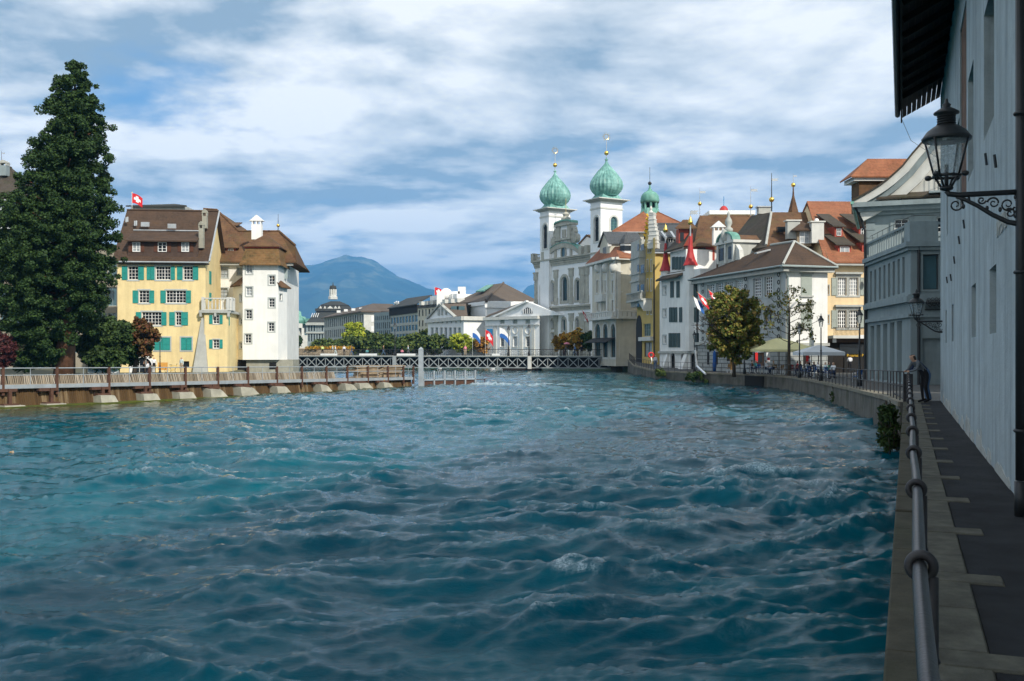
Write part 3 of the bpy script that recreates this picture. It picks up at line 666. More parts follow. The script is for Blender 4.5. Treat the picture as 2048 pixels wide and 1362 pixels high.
# ================================================================ left bank: yellow house
f = Face(XY(235,108), (.995,.0995))
B = Bld('yellow_house', f.pt(5,LZ,-5), 'tall yellow house with green shutters and long brown dormer beside the river', 'house', 'plaster_yellow', 'frame_white', 'stone_trim')
uE = f.u(411); zE = f.uz(323,523)[1]; zR = 19.4; DEP = 10.5
W = B.face(f, 0, uE, LZ-.3, zE); B.block(f, 0, uE, DEP, LZ-.3, zE, None)
fs = f.turn(uE); 
B.extra.add([fs.pt(0,zE,.005), fs.pt(DEP,zE,.005), fs.pt(DEP/2,zR-.25,.005)], [(0,1,2)])
for y0, y1, ws, shs in (
  (553,645,[(192,260,3),(380,480,5),(568,632,3)],[(150,187),(262,300),(320,345),(347,372),(483,511),(526,562),(634,670)]),
  (718,803,[(265,335,3),(450,585,6)],[(224,260),(338,370),(413,448),(587,620)]),
  (865,955,[(285,418,6),(515,553,2)],[(246,280),(420,454),(473,510),(555,600)])):
    for x0,x1,nx in ws: W.cwin(c2, x0, y0, x1, y1, nx=nx, nz=4, sur=.16, surp=.03, sash=3 if nx > 3 else 9)
    for x0,x1 in shs: W.cshut(c2, x0, y0, x1, y1)
for x0,x1 in ((372,424),(426,477),(553,588),(590,624)): W.cshut(c2, x0, 1040, x1, 1124)
for x0,x1 in ((370,478),(552,625)):
    r = f.crect(c2, x0, 1038, x1, 1126); mb = MB(); t = .13
    mb.fbox(f,r[0]-t,r[1]+t,r[2]-t,r[2],-.02,.05); mb.fbox(f,r[0]-t,r[1]+t,r[3],r[3]+t,-.02,.05); mb.fbox(f,r[0]-t,r[0],r[2],r[3],-.02,.048); mb.fbox(f,r[1],r[1]+t,r[2],r[3],-.02,.048); mb.build('window_surround','stone_trim',B.root)
r = list(f.crect(c2, 222, 1172, 355, 1262)); W.win((r[0],r[1],LZ-.25,r[3]), nx=3, nz=2, arch=True, sur=.32, surp=.07, surm='white_paint', name='arched_door', frame='frame_white', pane='glass')
W.cwin(c2, 565, 1200, 608, 1240, nx=1, nz=1, frame='frame_dark')
# narrow windows of the gable side
for y0,y1 in ((575,665),(725,780)):
    z1_, z0_ = f.uz(c2(735,0)[0], c2(0,y0)[1])[1], f.uz(c2(735,0)[0], c2(0,y1)[1])[1]
    B.fb('side_shutter', fs, 2.0, 3.0, z0_, z1_, .006, .06, 'shutter_green')
# roof
ro = hip(B, f, 0, uE, DEP, zE, zR, .45, matn='tile_brown')
B.fb('eave_soffit', f, -.4, uE+.4, zE-.32, zE-.2, -.05, .40, 'wood_brown')
MB().tube([f.pt(uE+.5,zE,.5), f.pt(uE+.5,zR+.05,-DEP/2)], .1, 6).build('verge_flashing','zinc',ro)
def roofn(z): return .45-(z-zE)/(zR-zE)*(.45+DEP/2)
# long dormer
fd = f.off(-.03); a, b_, z0, z1 = fd.crect(c2, 190, 373, 665, 480)
g = MB(); g.fbox(fd, a, b_, z0-.3, z1, -2.6, 0); dm = g.build('dormer','wood_brown',B.root)
p0, p1 = fd.crect(c2, 180, 372, 668, 300)[:2]; zt = fd.uz(*c2(400,302))[1]
g = MB(); nb = roofn(zt+.1)+.03
slabpoly(g, [fd.pt(p0,z1-.12,.55), fd.pt(p1,z1-.12,.55), fd.pt(p1,zt+.12,nb), fd.pt(p0,zt+.12,nb)], .14); g.build('dormer_roof','tile_brown',dm)
MB().tube([fd.pt(p0,zt+.2,nb+.05), fd.pt(p1,zt+.2,nb+.05)], .08, 5).build('flashing','zinc',dm)
k = 0
for x0,x1 in ((222,275),(395,455),(555,607)):
    r = fd.crect(c2, x0, 390, x1, 455); g = MB(); t = .07
    g.fbox(fd,r[0],r[1],r[2],r[2]+t,.003,.08); g.fbox(fd,r[0],r[1],r[3]-t,r[3],.003,.08)
    for u in (r[0],(r[0]+r[1])/2-t/2,r[1]-t): g.fbox(fd,u,u+t,r[2]+t,r[3]-t,.003,.078)
    for j in (1,2): z = r[2]+(r[3]-r[2])*j/3; g.fbox(fd,r[0]+t,r[1]-t,z-.02,z+.02,.003,.06)
    g.build('window','frame_white',dm); MB().fbox(fd,r[0]+.03,r[1]-.03,r[2]+.03,r[3]-.03,.001,.03).build('pane','glass_curtain' if k != 1 else 'glass',dm); k += 1
for x0,x1 in ((196,220),(278,301),(368,393),(457,484),(529,553),(612,636)):
    r = fd.crect(c2, x0, 390, x1, 455); MB().fbox(fd,r[0],r[1],r[2],r[3],.01,.06).build('dormer_shutter','shutter_brown',dm)
for x,y0,y1,wd in ((715,185,275,30),(692,268,410,30)):          # two chimneys near the verge
    px,py = c2(x,y1); yy_ = 111.5 if y1 < 300 else 109.6
    chimney(B, P(px,py+6,yy_), P(px,c2(0,y0+28)[1],yy_), .5, 'concrete', cap='arch', capm='concrete')
for x,y in ((308,268),(490,280)):                               # skylights
    px,py = c2(x,y); g = MB(); q = P(px,py,110.9); up = Vector((0,(DEP/2+.45)/(zR-zE),1)).normalized()
    g.bar(q-f.d3*.45, q+f.d3*.45, .18, .5); g.build('skylight','zinc',ro)
for x,y in ((178,235),(188,232),(237,260),(248,258)):
    q = P(*c2(x,y),111.0); MB().tube([q-Vector((0,0,.3)), q+Vector((0,0,.25))], .09, 6).build('vent_pipe','zinc',ro)
# grey battered buttress on the corner
g = MB(); a0,z0 = f.uz(*c2(640,1252)); a1,_ = f.uz(*c2(745,1252)); b0,z1 = f.uz(*c2(692,905)); b1,_ = f.uz(*c2(712,905))
g.hexa([f.pt(a0,LZ-.2,.9), f.pt(a1,LZ-.2,.9), f.pt(a1,LZ-.2,0), f.pt(a0,LZ-.2,0), f.pt(b0,z1,.12), f.pt(b1,z1,.12), f.pt(b1,z1,0), f.pt(b0,z1,0)]); g.build('buttress','stone_grey',B.root)
# low rounded bay with the stone balcony on top
u0 = f.u(c2(715,0)[0]); zb = f.uz(*c2(800,872))[1]; fb = f.off(.35)
u1 = fb.u(c2(868,0)[0]); u2 = fb.off(-1.6).u(c2(893,0)[0])
Wb = B.face(fb, u0, u1, LZ-.4, zb)
prof = [fb.pt(u1,0,0), fb.pt(u1+(u2-u1)*.55,0,-.35), fb.pt(u2-.08,0,-1.0), fb.pt(u2,0,-1.7), fb.pt(u2,0,-6)]
for p,q in zip(prof,prof[1:]): B.extra.add([Vector((p.x,p.y,LZ-.4)),Vector((q.x,q.y,LZ-.4)),Vector((q.x,q.y,zb)),Vector((p.x,p.y,zb))],[(0,1,2,3)])
B.extra.add([fb.pt(u0,LZ-.4,0),fb.pt(u0,LZ-.4,-.4),fb.pt(u0,zb,-.4),fb.pt(u0,zb,0)],[(0,1,2,3)])
for y0,y1 in ((885,945),(1052,1112)):
    Wb.cwin(c2,770,y0,812,y1,nx=2,nz=3,sur=.1,surp=.03); Wb.cshut(c2,745,y0,766,y1); Wb.cshut(c2,816,y0,836,y1)
e0, e1 = Vector((prof[1].x,prof[1].y,0)), Vector((prof[2].x,prof[2].y,0)); fe = Face.two(e0.to_2d(), e1.to_2d())
za, zc = fb.uz(*c2(870,895))[1], fb.uz(*c2(870,955))[1]
B.fb('bay_shutter', fe, .12, (e1-e0).length-.1, zc, za, .01, .06, 'shutter_green')
slab_pts = [fb.pt(u0-.55,zb,.28)]+[Vector((p.x,p.y,zb))+fb.n3*.28+fb.d3*(.28 if i else .1) for i,p in enumerate(prof[:4])]+[Vector((prof[4].x,prof[4].y,zb))+fb.d3*.28, fb.pt(u0-.55,zb,-3)]
g = MB(); g.prism(slab_pts,(0,0,.28)); bs = g.build('balcony_slab','stone_grey',B.root)
cs = [slab_pts[0]+fb.d3*.45-fb.n3*.12]+[p-fb.n3*.12 for p in slab_pts[1:5]]
for p,q in zip(cs,cs[1:]): baluster_row(B, p, q, zb+.28, zb+.28+1.35, .34, 'stone_pale', parent=bs)
for p in cs: MB().box(p.x-.14,p.x+.14,p.y-.14,p.y+.14,zb+.281,zb+1.72).build('balcony_post','stone_pale',bs)
for u in (u0-.35,u0+1.2,u0+2.6): MB().fbox(fb,u-.12,u+.12,zb-.4,zb-.003,0,.26).build('bracket','stone_grey',bs)
B.finish()
# ================================================================ white tower house over the water
f = Face(XY(465,113.5), (1,.055))
B = Bld('white_tower_house', f.pt(3,LZ,-5), 'white corner tower house with mossy hipped roof rising from the water', 'house', 'plaster_tower', 'frame_white', 'stone_trim')
u = lambda x, n=0: f.off(n).u(c2(x,0)[0])
zb = f.uz(*c2(1090,1190))[1]; zt = f.uz(*c2(1090,540))[1]
ul, ur = u(972), u(1213)
W = B.face(f, ul, ur, zb, zt, .2)
for x,y0,y1 in ((1016,543,605),(1016,695,755),(1014,850,912),(1009,1015,1077)): W.cwin(c2,x-21,y0,x+21,y1,nx=2,nz=3,sur=.14,surp=.03)
for x,y0,y1 in ((1170,617,678),(1170,772,832),(1167,937,997)): W.cwin(c2,x-20,y0,x+20,y1,nx=2,nz=3,sur=.14,surp=.03)
# right chamfer
pr = f.pt(ur,0,0); k = (c2(1275,0)[0]-1024)/F; Yr_ = pr.y+2.6; q = Vector((k*Yr_, Yr_, 0)); fr = Face.two(pr.to_2d(), q.to_2d()); lr = (q-pr).length
zc = f.uz(*c2(1245,690))[1]; Wr = B.face(fr, 0, lr, zb, zc, .15); Wr.cwin(c2,1222,742,1240,785,nx=1,nz=2,sur=.1)
fr2 = fr.turn(lr); B.extra.add([fr2.pt(0,zb),fr2.pt(6,zb),fr2.pt(6,zc),fr2.pt(0,zc)],[(0,1,2,3)])
g = MB(); slabpoly(g,[fr.pt(-.05,zc,.35),fr.pt(lr+.35,zc,.35),fr.pt(lr-.4,zc+1.2,-1.1),fr.pt(0.,zc+1.7,-1.2)],.14); slabpoly(g,[fr.pt(lr+.35,zc,.35),fr.pt(lr+.35,zc,-3),fr.pt(lr-.4,zc+1.2,-1.1)],.14); g.build('lean_to_roof','tile_rust',B.root)
# left chamfer
pl = f.pt(ul,0,0); k = (c2(908,0)[0]-1024)/F; Yl = pl.y+2.2; q2 = Vector((k*Yl, Yl, 0)); fl = Face.two(q2.to_2d(), pl.to_2d()); ll = (q2-pl).length
zcl = f.uz(*c2(940,680))[1]; Wl = B.face(fl, 0, ll, zb, zcl, .15)
for y0,y1 in ((745,795),(908,950),(1072,1115)): Wl.cwin(c2,952,y0,968,y1,nx=1,nz=2,sur=.1)
g = MB(); slabpoly(g,[fl.pt(-.3,zcl,.3),fl.pt(ll,zcl,.3),fl.pt(ll,zcl+1.8,-1.1)],.14); slabpoly(g,[fl.pt(-.3,zcl,.3),fl.pt(ll,zcl+1.8,-1.1),fl.pt(-.3,zcl+.9,-2.)],.14); g.build('lean_to_roof','tile_rust',B.root)
# sides of the tower shaft above the lean-tos
for uu in (ul,ur):
    B.extra.add([f.pt(uu,zb,0),f.pt(uu,zb,-6),f.pt(uu,zt,-6),f.pt(uu,zt,0)],[(0,1,2,3)])
B.extra.add([fl.pt(0,zb,0),f.pt(ul-1.8,zb,-6),f.pt(ul-1.8,zcl,-6),fl.pt(0,zcl,0)],[(0,1,2,3)])
# mossy skirt roof, red fascia, little hipped top
g = MB(); T0 = [u(955),u(1237)]; T1 = [u(985),u(1208)]; z1 = zt; z2 = f.uz(*c2(1090,425))[1]; z3 = f.off(-2.5).uz(*c2(1090,338))[1]; n0,n1 = .55,-.55; DB = 5.6
lo = [f.pt(T0[0],z1-.05,n0),f.pt(T0[1],z1-.05,n0),f.pt(T0[1],z1-.05,-DB),f.pt(T0[0],z1-.05,-DB)]; hi = [f.pt(T1[0],z2,n1),f.pt(T1[1],z2,n1),f.pt(T1[1],z2,-DB),f.pt(T1[0],z2,-DB)]
md = [a.lerp(c_,.35)-Vector((0,0,.12)) for a,c_ in zip(lo,hi)]
for A_,B_ in ((lo,md),(md,hi)):
    for i in (0,1,3): j = (i+1)%4; slabpoly(g,[A_[i],A_[j],B_[j],B_[i]],.12)
ro = g.build('skirt_roof','tile_moss',B.root)
MB().fbox(f,T1[0]-.1,T1[1]+.1,z2-.04,z2+.22,-.75,-.42).build('fascia','red_wood',ro)
g = MB(); A_,B_ = f.pt(T1[0]-.2,z2+.22,-.25),f.pt(T1[1]+.2,z2+.22,-.25); C_,D_ = f.pt(T1[1]+.2,z2+.22,-DB),f.pt(T1[0]-.2,z2+.22,-DB); ap = f.pt((T1[0]+T1[1])/2,z3+.1,-2.9); ab = f.pt((T1[0]+T1[1])/2,z3+.1,-DB)
for p in ((A_,B_,ap),(B_,C_,ab,ap),(D_,A_,ap,ab)): slabpoly(g,p,.12)
g.build('tower_roof','tile_rust',B.root)
# stone foot over the water with a dark arch
g = MB(); g.fbox(f,ul+.3,ur+1.6,-1.2,zb-.004,-5,-.45); g.build('stone_foot','concrete',B.root)
g = MB(); ua,za_ = f.uz(*c2(895,1240)); ub,zb_ = f.uz(*c2(1005,1190)); K = 8
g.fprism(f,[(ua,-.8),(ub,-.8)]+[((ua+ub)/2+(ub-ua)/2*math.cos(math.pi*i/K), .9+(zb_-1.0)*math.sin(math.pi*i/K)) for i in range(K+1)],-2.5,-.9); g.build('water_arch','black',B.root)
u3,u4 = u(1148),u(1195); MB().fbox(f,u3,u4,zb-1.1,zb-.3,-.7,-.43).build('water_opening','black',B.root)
finial(B, P(*c2(1213,318),118), 2.1, .05, ball=.2)
B.finish()
# ================================================================ white house with big rust roof behind
f = Face(XY(418,117.5), (1,.08))
B = Bld('rust_roofed_house', f.pt(6,LZ,-6), 'white house with large rust brown hipped roof between yellow house and tower', 'house', 'plaster_white', 'frame_grey', 'stone_trim')
u = lambda x, n=0: f.off(n).u(c2(x,0)[0])
ze = f.uz(*c2(860,522))[1]; ue = u(1330)
uw = u(1262); W = B.face(f, -1.5, uw, .9, ze-.15)
for x0,y0,x1,y1 in ((818,557,872,632),(935,562,970,612),(815,702,870,778)): W.cwin(c2,x0,y0,x1,y1,nx=2,nz=3,sur=.14,surp=.03,pane='glass_curtain')
B.block(f, -1.5, uw, 12, .9, ze-.15)
B.fb('eave_board', f, -1.6, ue-.2, ze-.45, ze-.12, .02, .5, 'stone_grey')
B.fb('slate_side', f, u(1240), u(1280), f.uz(*c2(1260,640))[1], ze-.46, .03, .3, 'frame_grey')
# slopes: high ridge on the left dropping to the lower ridge on the right
g = MB(); E0,E1 = f.pt(-2.,ze,.7),f.pt(ue+.2,ze,.7); E2 = f.pt(ue+.2,ze,-9)
H0 = P(*c2(770,165),123.5); H1 = P(*c2(795,170),123.5); V = P(*c2(945,316),121.5); V2 = P(*c2(1220,316),122.); K1 = P(*c2(1330,412),119.2)
H0 = Vector((f.pt(-2,0,-6).x,f.pt(-2,0,-6).y,H0.z))
for p in ((E0,E1,K1,V2,V),(E0,V,H1,H0),(K1,E1,E2),(K1,E2,V2)): slabpoly(g,p,.15)
bk = f.pt(-2,ze,-14); bk2 = f.pt(ue,ze,-14)
for p in ((H1,V,V2,bk2,bk),(H0,H1,bk)): slabpoly(g,p,.15)
ro = g.build('roof','tile_rust',B.root)
for p,q in ((H0,H1),(H1,V),(V,V2),(V2,K1)): MB().tube([p+Vector((0,0,.04)),q+Vector((0,0,.04))],.12,6).build('ridge_tiles','tile_rust',ro)
r = f.off(-.9).crect(c2,858,425,925,462); dormer(B, f, (r[0],r[1],r[2]-.3,r[3]), -.9, 2.5, 'red_wood', 'tile_rust', 'hip', 1.0, .35, 2, 1, win=f.off(-.9).crect(c2,872,433,910,458), pane='glass_curtain')
r = f.off(-5).crect(c2,880,275,960,292); dormer(B, f.off(0), (r[0]+.4,r[1]-.8,r[2]-.6,r[3]), -5, 2.5, 'wood_brown','tile_rust','shed',.7,.5,1,1)
px,py = c2(1070,345); chimney(B, P(px,py+8,116.9), P(px,c2(0,270)[1],116.9), 1.15, 'plaster_tower', .7, 'gable', 'white_paint')
B.finish()
# grey flat top behind the ridge and the modern block behind the big tree
q = P(*c2(340,160),131); B = Bld('roof_terrace_house', Vector((q.x,q.y,LZ)), 'low grey rooftop storey behind the yellow house ridge', 'building', 'stone_grey')
f = Face(XY(262,131),(1,0)); zt = P(*c2(0,142),131).z
W = B.face(f, 0, f.u(c2(580,0)[0]), LZ, zt); B.block(f,0,f.u(c2(580,0)[0]),8,LZ,zt)
g = MB(); A_ = [f.pt(-.5,zt,.5),f.pt(f.u(c2(600,0)[0]),zt,.5)]; slabpoly(g,[A_[0],A_[1],P(*c2(510,128),133),P(*c2(440,132),133),P(*c2(400,140),133),P(*c2(310,136),133)],.2); g.build('roof','roof_far_dark',B.root)
B.finish()
f = Face(XY(-40,124),(1,.03)); B = Bld('modern_block', f.pt(10,LZ,-5), 'brown grey modern block with window bands behind the giant tree', 'building','panel_modern','frame_dark')
uE = f.u(240); zt = f.uz(215,497)[1]; W = B.face(f,0,uE,LZ-.5,zt); B.block(f,0,uE,9,LZ-.5,zt)
for y0,y1 in ((516,556),(574,612),(626,655),(672,706)):
    x = 0
    while x < 232:
        W.win(f.rect(x,y0,x+18,y1),nx=2,nz=1,frame='frame_grey',fw=.08,pane='glass_teal'); x += 19.6
B.fb('parapet', f, -.2, uE+.2, zt+.003, zt+.45, -.4, .25, 'frame_dark')
B.finish()
f = Face(XY(-120,132),(1,.02)); B = Bld('dark_roofed_house', f.pt(4,LZ,-5), 'house with dark steep roof and arched chimney at the left edge', 'house','plaster_grey','frame_white')
uE = f.u(40); ze = f.uz(0,400)[1]; W = B.face(f,0,uE,LZ-.5,ze); B.block(f,0,uE,12,LZ-.5,ze)
for y0,y1 in ((420,455),(478,515),(545,580),(620,660)):
    for x in (-100,-70,-40,-8,14): W.win(f.rect(x,y0,x+14,y1),nx=2,nz=3,sur=.15)
hip(B,f,0,uE,12,ze,f.off(-6).uz(0,335)[1],.6,hr=4.,matn='tile_dark')
px = 9; chimney(B,P(px,352,136),P(px,332,136),.95,'plaster_grey',cap='arch',capm='stone_grey'); finial(B,P(3,330,136),1.9,.04,ball=None,vane=.5)
B.finish()
# ================================================================ far centre: station, post building, quay blocks, theatre
def far_block(name, label, f, u0, u1, back, z0, z1, rows, wall, n, winw=.5, pane='glass', frame='frame_dark', cat='building', nz=1, deep=.25, roofm=None, roofz=None, over=.6, hl=0., hr=0.):
    B = Bld(name, f.pt((u0+u1)/2,z0,-back/2), label, cat, wall, frame)
    W = B.face(f, u0, u1, z0, z1, deep); B.block(f, min(u0,u1), max(u0,u1), back, z0, z1)
    a, b_ = min(u0,u1), max(u0,u1); st = (b_-a)/n
    for za, zb in rows:
        for i in range(n): W.win((a+st*(i+.5-winw/2), a+st*(i+.5+winw/2), za, zb), nx=1, nz=nz, fw=.1, frame=frame, pane=pane)
    if roofm: hip(B, f, a, b_, back, z1, roofz, over, hl, hr, matn=roofm, gutter=False)
    return B, W
def rz(f, c, x, y): return f.uz(*c(x, y))[1]
FZ = 2.2
# domed station-side building
f = Face(XY(c3(255,0)[0],430),(1,.12)); u = lambda x: f.u(c3(x,0)[0])
B = Bld('domed_building', f.pt(18,FZ,-15), 'grey building with dark mansard dome and pale lantern cupola', 'building','plaster_grey','frame_dark')
zw = rz(f,c3,340,705); W = B.face(f,u(255),u(700),FZ,zw,.4); B.block(f,u(255),u(700),40,FZ,zw)
for y0,y1 in ((725,790),(815,890)):
    for x in range(275,425,26): W.cwin(c3,x,y0,x+13,y1,nx=1,nz=2,fw=.1)
B.fb('cornice',f,u(250),u(700),zw-1.2,zw-.05,.0,1.2,'stone_grey'); B.fb('string_course',f,u(252),u(700),rz(f,c3,340,812),rz(f,c3,340,798),.0,.5,'stone_grey')
g = MB()
def frus(g, x0a,x1a,za,na,ba, x0b,x1b,zb_,nb_,bb):
    lo=[f.pt(u(x0a),za,na),f.pt(u(x1a),za,na),f.pt(u(x1a),za,ba),f.pt(u(x0a),za,ba)]; hi=[f.pt(u(x0b),zb_,nb_),f.pt(u(x1b),zb_,nb_),f.pt(u(x1b),zb_,bb),f.pt(u(x0b),zb_,bb)]
    g.hexa(lo+hi)
z1,z2,z3,z4 = zw, rz(f,c3,450,590), rz(f,c3,500,525), rz(f,c3,515,478)
frus(g,255,770,z1,0.5,-40,345,690,z2,-8,-34); g.build('mansard','roof_far_dark',B.root)
g = MB(); frus(g,330,720,z2,-7.,-35,330,720,z2+1.2,-7.,-35); g.build('mansard_cornice','roof_far_dark',B.root)
g = MB(); frus(g,345,695,z2+1.2,-8,-34,380,655,z3,-11,-31); g.build('upper_mansard','roof_far_dark',B.root)
g = MB(); frus(g,372,660,z3+.01,-10.5,-31,470,560,z4,-18,-24); g.build('dome_roof','roof_far_dark',B.root)
for x,w_ in ((395,26),(437,24),(488,60),(540,34),(575,30)):
    a,b_ = f.off(-8).u(c3(x-w_/2,0)[0]),f.off(-8).u(c3(x+w_/2,0)[0]); zz_ = z2+1.25
    MB().fprism(f.off(-8),[(a,zz_),(b_,zz_),((a+b_)/2,zz_+1.2)],-1.0,.3).build('pediment','stone_pale',B.root)
for i in range(4): x = 300+i*20; q = f.pt(u(x),z1+3.5,-1.2); MB().bar(q-Vector((0,0,1.2)),q+Vector((.5,.9,.6)),.2,.15).build('skylight','white_paint',B.root)
fc = f.off(-20); cx = fc.u(c3(516,0)[0]); rc = (fc.u(c3(562,0)[0])-fc.u(c3(470,0)[0]))/2; zc0, zc1, zc2, zc3 = rz(fc,c3,516,480), rz(fc,c3,516,438), rz(fc,c3,516,382), rz(fc,c3,516,340)
ce = fc.pt(cx,0); g = MB(); g.lathe(ce,[(rc,zc0),(rc,zc0+1.2),(rc*.8,zc0+1.4),(rc*.8,zc1)],8,R(22.5)); cu = g.build('cupola_base','stone_pale',B.root)
for i in range(8):
    t = R(45*i+22.5); q = ce+Vector((math.cos(t)*rc*.6,math.sin(t)*rc*.6,0)); MB().lathe(q,[(.42,zc1-.5),(.42,zc2)],6).build('cupola_column','stone_pale',cu)
g = MB(); g.lathe(ce,[(rc*.75,zc2),(rc*.75,zc2+.6),(rc*.62,zc2+1.6),(rc*.42,zc3-1.0),(rc*.12,zc3),(.1,zc3+1.2)],12); g.build('cupola_dome','roof_far_dark',cu,True)
g = MB(); g.lathe(ce,[(rc*.28,zc1-.6),(rc*.28,zc2)],8); g.build('cupola_core','roof_far_dark',cu)
B.finish()
# station hall with copper edge, and the arch monument
f = Face(XY(c3(30,0)[0],470),(1,0)); u = lambda x: f.u(c3(x,0)[0])
B = Bld('station_hall', f.pt(10,FZ,-10), 'modern station hall with green copper roof edge behind the arch', 'building','plaster_grey','frame_dark')
zt = rz(f,c3,150,722); W = B.face(f,u(-60),u(300),FZ,zt); B.block(f,u(-60),u(300),30,FZ,zt)
for i in range(7): W.win(f.crect(c3,-50+i*48,745,-12+i*48,880),nx=2,nz=4,frame='frame_grey',fw=.2,bar=.15,pane='glass_teal')
MB().fbox(f,u(-70),u(305),zt+.01,rz(f,c3,150,668),-32,4).build('roof_edge','copper',B.root); B.finish()
f = Face(XY(c3(80,0)[0],400),(1,.35)); u = lambda x: f.u(c3(x,0)[0])
B = Bld('arch_monument', f.pt(8,FZ,-3), 'pale stone arch monument with green bronze group on top', 'monument','stone_grey')
a0,a1 = u(88),u(205); rI = (a1-a0)/2*.72; um = (a0+a1)/2; zc = rz(f,c3,140,850); rO = (a1-a0)/2; zs = max(zc,FZ+1); K = 14
g = MB()
for i in range(K):
    t0,t1 = math.pi*i/K, math.pi*(i+1)/K
    g.fprism(f,[(um+rI*math.cos(t0),zs+rI*1.5*math.sin(t0)),(um+rO*math.cos(t0),zs+rO*1.6*math.sin(t0)),(um+rO*math.cos(t1),zs+rO*1.6*math.sin(t1)),(um+rI*math.cos(t1),zs+rI*1.5*math.sin(t1))],-4,0)
g.fbox(f,a0,um-rI,FZ,zs,-4,0); g.fbox(f,um+rI,a1,FZ,zs,-4,0); g.build('arch','stone_grey',B.root)
b0,b1 = u(188),u(262); g = MB(); g.fbox(f,b0,b1,FZ,rz(f,c3,225,830),-6,1.5); g.fbox(f,b0+.8,b1-1.2,rz(f,c3,225,829),rz(f,c3,225,760),-5,.8); g.fbox(f,b0-1.5,b1-1.8,rz(f,c3,225,759),rz(f,c3,225,715),-4.5,.4); g.build('pylon','stone_pale',B.root)
g = MB(); q = f.pt(u(190),rz(f,c3,190,715),-2); g.lathe(q,[(2.4,0),(2.2,1.5),(1.1,3.2),(.9,4.6),(.3,5.2)],8); g.tube([q+Vector((-2.6,0,2.2)),q+Vector((-1,0,3.2)),q+Vector((.5,0,2.6))],[.5,.9,.8],6); g.tube([q+Vector((0,0,3.5)),q+Vector((-1,0,6.0)),q+Vector((-1.8,0,7.8))],[.5,.4,.15],6); g.tube([q+Vector((0,0,2.5)),q+Vector((2.2,0,2.2)),q+Vector((2.8,0,.2))],[.9,.7,.4],6)
g.build('bronze_group','copper',B.root,True)
# post building: long shaded face; sunlight on its end put into paler stone
f = Face.two(XY(c3(430,0)[0],395), XY(c3(815,0)[0],330)); uE = f.u(c3(815,0)[0])
rows = [(rz(f,c3,620,y1), rz(f,c3,620,y0)) for y0,y1 in ((650,735),(765,845),(862,895))]
B,W = far_block('post_building','long grey stone office block with brown hipped roof and sunlit end',f,0,uE,20,FZ,rz(f,c3,620,628),rows,'stone_grey',19,.45)
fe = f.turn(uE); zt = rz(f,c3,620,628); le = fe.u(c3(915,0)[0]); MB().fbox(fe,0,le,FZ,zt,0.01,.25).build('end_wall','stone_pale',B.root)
for y0,y1 in ((640,700),(742,795)): r = fe.crect(c3,885,y0,915,y1); MB().fbox(fe,r[0],r[1],r[2],r[3],.26,.4).build('end_window','white_paint',B.root)
g = MB(); r0,r1 = P(*c3(905,520),352), P(*c3(1105,525),345); eA,eB,eC = f.pt(-1,zt,1.2),f.pt(uE+1.2,zt,1.2),fe.pt(le+2,zt,1.2); eD = P(*c3(1110,600),325); rL = P(*c3(560,608),405)
for p in ((eA,eB,r0,rL),(eB,eC,r0),(eC,eD,r1,r0)): slabpoly(g,p,.4)
ro = g.build('roof','roof_far',B.root)
for x,y in ((572,597),(642,585),(715,577),(790,570)): q = P(*c3(x,y),352); MB().box(q.x-.6,q.x+.6,q.y-.6,q.y+.6,q.z-.5,q.z+.3).build('roof_dormer','white_paint',ro)
B.finish()
f = Face.two(XY(c3(915,0)[0],322), XY(c3(1078,0)[0],312)); uE = f.u(c3(1078,0)[0])
rows = [(rz(f,c3,1000,y1), rz(f,c3,1000,y0)) for y0,y1 in ((640,680),(705,765),(782,842),(855,890))]
B,W = far_block('ribbed_block','narrow grey block with slim vertical windows beside the dark glass block',f,0,uE,16,FZ,rz(f,c3,1000,605),rows,'plaster_grey',8,.42); B.finish()
# dark glass block with roof letters
f = Face.two(XY(c3(1075,0)[0],306), XY(c3(1342,0)[0],280)); uE = f.u(c3(1342,0)[0])
rows = [(rz(f,c3,1205,y1), rz(f,c3,1205,y0)) for y0,y1 in ((645,710),(735,790),(815,868))]
zt = rz(f,c3,1205,560)
B,W = far_block('dark_glass_block','grey office block with dark top storey and white letters on its roof',f,0,uE,22,FZ,zt,rows,'stone_grey',9,.82,pane='glass_teal',frame='steel_grey'); 
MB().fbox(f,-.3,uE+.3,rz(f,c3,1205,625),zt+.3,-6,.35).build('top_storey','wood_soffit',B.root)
g = MB(); slabpoly(g,[f.pt(-.5,zt+.4,.8),f.pt(uE+.5,zt+.4,.8),P(*c3(1480,435),292),P(*c3(1235,470),312)],.3); ro = g.build('roof','roof_far_dark',B.root)
def text3d(s, p, d, size, matn, name, parent=None, depth=.02, n=None, label=None, cat=None):
    cu = bpy.data.curves.new('t','FONT'); cu.body = s; cu.size = size; cu.extrude = depth; cu.resolution_u = 2
    o = bpy.data.objects.new('t',cu); col.objects.link(o); bpy.context.view_layer.update()
    me = bpy.data.meshes.new_from_object(o.evaluated_get(bpy.context.evaluated_depsgraph_get())); bpy.data.objects.remove(o)
    d = Vector(d).normalized(); up = Vector((0,0,1)); nn_ = d.cross(up)
    M_ = Matrix((d.to_4d(),up.to_4d(),nn_.to_4d(),(0,0,0,1))).transposed(); M_[3][3] = 1
    for i in range(3): M_[i][3] = 0
    me.transform(M_); og = BASE[parent.name] if parent else Vector(p)
    if parent: me.transform(Matrix.Translation(Vector(p)-og))
    me.name = name; me.materials.clear(); me.materials.append(MAT[matn])
    q = bpy.data.objects.new(name,me); col.objects.link(q); BASE[q.name] = og
    if parent: q.parent = parent
    else: q.location = og
    return q
text3d('wotigart', f.pt(f.u(c3(1132,0)[0]),zt+1.3,.6), f.d3, 1.35, 'white_paint', 'roof_letters', B.root, .15)
B.finish()
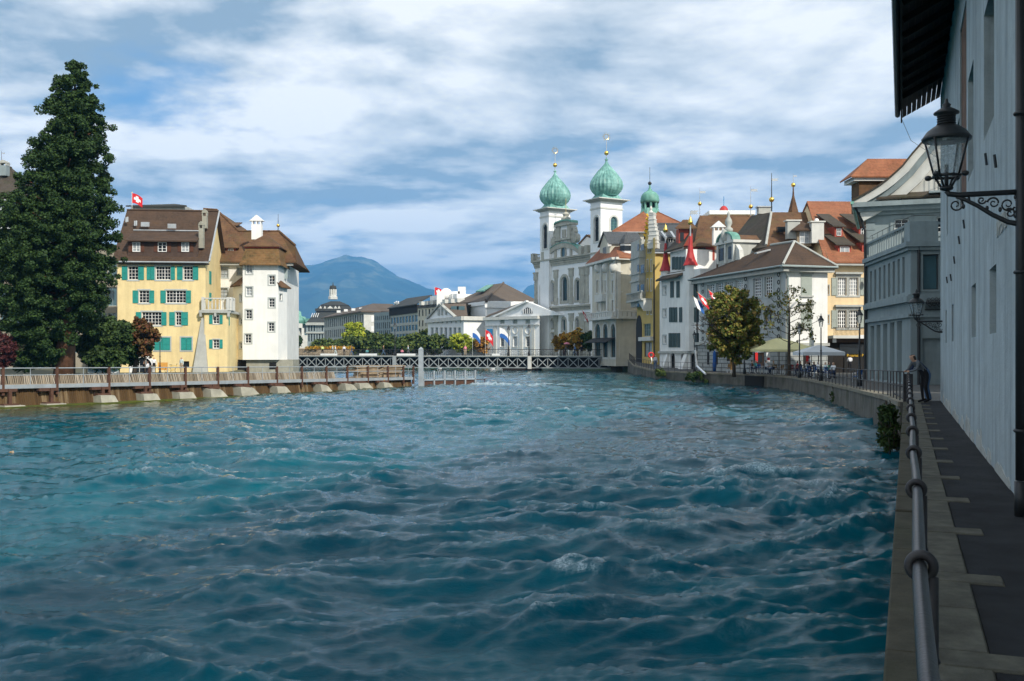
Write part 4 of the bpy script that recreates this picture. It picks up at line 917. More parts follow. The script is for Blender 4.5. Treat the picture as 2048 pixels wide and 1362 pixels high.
# white hotel with mansard and roof garden
f = Face.two(XY(c3(1340,0)[0],276), XY(c3(1640,0)[0],262)); uE = f.u(c3(1640,0)[0])
zt = rz(f,c3,1450,560); rows = [(rz(f,c3,1450,y1), rz(f,c3,1450,y0)) for y0,y1 in ((575,640),(680,740),(765,830))]
B,W = far_block('mansard_hotel','cream hotel with dark mansard dormers and white roof garden behind the theatre',f,0,uE,18,FZ,zt,rows,'stone_hotel',9,.4)
g = MB(); zm = rz(f,c3,1450,487); lo = [f.pt(0,zt+.01,.3),f.pt(uE,zt+.01,.3),f.pt(uE,zt+.01,-12),f.pt(0,zt+.01,-12)]; hi = [f.pt(1,zm,-1.8),f.pt(uE,zm,-1.8),f.pt(uE,zm,-11),f.pt(1,zm,-11)]; g.hexa(lo+hi); g.build('mansard','roof_far_dark',B.root)
for i in range(7): r = (1.2+i*3.2,2.6+i*3.2); MB().fbox(f,r[0],r[1],zt+.8,zm-.2,-2,.25).build('mansard_dormer','stone_pale',B.root)
MB().fbox(f,2.5,uE,zm+.01,rz(f,c3,1450,440),-9,-2.5).build('roof_storey','white_paint',B.root)
q = P(*c4(350,432),268); MB().ball(q,1.7,12,8,(1,1,1.0)).build('roof_dome','white_paint',B.root,True)
for x in (300,450,505): q = P(*c4(x,440),266); MB().box(q.x-1,q.x+1,q.y-1,q.y+1,q.z-4,q.z+ (2.2 if x == 505 else 1.0)).build('roof_hut','white_paint',B.root)
B.finish()
# theatre: pediment wing, sunlit flank, right wing, big hipped roof
f = Face.two(XY(c4(170,0)[0],250), XY(c4(522,0)[0],228)); u = lambda x: f.u(c4(x,0)[0]); uE = u(522)
B = Bld('theatre', f.pt(12,FZ,-14), 'white classical theatre with pediment and brown hipped roof beyond the bridge', 'theatre','plaster_church','frame_white','stone_pale')
zt = rz(f,c4,330,665); W = B.face(f,u(175),uE,FZ,zt,.3)
for i in range(7): x = 205+i*44; W.cwin(c4,x,755,x+24,862,nx=1,nz=3,arch=False,frame='stone_pale',pane='plaster_grey',sur=.1)
for i in range(7): x = 225+i*44; r = f.crect(c4,x,680,x+10,712); MB().fbox(f,*r,.02,.1).build('panel','stone_grey',B.root)
MB().fbox(f,u(165),uE+.3,zt-.8,zt+.1,-.3,.7).build('cornice','stone_pale',B.root)
a,b_ = u(180),u(440); zp = rz(f,c4,310,530)
MB().fprism(f,[(a,zt+.11),(b_,zt+.11),((a+b_)/2,zp)],-1.,.15).build('pediment','plaster_church',B.root)
for p,q in (((a-.3,zt+.15),((a+b_)/2,zp+.1)),((b_+.3,zt+.15),((a+b_)/2,zp+.1))): MB().bar(f.pt(*p,.2),f.pt(*q,.2),.9,.35).build('pediment_edge','stone_grey',B.root)
for x in (290,322,360): MB().fbox(f,u(x-8),u(x+8),zt+.8,zt+(3.6 if x == 322 else 2.4),.16,.4).build('relief','stone_grey',B.root)
g = MB(); pk0 = f.pt((a+b_)/2,zp+.15,.3); 
slabpoly(g,[f.pt(b_+.3,zt+.2,.3),pk0,P(*c4(545,520),243),P(*c4(560,635),233)],.25); slabpoly(g,[f.pt(a-.3,zt+.2,.3),pk0,pk0-f.n3*14,f.pt(a-.3,zt+.2,-14)],.25); g.build('wing_roof','roof_far',B.root)
for x in (437,495): q = P(*c4(x,572),237.5); MB().box(q.x-.9,q.x+.9,q.y-.5,q.y+.5,q.z-.3,q.z+.6).build('roof_window','glass_teal',B.root)
fk = f.turn(uE); le = fk.u(c4(728,0)[0]); W2 = B.face(fk,0,le,FZ,zt,.3)
MB().fbox(fk,-.3,le,zt-.8,zt+.1,-.3,.6).build('flank_cornice','stone_pale',B.root)
fw = Face.two(XY(c4(728,0)[0],226), XY(c4(1230,0)[0],216)); v = lambda x: fw.u(c4(x,0)[0]); zw = rz(fw,c4,960,655); uv = v(1260)
W3 = B.face(fw,v(735),uv,FZ,zw,.3)
for x in (897,1022,1145):
    W3.cwin(c4,x-22,675,x+22,718,nx=1,nz=1,frame='stone_pale',pane='shutter_grey'); W3.cwin(c4,x-20,842,x+20,940,nx=3,nz=6,sur=.15,sill=.2)
    q = fw.pt(v(x),rz(fw,c4,x,783),.02); MB().torus(q,fw.n3,.75,.16,14,6).build('roundel','stone_pale',B.root)
MB().fbox(fw,v(733),uv,rz(fw,c4,960,738),rz(fw,c4,960,728),0,.3).build('string_course','stone_pale',B.root)
for x in (828,960,1082,1200): MB().fbox(fw,v(x-14),v(x+14),FZ,rz(fw,c4,960,739),0.,.16).build('pilaster','stone_pale',B.root)
MB().fbox(fw,v(728),uv,zw-.5,zw+.15,-.3,.7).build('wing_cornice','stone_pale',B.root)
za = rz(fw,c4,1150,505); um = v(1150); MB().fprism(fw,[(v(830),zw+.16),(uv+6,zw+.16),(um,za)],-1,.1).build('wing_gable','plaster_church',B.root)
for p,q in (((v(825),zw+.2),(um,za+.15)),): MB().bar(fw.pt(*p,.3),fw.pt(*q,.3),.8,.35).build('gable_edge','white_paint',B.root)
q = fw.pt(v(1148),rz(fw,c4,1148,618),.12); K = 8; rw = (v(1195)-v(1100))/2
MB().fprism(fw,[(v(1148)+rw*math.cos(math.pi*i/K),rz(fw,c4,1148,618)+rw*.95*math.sin(math.pi*i/K)) for i in range(K+1)],.11,.2).build('lunette','glass',B.root)
for i in range(-2,3): MB().fbox(fw,v(1148)+i*rw*.4-.08,v(1148)+i*rw*.4+.08,rz(fw,c4,1148,618),rz(fw,c4,1148,618)+rw*.8,.21,.28).build('lunette_bar','white_paint',B.root)
g = MB(); slabpoly(g,[fw.pt(v(735),zw+.2,.3),fw.pt(um,za+.2,.2),P(*c4(1000,540),236),P(*c4(760,630),232)],.25); g.build('wing_roof','roof_far',B.root)
# stage house
fs_ = Face.two(XY(c4(590,0)[0],246), XY(c4(738,0)[0],236)); s0,s1 = 0, fs_.u(c4(738,0)[0]); zs = rz(fs_,c4,660,505)
W4 = B.face(fs_,0,s1,FZ,zs); ft = fs_.turn(s1); W5 = B.face(ft,0,26,FZ,zs); MB().fbox(ft,-.4,26,zs-1.6,zs-.1,-.2,.5).build('stage_cornice','white_paint',B.root); MB().fbox(fs_,-.4,s1+.4,zs-1.0,zs-.1,-.2,.5).build('stage_cornice','white_paint',B.root)
g = MB(); A_,B_ = P(*c4(420,520),262),P(*c4(735,492),235); C_ = P(*c4(1260,500),252); rA,rB = P(*c4(800,335),266),P(*c4(910,320),262)
for p in ((A_,B_,rB,rA),(B_,C_,rB)): slabpoly(g,p,.4)
ro = g.build('stage_roof','roof_far',B.root)
g = MB(); slabpoly(g,[P(*c4(640,400),255),P(*c4(720,392),252),P(*c4(808,333),262.5),P(*c4(745,340),265)],.3); g.build('copper_patch','copper',ro)
MB().tube([B_+Vector((0,0,.2)),rB+Vector((0,0,.1))],.25,5).build('hip_ridge','roof_far',ro)
r = fw.crect(c4,748,770,798,870); MB().fbox(fk.off(0),0,1,FZ,FZ+1,-.5,-.4).build('inner_step','stone_grey',B.root)
fq = Face.two((fk.pt(le-.2,0).x,fk.pt(le-.2,0).y),(fw.pt(v(735),0).x,fw.pt(v(735),0).y))
B.finish()
g = MB(); a = P(*c4(747,768),225.0); b_ = P(*c4(800,870),224.2); g.hexa([(a.x,a.y,b_.z),(b_.x,b_.y,b_.z),(b_.x,b_.y+.2,b_.z),(a.x,a.y+.2,b_.z),(a.x,a.y,a.z),(b_.x,b_.y,a.z),(b_.x,b_.y+.2,a.z),(a.x,a.y+.2,a.z)])
tag(g.build('banner','sign_blue'),'tall blue banner hanging at the corner of the white theatre','banner')
# ================================================================ church with two onion-domed towers
CD = Vector((.52,-.855)); f = Face(XY(1070,222), CD); u = lambda x: f.u(ch(x,0)[0]); z = lambda x,y: f.uz(*ch(x,y))[1]
B = Bld('church', f.pt(13,FZ,-12), 'white baroque church with grey pilasters and two green onion domes', 'church','plaster_church','frame_dark','stone_church')
UE = 27.0; zc = z(60,320); zl = z(60,815); zb0, zb1 = z(60,300), z(60,215)
W = B.face(f,u(55),UE,FZ-.3,zb1-1.2,.55); B.block(f,u(55),UE,24,FZ-.3,zb1-1.4)
for x0,y0,x1,y1 in ((118,528,156,742),(220,513,258,730),(495,486,536,712)): W.cwin(ch,x0,y0,x1,y1,nx=3,nz=9,arch=True,sur=.45,surp=.06,pane='glass_teal',bar=.05)
W.cwin(ch,345,455,408,716,nx=4,nz=10,arch=True,sur=.6,surp=.14,pane='glass_teal',bar=.05)
for x0,y0,x1,y1 in ((125,932,156,1020),(228,926,260,1012),(352,908,388,1040),(503,906,533,1005)): W.cwin(ch,x0,y0,x1,y1,nx=2,nz=4,arch=True,sur=.4,surp=.12,pane='glass_teal',sill=.35)
for x0,y0,x1,y1 in ((125,1075,157,1150),(228,1068,258,1140),(505,1060,535,1130)): W.cwin(ch,x0,y0,x1,y1,nx=2,nz=3,sur=.25,surp=.1,sill=.25)
for x0,x1 in ((112,153),(215,260),(340,400),(495,540)): W.cwin(ch,x0,1195,x1,1345,nx=2,nz=3,arch=True,sur=.45,surp=.2,frame='wood_brown',pane='wood_brown',name='portal')
def pil(a,b_,wide=0.):
    for z0_,z1_,ca in ((FZ-.2,zl-1.3,1.6),(zl+.75,zc-1.9,1.7)):
        g = MB(); g.fbox(f,a,b_,z0_,z1_,-.02,.14); p_ = g.build('pilaster','stone_church',B.root)
        MB().fbox(f,a-.15,b_+.15,z0_+.003,z0_+1.5,-.02,.22).build('pilaster_base','stone_church',p_)
        MB().fbox(f,a-.22,b_+.22,z1_-ca,z1_-.25,.0,.22).build('capital','stone_church',p_); MB().fbox(f,a-.35,b_+.35,z1_-.24,z1_+.1,.0,.3).build('abacus','stone_church',p_)
for x0,x1 in ((52,82),(162,195),(270,302),(435,470),(548,600),(604,640)): pil(u(x0),u(x1))
pil(UE-1.4,UE-.2)
for z0_,z1_,n1 in ((zl-.6,zl-.3,.18),(zl-.29,zl+.05,.28),(zl+.06,zl+.45,.55),(zc-.9,zc-.5,.2),(zc-.49,zc+.0,.3),(zc+.01,zc+.35,.55),(zc+.36,zc+.7,.85)):
    MB().fbox(f,u(55)-n1*.6,UE+n1*.6,z0_,z1_,-.1,n1).build('cornice','stone_church',B.root)
zr0 = zc+.72
for a,b_ in ((u(50),u(165)),(u(575),UE)):
    baluster_row(B,f.pt(a,0,.25),f.pt(b_,0,.25),zr0,zb1,.55,'stone_church',r=.17)
for x in (52,165,575,640): MB().fbox(f,u(x)-.5,u(x)+.5,zr0,zb1+.25,-.4,.75).build('balustrade_pier','stone_church',B.root)
# big segmental gable with its wall
ua,ub = u(150),u(585); um = (ua+ub)/2; zp = z(370,92); hw = (ub-ua)/2; rise = zp-zr0; rr_ = (hw*hw+rise*rise)/(2*rise); zcn = zp-rr_; K = 18; t0 = math.asin(hw/rr_)
arc = [(um+rr_*math.sin(-t0+2*t0*i/K), zcn+rr_*math.cos(-t0+2*t0*i/K)) for i in range(K+1)]
MB().fprism(f,[(ub,zr0),(ua,zr0)][::-1]+arc[::-1],-1.2,.02).build('gable_wall','plaster_church',B.root)
for (a0,b0),(a1,b1) in zip(arc,arc[1:]):
    pass
g = MB()
for (a0,b0),(a1,b1) in zip(arc,arc[1:]):
    g.fprism(f,[(a0,b0-.9),(a1,b1-.9),(a1,b1+.12),(a0,b0+.12)],-1.3,.4)
g.build('gable_arch','stone_church',B.root)
g = MB()
for (a0,b0),(a1,b1) in zip(arc,arc[1:]): g.fprism(f,[(a0,b0+.13),(a1,b1+.13),(a1,b1+.28),(a0,b0+.28)],-1.3,.5)
g.build('gable_arch_cover','copper',B.root)
for x0,x1 in ((272,293),(443,462)): MB().fbox(f,u(x0),u(x1),zr0,z((x0+x1)/2,150),0,.3).build('gable_pilaster','stone_church',B.root)
q = f.pt(u(370),z(370,195),.1); g = MB(); Kk = 18
ring = [(u(370)+1.05*math.cos(2*math.pi*i/Kk), z(370,195)+1.65*math.sin(2*math.pi*i/Kk)) for i in range(Kk)]; rin = [(u(370)+.72*math.cos(2*math.pi*i/Kk), z(370,195)+1.25*math.sin(2*math.pi*i/Kk)) for i in range(Kk)]
for i in range(Kk): j = (i+1)%Kk; g.fprism(f,[ring[i],ring[j],rin[j],rin[i]],.021,.25)
og = g.build('oval_frame','stone_church',B.root); MB().fprism(f,rin,.022,.06).build('oval_glass','glass_teal',og)
# attic with volutes and small segmental top
u5 = lambda x: f.u(c5(x,0)[0]); z5 = lambda x,y: f.uz(*c5(x,y))[1]
a,b_ = u5(388),u5(535); zt0,zt1 = zp-.2, z5(460,1110)
MB().fbox(f,a,b_,zt0,zt1,-1.4,.01).build('attic_wall','plaster_church',B.root)
for x0,x1 in ((385,425),(505,540)): MB().fbox(f,u5(x0),u5(x1),zt0,zt1,.011,.3).build('attic_pilaster','stone_church',B.root)
MB().fbox(f,u5(450),u5(485),z5(460,1230),z5(460,1150),.012,.3).build('cartouche','stone_church',B.root)
for z0_,z1_ in ((z5(460,1262),z5(460,1240)),(zt1+.01,zt1+.45)): MB().fbox(f,a-.4,b_+.4,z0_,z1_,-1.5,.6).build('attic_cornice','stone_church',B.root)
hw = (b_-a)/2+.4; um2 = (a+b_)/2; ri = z5(460,1062)-zt1-.45; K = 10
arc2 = [(um2+hw*math.cos(math.pi*i/K), zt1+.46+ri*math.sin(math.pi*i/K)) for i in range(K+1)]
MB().fprism(f,arc2,-1.4,.3).build('attic_top','stone_church',B.root)
g = MB()
for (a0,b0),(a1,b1) in zip(arc2,arc2[1:]): g.fprism(f,[(a0,b0),(a1,b1),(a1,b1+.3),(a0,b0+.3)],-1.5,.6)
g.build('attic_top_cover','copper',B.root)
g = MB(); q = f.pt(um2,zt1+ri+.7,-.5); g.lathe(q,[(1.0,0),(1.0,.5),(.5,.8),(.75,1.3),(.4,1.7),(.1,1.8)],10); fi = g.build('gable_urn','stone_church',B.root); MB().tube([q+Vector((0,0,1.8)),q+Vector((0,0,4.6))],.05,5).build('gable_cross','gold',fi)
for sg,xx in ((-1,a),(1,b_)):
    for k,(du,zz_,rv) in enumerate(((1.2,zt0+1.0,1.0),(.6,zt0+2.4,.7),(.45,zt1-.9,.6))):
        g = MB(); g.prism([f.pt(xx+sg*du+rv*math.cos(2*math.pi*i/10),zz_+rv*math.sin(2*math.pi*i/10),-.9) for i in range(10)],f.n3*1.1); g.build('volute','stone_church',B.root)
# nave roof
r0 = f.pt(um,z5(650,1145),-6); r1 = f.pt(um+.0,z5(650,1145)+1,-45); g = MB()
for e in (u(120),UE-2): slabpoly(g,[r0,r1,f.pt(e,zb1-1,-45),f.pt(e,zb1-1,-6)],.4)
g.build('nave_roof','tile_rust',B.root); MB().fprism(f.off(-6.2),[(u(120),zb1-1.2),(UE-2,zb1-1.2),(um,r0.z-.3)],-.3,0).build('nave_gable','plaster_church',B.root)
# towers
def tower(cpx, Yc, wl, wr, xc5, k, ys):
    c_ = Vector(XY(c5(cpx,0)[0],Yc)); back = Vector((.855,.52))
    fl = Face(c_, -CD); fl.n = -back; fl.n3 = Vector((fl.n.x,fl.n.y,0))
    fr = Face(c_, back); fr.n = CD; fr.n3 = Vector((CD.x,CD.y,0))
    ce2 = c_-CD*wl/2+back*wr/2; cen = Vector((ce2.x,ce2.y,0)); Yt = cen.y
    zz = lambda y: EYE+(HZ-c5(0,y)[1])/F*Yt
    ztop = zz(ys['corn1'])
    Wl = B.face(fl,0,wl,FZ,ztop,.4); Wr = B.face(fr,0,wr,FZ,ztop,.4)
    for w_,rc in ((Wl,ys['wl']),(Wr,ys['wr'])):
        if rc:
            r = w_.f.crect(c5,*rc); w_.win(r,nx=2,nz=5,arch=True,sur=.4,surp=.1,surm='stone_pale',frame='copper' if w_ is Wr else 'frame_dark',pane='glass_teal' if w_ is Wr else 'glass')
    p3,p4 = c_+back*wr, c_-CD*wl; p5 = p3-CD*wl
    for p,q in ((p3,p5),(p5,p4)): B.extra.add([Vector((p.x,p.y,FZ)),Vector((q.x,q.y,FZ)),Vector((q.x,q.y,ztop)),Vector((p.x,p.y,ztop))],[(0,1,2,3)])
    def tier(z0_,z1_,e,m_,nm,par=None):
        pts = [c_+CD*e-back*e, p3+CD*e+back*e, p5-CD*e+back*e, p4-CD*e-back*e]
        return MB().prism([Vector((p.x,p.y,z0_)) for p in pts],(0,0,z1_-z0_)).build(nm,m_,par or B.root)
    h = zz(ys['corn0'])-ztop
    zs = zz(ys['string']); tier(zs-.25,zs+.1,.12,'stone_pale','tower_string')
    tc_ = tier(ztop+.0,ztop+h*.35,.35,'stone_grey','tower_cornice'); tier(ztop+h*.36,ztop+h*.7,.7,'stone_grey','cornice_step'); tier(ztop+h*.71,ztop+h,1.15,'stone_pale','cornice_top')
    s = Yt/F/5.2375
    g = MB(); zf = ztop+h
    pts = [c_+CD*.9-back*.9, p3+CD*.9+back*.9, p5-CD*.9+back*.9, p4-CD*.9-back*.9]; rn = 100*k*s
    lo = [Vector((p.x,p.y,zf+.01)) for p in pts]; hi = [cen+(Vector((p.x,p.y,0))-cen)*.52+Vector((0,0,zz(ys['neck'])+.1)) for p in pts]; md = [a.lerp(b2,.6)-Vector((0,0,.5)) for a,b2 in zip(lo,hi)]
    for A_,B_ in ((lo,md),(md,hi)):
        for i in range(4): g.add([A_[i],A_[(i+1)%4],B_[(i+1)%4],B_[i]],[(0,1,2,3)])
    g.build('dome_skirt','copper_dome',B.root)
    g = MB(); y0 = ys['neck']; prof = [(100,-6),(102,0),(118,14),(138,36),(153,66),(158,95),(150,135),(132,170),(107,206),(80,240),(55,268),(35,290),(20,310),(11,330),(7,350),(5,372)]
    g.lathe(cen,[(r_*k*s, zz(y0-dy*k)) for r_,dy in prof],52,0,rib=.05)
    d_ = g.build('onion_dome','copper_dome',B.root)
    zb_ = zz(y0-372*k); MB().ball(cen+Vector((0,0,zz(y0-350*k))),.35,8,6,(1,1,.5)).build('dome_collar','copper',d_)
    MB().ball(cen+Vector((0,0,zz(ys['ball']))),22*k*s,14,10).build('gold_ball','gold',d_,True)
    g = MB(); g.tube([cen+Vector((0,0,zb_-.5)),cen+Vector((0,0,zz(ys['cross'])))],[.09,.05],5); g.build('spire_rod','zinc',d_)
    g = MB(); q = cen+Vector((0,0,zz(ys['cross'])-.8)); g.torus(q,(.4,-1,0),.55,.05,16,5)
    for i in range(12): t = R(30*i); dv = Vector((math.cos(t)*.93,math.cos(t)*.37,math.sin(t))); g.tube([q+dv*.5,q+dv*.95],.03,4)
    g.build('sunburst','gold',d_)
tower(303,216,3.53,5.54,365,1.0,dict(corn1=968,corn0=940,string=1020,neck=890,ball=472,cross=282,wl=(242,1092,286,1345),wr=None))
tower(845,200,3.47,5.44,905,1.065,dict(corn1=872,corn0=840,string=935,neck=790,ball=346,cross=135,wl=(780,1012,826,1270),wr=(948,1012,1020,1162)))
B.finish()
# ================================================================ house with copper lantern and pyramid roof
Yp = 178; q = P(*c5(1350,1300),Yp); B = Bld('lantern_roof_house', Vector((q.x,q.y,FZ)), 'tall house with red pyramid roof and green copper lantern on top','house','stone_hotel')
s = Yp/F/5.2375; ap = P(*c5(1350,975),Yp); zb = P(*c5(0,1230),Yp).z; hwid = 6.8
f = Face(XY(c5(1080,0)[0],170),(1,.0)); ce = Vector((ap.x,f.a.y+hwid,0)); f = Face((ce.x-hwid,170),(1,0))
W = B.face(f,0,2*hwid,FZ,zb); B.block(f,0,2*hwid,2*hwid,FZ,zb)
hip(B,f,0,2*hwid,2*hwid,zb,ap.z+.6,.6,hl=hwid*.97,hr=hwid*.97,matn='tile_red')
zl_ = lambda y: EYE+(HZ-c5(0,y)[1])/F*(ce.y)
g = MB(); rl = 88*s*1.02; g.lathe(ce,[(rl*1.25,zl_(1000)),(rl*1.12,zl_(960)),(rl*1.0,zl_(930))],8,R(22.5)); la = g.build('lantern_base','copper',B.root)
for i in range(8):
    t = R(45*i); q = ce+Vector((math.cos(t)*rl*.86,math.sin(t)*rl*.86,0)); MB().lathe(q,[(.22,zl_(950)),(.22,zl_(850))],6).build('lantern_post','copper',la)
g = MB(); g.lathe(ce,[(rl*.5,zl_(950)),(rl*.5,zl_(850))],8); g.build('lantern_core','black',la)
g = MB(); g.lathe(ce,[(rl*1.08,zl_(868)),(rl*1.1,zl_(845)),(rl*1.02,zl_(800)),(rl*.75,zl_(765)),(rl*.3,zl_(742)),(rl*.12,zl_(715)),(rl*.07,zl_(665))],16,0,rib=.03); g.build('lantern_dome','copper',la,True)
MB().ball(ce+Vector((0,0,zl_(664))),.34,10,7).build('lantern_ball','iron',la,True); MB().tube([ce+Vector((0,0,zl_(664))),ce+Vector((0,0,zl_(495)))],.035,5).build('lantern_rod','iron',la)
B.finish()
# ================================================================ corner hotel at the bridge end
A0,A1,A2 = XY(1184.5,161), XY(1232,150), XY(1273.5,151.5); f = Face.two(A0,A1); h = Face.two(A1,A2)
B = Bld('corner_hotel', Vector((*A1,FZ)), 'pale stone corner hotel with arcade and balcony band at the bridge end','hotel','stone_hotel','frame_white','stone_pale')
u = lambda x: f.u(chh(x,0)[0]); v = lambda x: h.u(chh(x,0)[0]); LF = u(300); LH = v(500)
ze = h.uz(*chh(400,240))[1]; W = B.face(f,0,LF,FZ-1.,ze,.35); V = B.face(h,0,LH,FZ-1.,ze,.35)
for x0,x1 in ((98,150),(175,222),(250,297)): W.cwin(chh,x0,865,x1,1190,nx=2,nz=6,arch=True,sur=.3,surm='stone_pale',pane='glass_teal',frame='frame_dark',name='arcade_window')
for y0,y1,xs in ((290,372,((112,134),(180,204),(256,284))),(442,562,((112,128),(141,157),(160,175),(193,210),(262,288))),(632,738,((115,130),(190,205),(262,288)))):
    for x0,x1 in xs: W.cwin(chh,x0,y0,x1,y1,nx=2,nz=3,sur=.15,frame='frame_white',surm='stone_pale')
for x0,y0,x1,y1 in ((360,262,405,355),(357,430,405,548),(360,625,410,728)): V.cwin(chh,x0,y0,x1,y1,nx=2,nz=2,sur=.2,sill=.18,pane='glass_curtain' if y0 == 430 else 'glass')
for x0,x1 in ((345,374),(384,412)): V.cwin(chh,x0,855,x1,940,nx=1,nz=2,arch=True,sur=.16)
V.cwin(chh,345,1030,410,1180,nx=2,nz=2,sur=.25,frame='frame_dark',name='door')
zb = h.uz(*chh(400,795))[1]; zt = h.uz(*chh(400,738))[1]
MB().fbox(f,-1.2,LF+.8,zb-.35,zb,-.1,1.0).build('balcony_slab','stone_pale',B.root); MB().fbox(h,-.2,LH+.2,zb-.34,zb+.01,-.1,1.02).build('balcony_slab','stone_pale',B.root)
MB().fbox(f,-1.1,LF+.6,zt-.16,zt,.72,.95).build('balcony_rail','stone_pale',B.root); MB().fbox(h,-.1,LH+.1,zt-.15,zt+.01,.74,.96).build('balcony_rail','stone_pale',B.root)
for k in range(14): uu = -.9+k*(LF+1.3)/13; MB().fbox(f,uu-.28,uu+.28,zb+.01,zt-.17,.78,.9).build('balcony_panel','stone_pale',B.root)
for k in range(5): uu = .2+k*(LH-.4)/4; MB().fbox(h,uu-.28,uu+.28,zb+.02,zt-.16,.8,.92).build('balcony_panel','stone_pale',B.root)
for x in (165,225,300): MB().fbox(f,u(x)-.28,u(x)+.28,zb+.05,ze-.2,0,.3).build('pilaster','stone_pale',B.root)
for uu in (.35,LH-.5): MB().fbox(h,uu-.3,uu+.3,zb+.05,ze-.2,0,.3).build('pilaster','stone_pale',B.root)
for x in (150,225,300,440): 
    ff_,uu = (f,u(x)) if x < 320 else (h,v(455)); q = ff_.pt(uu,ff_.uz(*chh(x,320))[1],.3); MB().ball(q,.75,8,6,(1,.6,1)).build('carved_shell','stone_pale',B.root,True)
MB().fbox(f,-.9,LF+.7,ze-.1,ze+.25,-.3,.9).build('eave','stone_pale',B.root); MB().fbox(h,-.5,LH+.5,ze-.09,ze+.26,-.3,.92).build('eave','stone_pale',B.root)
# oriel on the river side
a,b_ = u(140),u(212); z0_,z1_ = f.uz(*chh(175,650))[1], f.uz(*chh(175,580))[1]
MB().fbox(f,a,b_,z0_,z1_,0,.8).build('oriel_balcony','stone_pale',B.root)
# roof
g = MB(); E = [f.pt(-.9,ze+.26,.9), h.pt(0,ze+.26,.95), h.pt(LH+.5,ze+.26,.9)]; rA,rB = P(*chh(250,30),160),P(*chh(420,45),159); rB2 = P(*chh(520,20),159)
for p in ((E[0],E[1],rB,rA),(E[1],E[2],rB2,rB)): slabpoly(g,p,.2)
slabpoly(g,[E[0],rA,E[0]-f.n3*11],.2); ro = g.build('roof','tile_red',B.root)
r = f.off(-.6).crect(chh,145,95,240,228); dm = dormer(B,f,(r[0],r[1],r[2],r[3]),-.6,5.5,'stone_hotel','slate','gable',2.1,.3,4,1,win=f.off(-.6).crect(chh,175,115,212,205),frame='stone_pale')
MB().fbox(f.off(-.6),r[1]-.02,r[1]+.25,r[3]-.5,r[3]+.0,-.2,.4).build('dormer_corbel','stone_pale',dm)
q = P(*chh(402,180),152.8); q1 = P(*chh(402,88),152.8); q2 = P(*chh(402,22),152.8); sc_ = 152.8/F/4.865
g = MB(); g.lathe(Vector((q.x,q.y,0)),[(62*sc_,q.z-.5),(62*sc_,q1.z)],8,R(22.5)); od = g.build('dormer','white_paint',B.root)
for i in range(8):
    t = R(45*i); e = Vector((q.x+math.cos(t)*58.5*sc_,q.y+math.sin(t)*58.5*sc_,0)); n_ = Vector((math.cos(t),math.sin(t))); fw_ = Face(e.to_2d(),(n_.y,-n_.x)); fw_.n = n_; fw_.n3 = Vector((n_.x,n_.y,0))
    MB().fbox(fw_,-.42,.42,q.z+.35,q1.z-.3,-.1,.05).build('window','glass',od)
g = MB(); g.lathe(Vector((q.x,q.y,0)),[(76*sc_,q1.z),(60*sc_,q1.z+.7),(28*sc_,q1.z+1.4),(6*sc_,q2.z),(2*sc_,q2.z+.8)],8,R(22.5)); g.build('dormer_roof','slate',od)
B.block(f,0,LF,9,FZ-1.,ze); B.finish()
for k,(x0,x1) in enumerate(((15,78),(82,155),(160,235),(240,300))):
    pass
for k,(x0,x1) in enumerate(((85,160),(162,232),(236,300))):
    a,b_ = u(x0),u(x1); zt_ = f.uz(*chh(190,1000))[1]; zb_ = f.uz(*chh(190,1050))[1]
    g = MB(); g.hexa([f.pt(a,zb_,1.6),f.pt(b_,zb_,1.6),f.pt(b_,zt_-.1,.05),f.pt(a,zt_-.1,.05),f.pt(a,zb_+.08,1.62),f.pt(b_,zb_+.08,1.62),f.pt(b_,zt_,.07),f.pt(a,zt_,.07)])
    aw = tag(g.build('awning','black'),['black sloping awning over the leftmost hotel arch','black sloping awning over the middle hotel arch','black sloping awning over the right hotel arch beside the door'][k],'awning','awnings over the hotel arcade')
# ================================================================ yellow house with stepped gable
A0,A1,A2 = XY(1274,140), XY(1309.5,131), XY(1321,131.05); f = Face.two(A0,A1); h = Face.two(A1,A2)
B = Bld('stepped_gable_house', Vector((*A1,1.6)), 'narrow ochre house with white stepped gable and grey oriel','house','plaster_ochre','frame_white','stone_pale')
u = lambda x: f.u(chh(x,0)[0]); v = lambda x: h.u(chh(x,0)[0]); LF = u(680); LH = v(737); zt = f.uz(*chh(640,40))[1]; zt2 = h.uz(*chh(710,210))[1]
W = B.face(f,0,LF,1.,zt,.25); V = B.face(h,0,LH,1.,zt2,.25)
for y0,y1,xs in ((90,170,((612,624),(632,644))),(242,350,((604,616),(640,652))),(430,540,((604,616),(640,652))),(690,770,((604,616),(640,652)))):
    for x0,x1 in xs: W.cwin(chh,x0,y0,x1,y1,nx=1,nz=3,sur=.12,pane='glass')
W.cwin(chh,570,862,640,985,nx=4,nz=2,fw=.08,frame='frame_grey',pane='glass_teal',name='shop_window'); W.cwin(chh,575,1045,650,1185,nx=2,nz=1,frame='frame_dark',pane='glass',name='shop_window')
MB().fbox(f,u(552),u(668),f.uz(*chh(600,1030))[1],f.uz(*chh(600,992))[1],0,.5).build('shop_fascia','stone_pale',B.root)
# dark passage arch between hotel and house
a,b_ = u(500),u(556); g = MB(); K = 8; zs = f.uz(*chh(520,910))[1]; rr_ = (b_-a)/2
MB().fprism(f,[(a,1.),(b_,1.)]+[((a+b_)/2+rr_*math.cos(math.pi*i/K),zs+rr_*1.2*math.sin(math.pi*i/K)) for i in range(K+1)],.01,.06).build('passage','black',B.root)
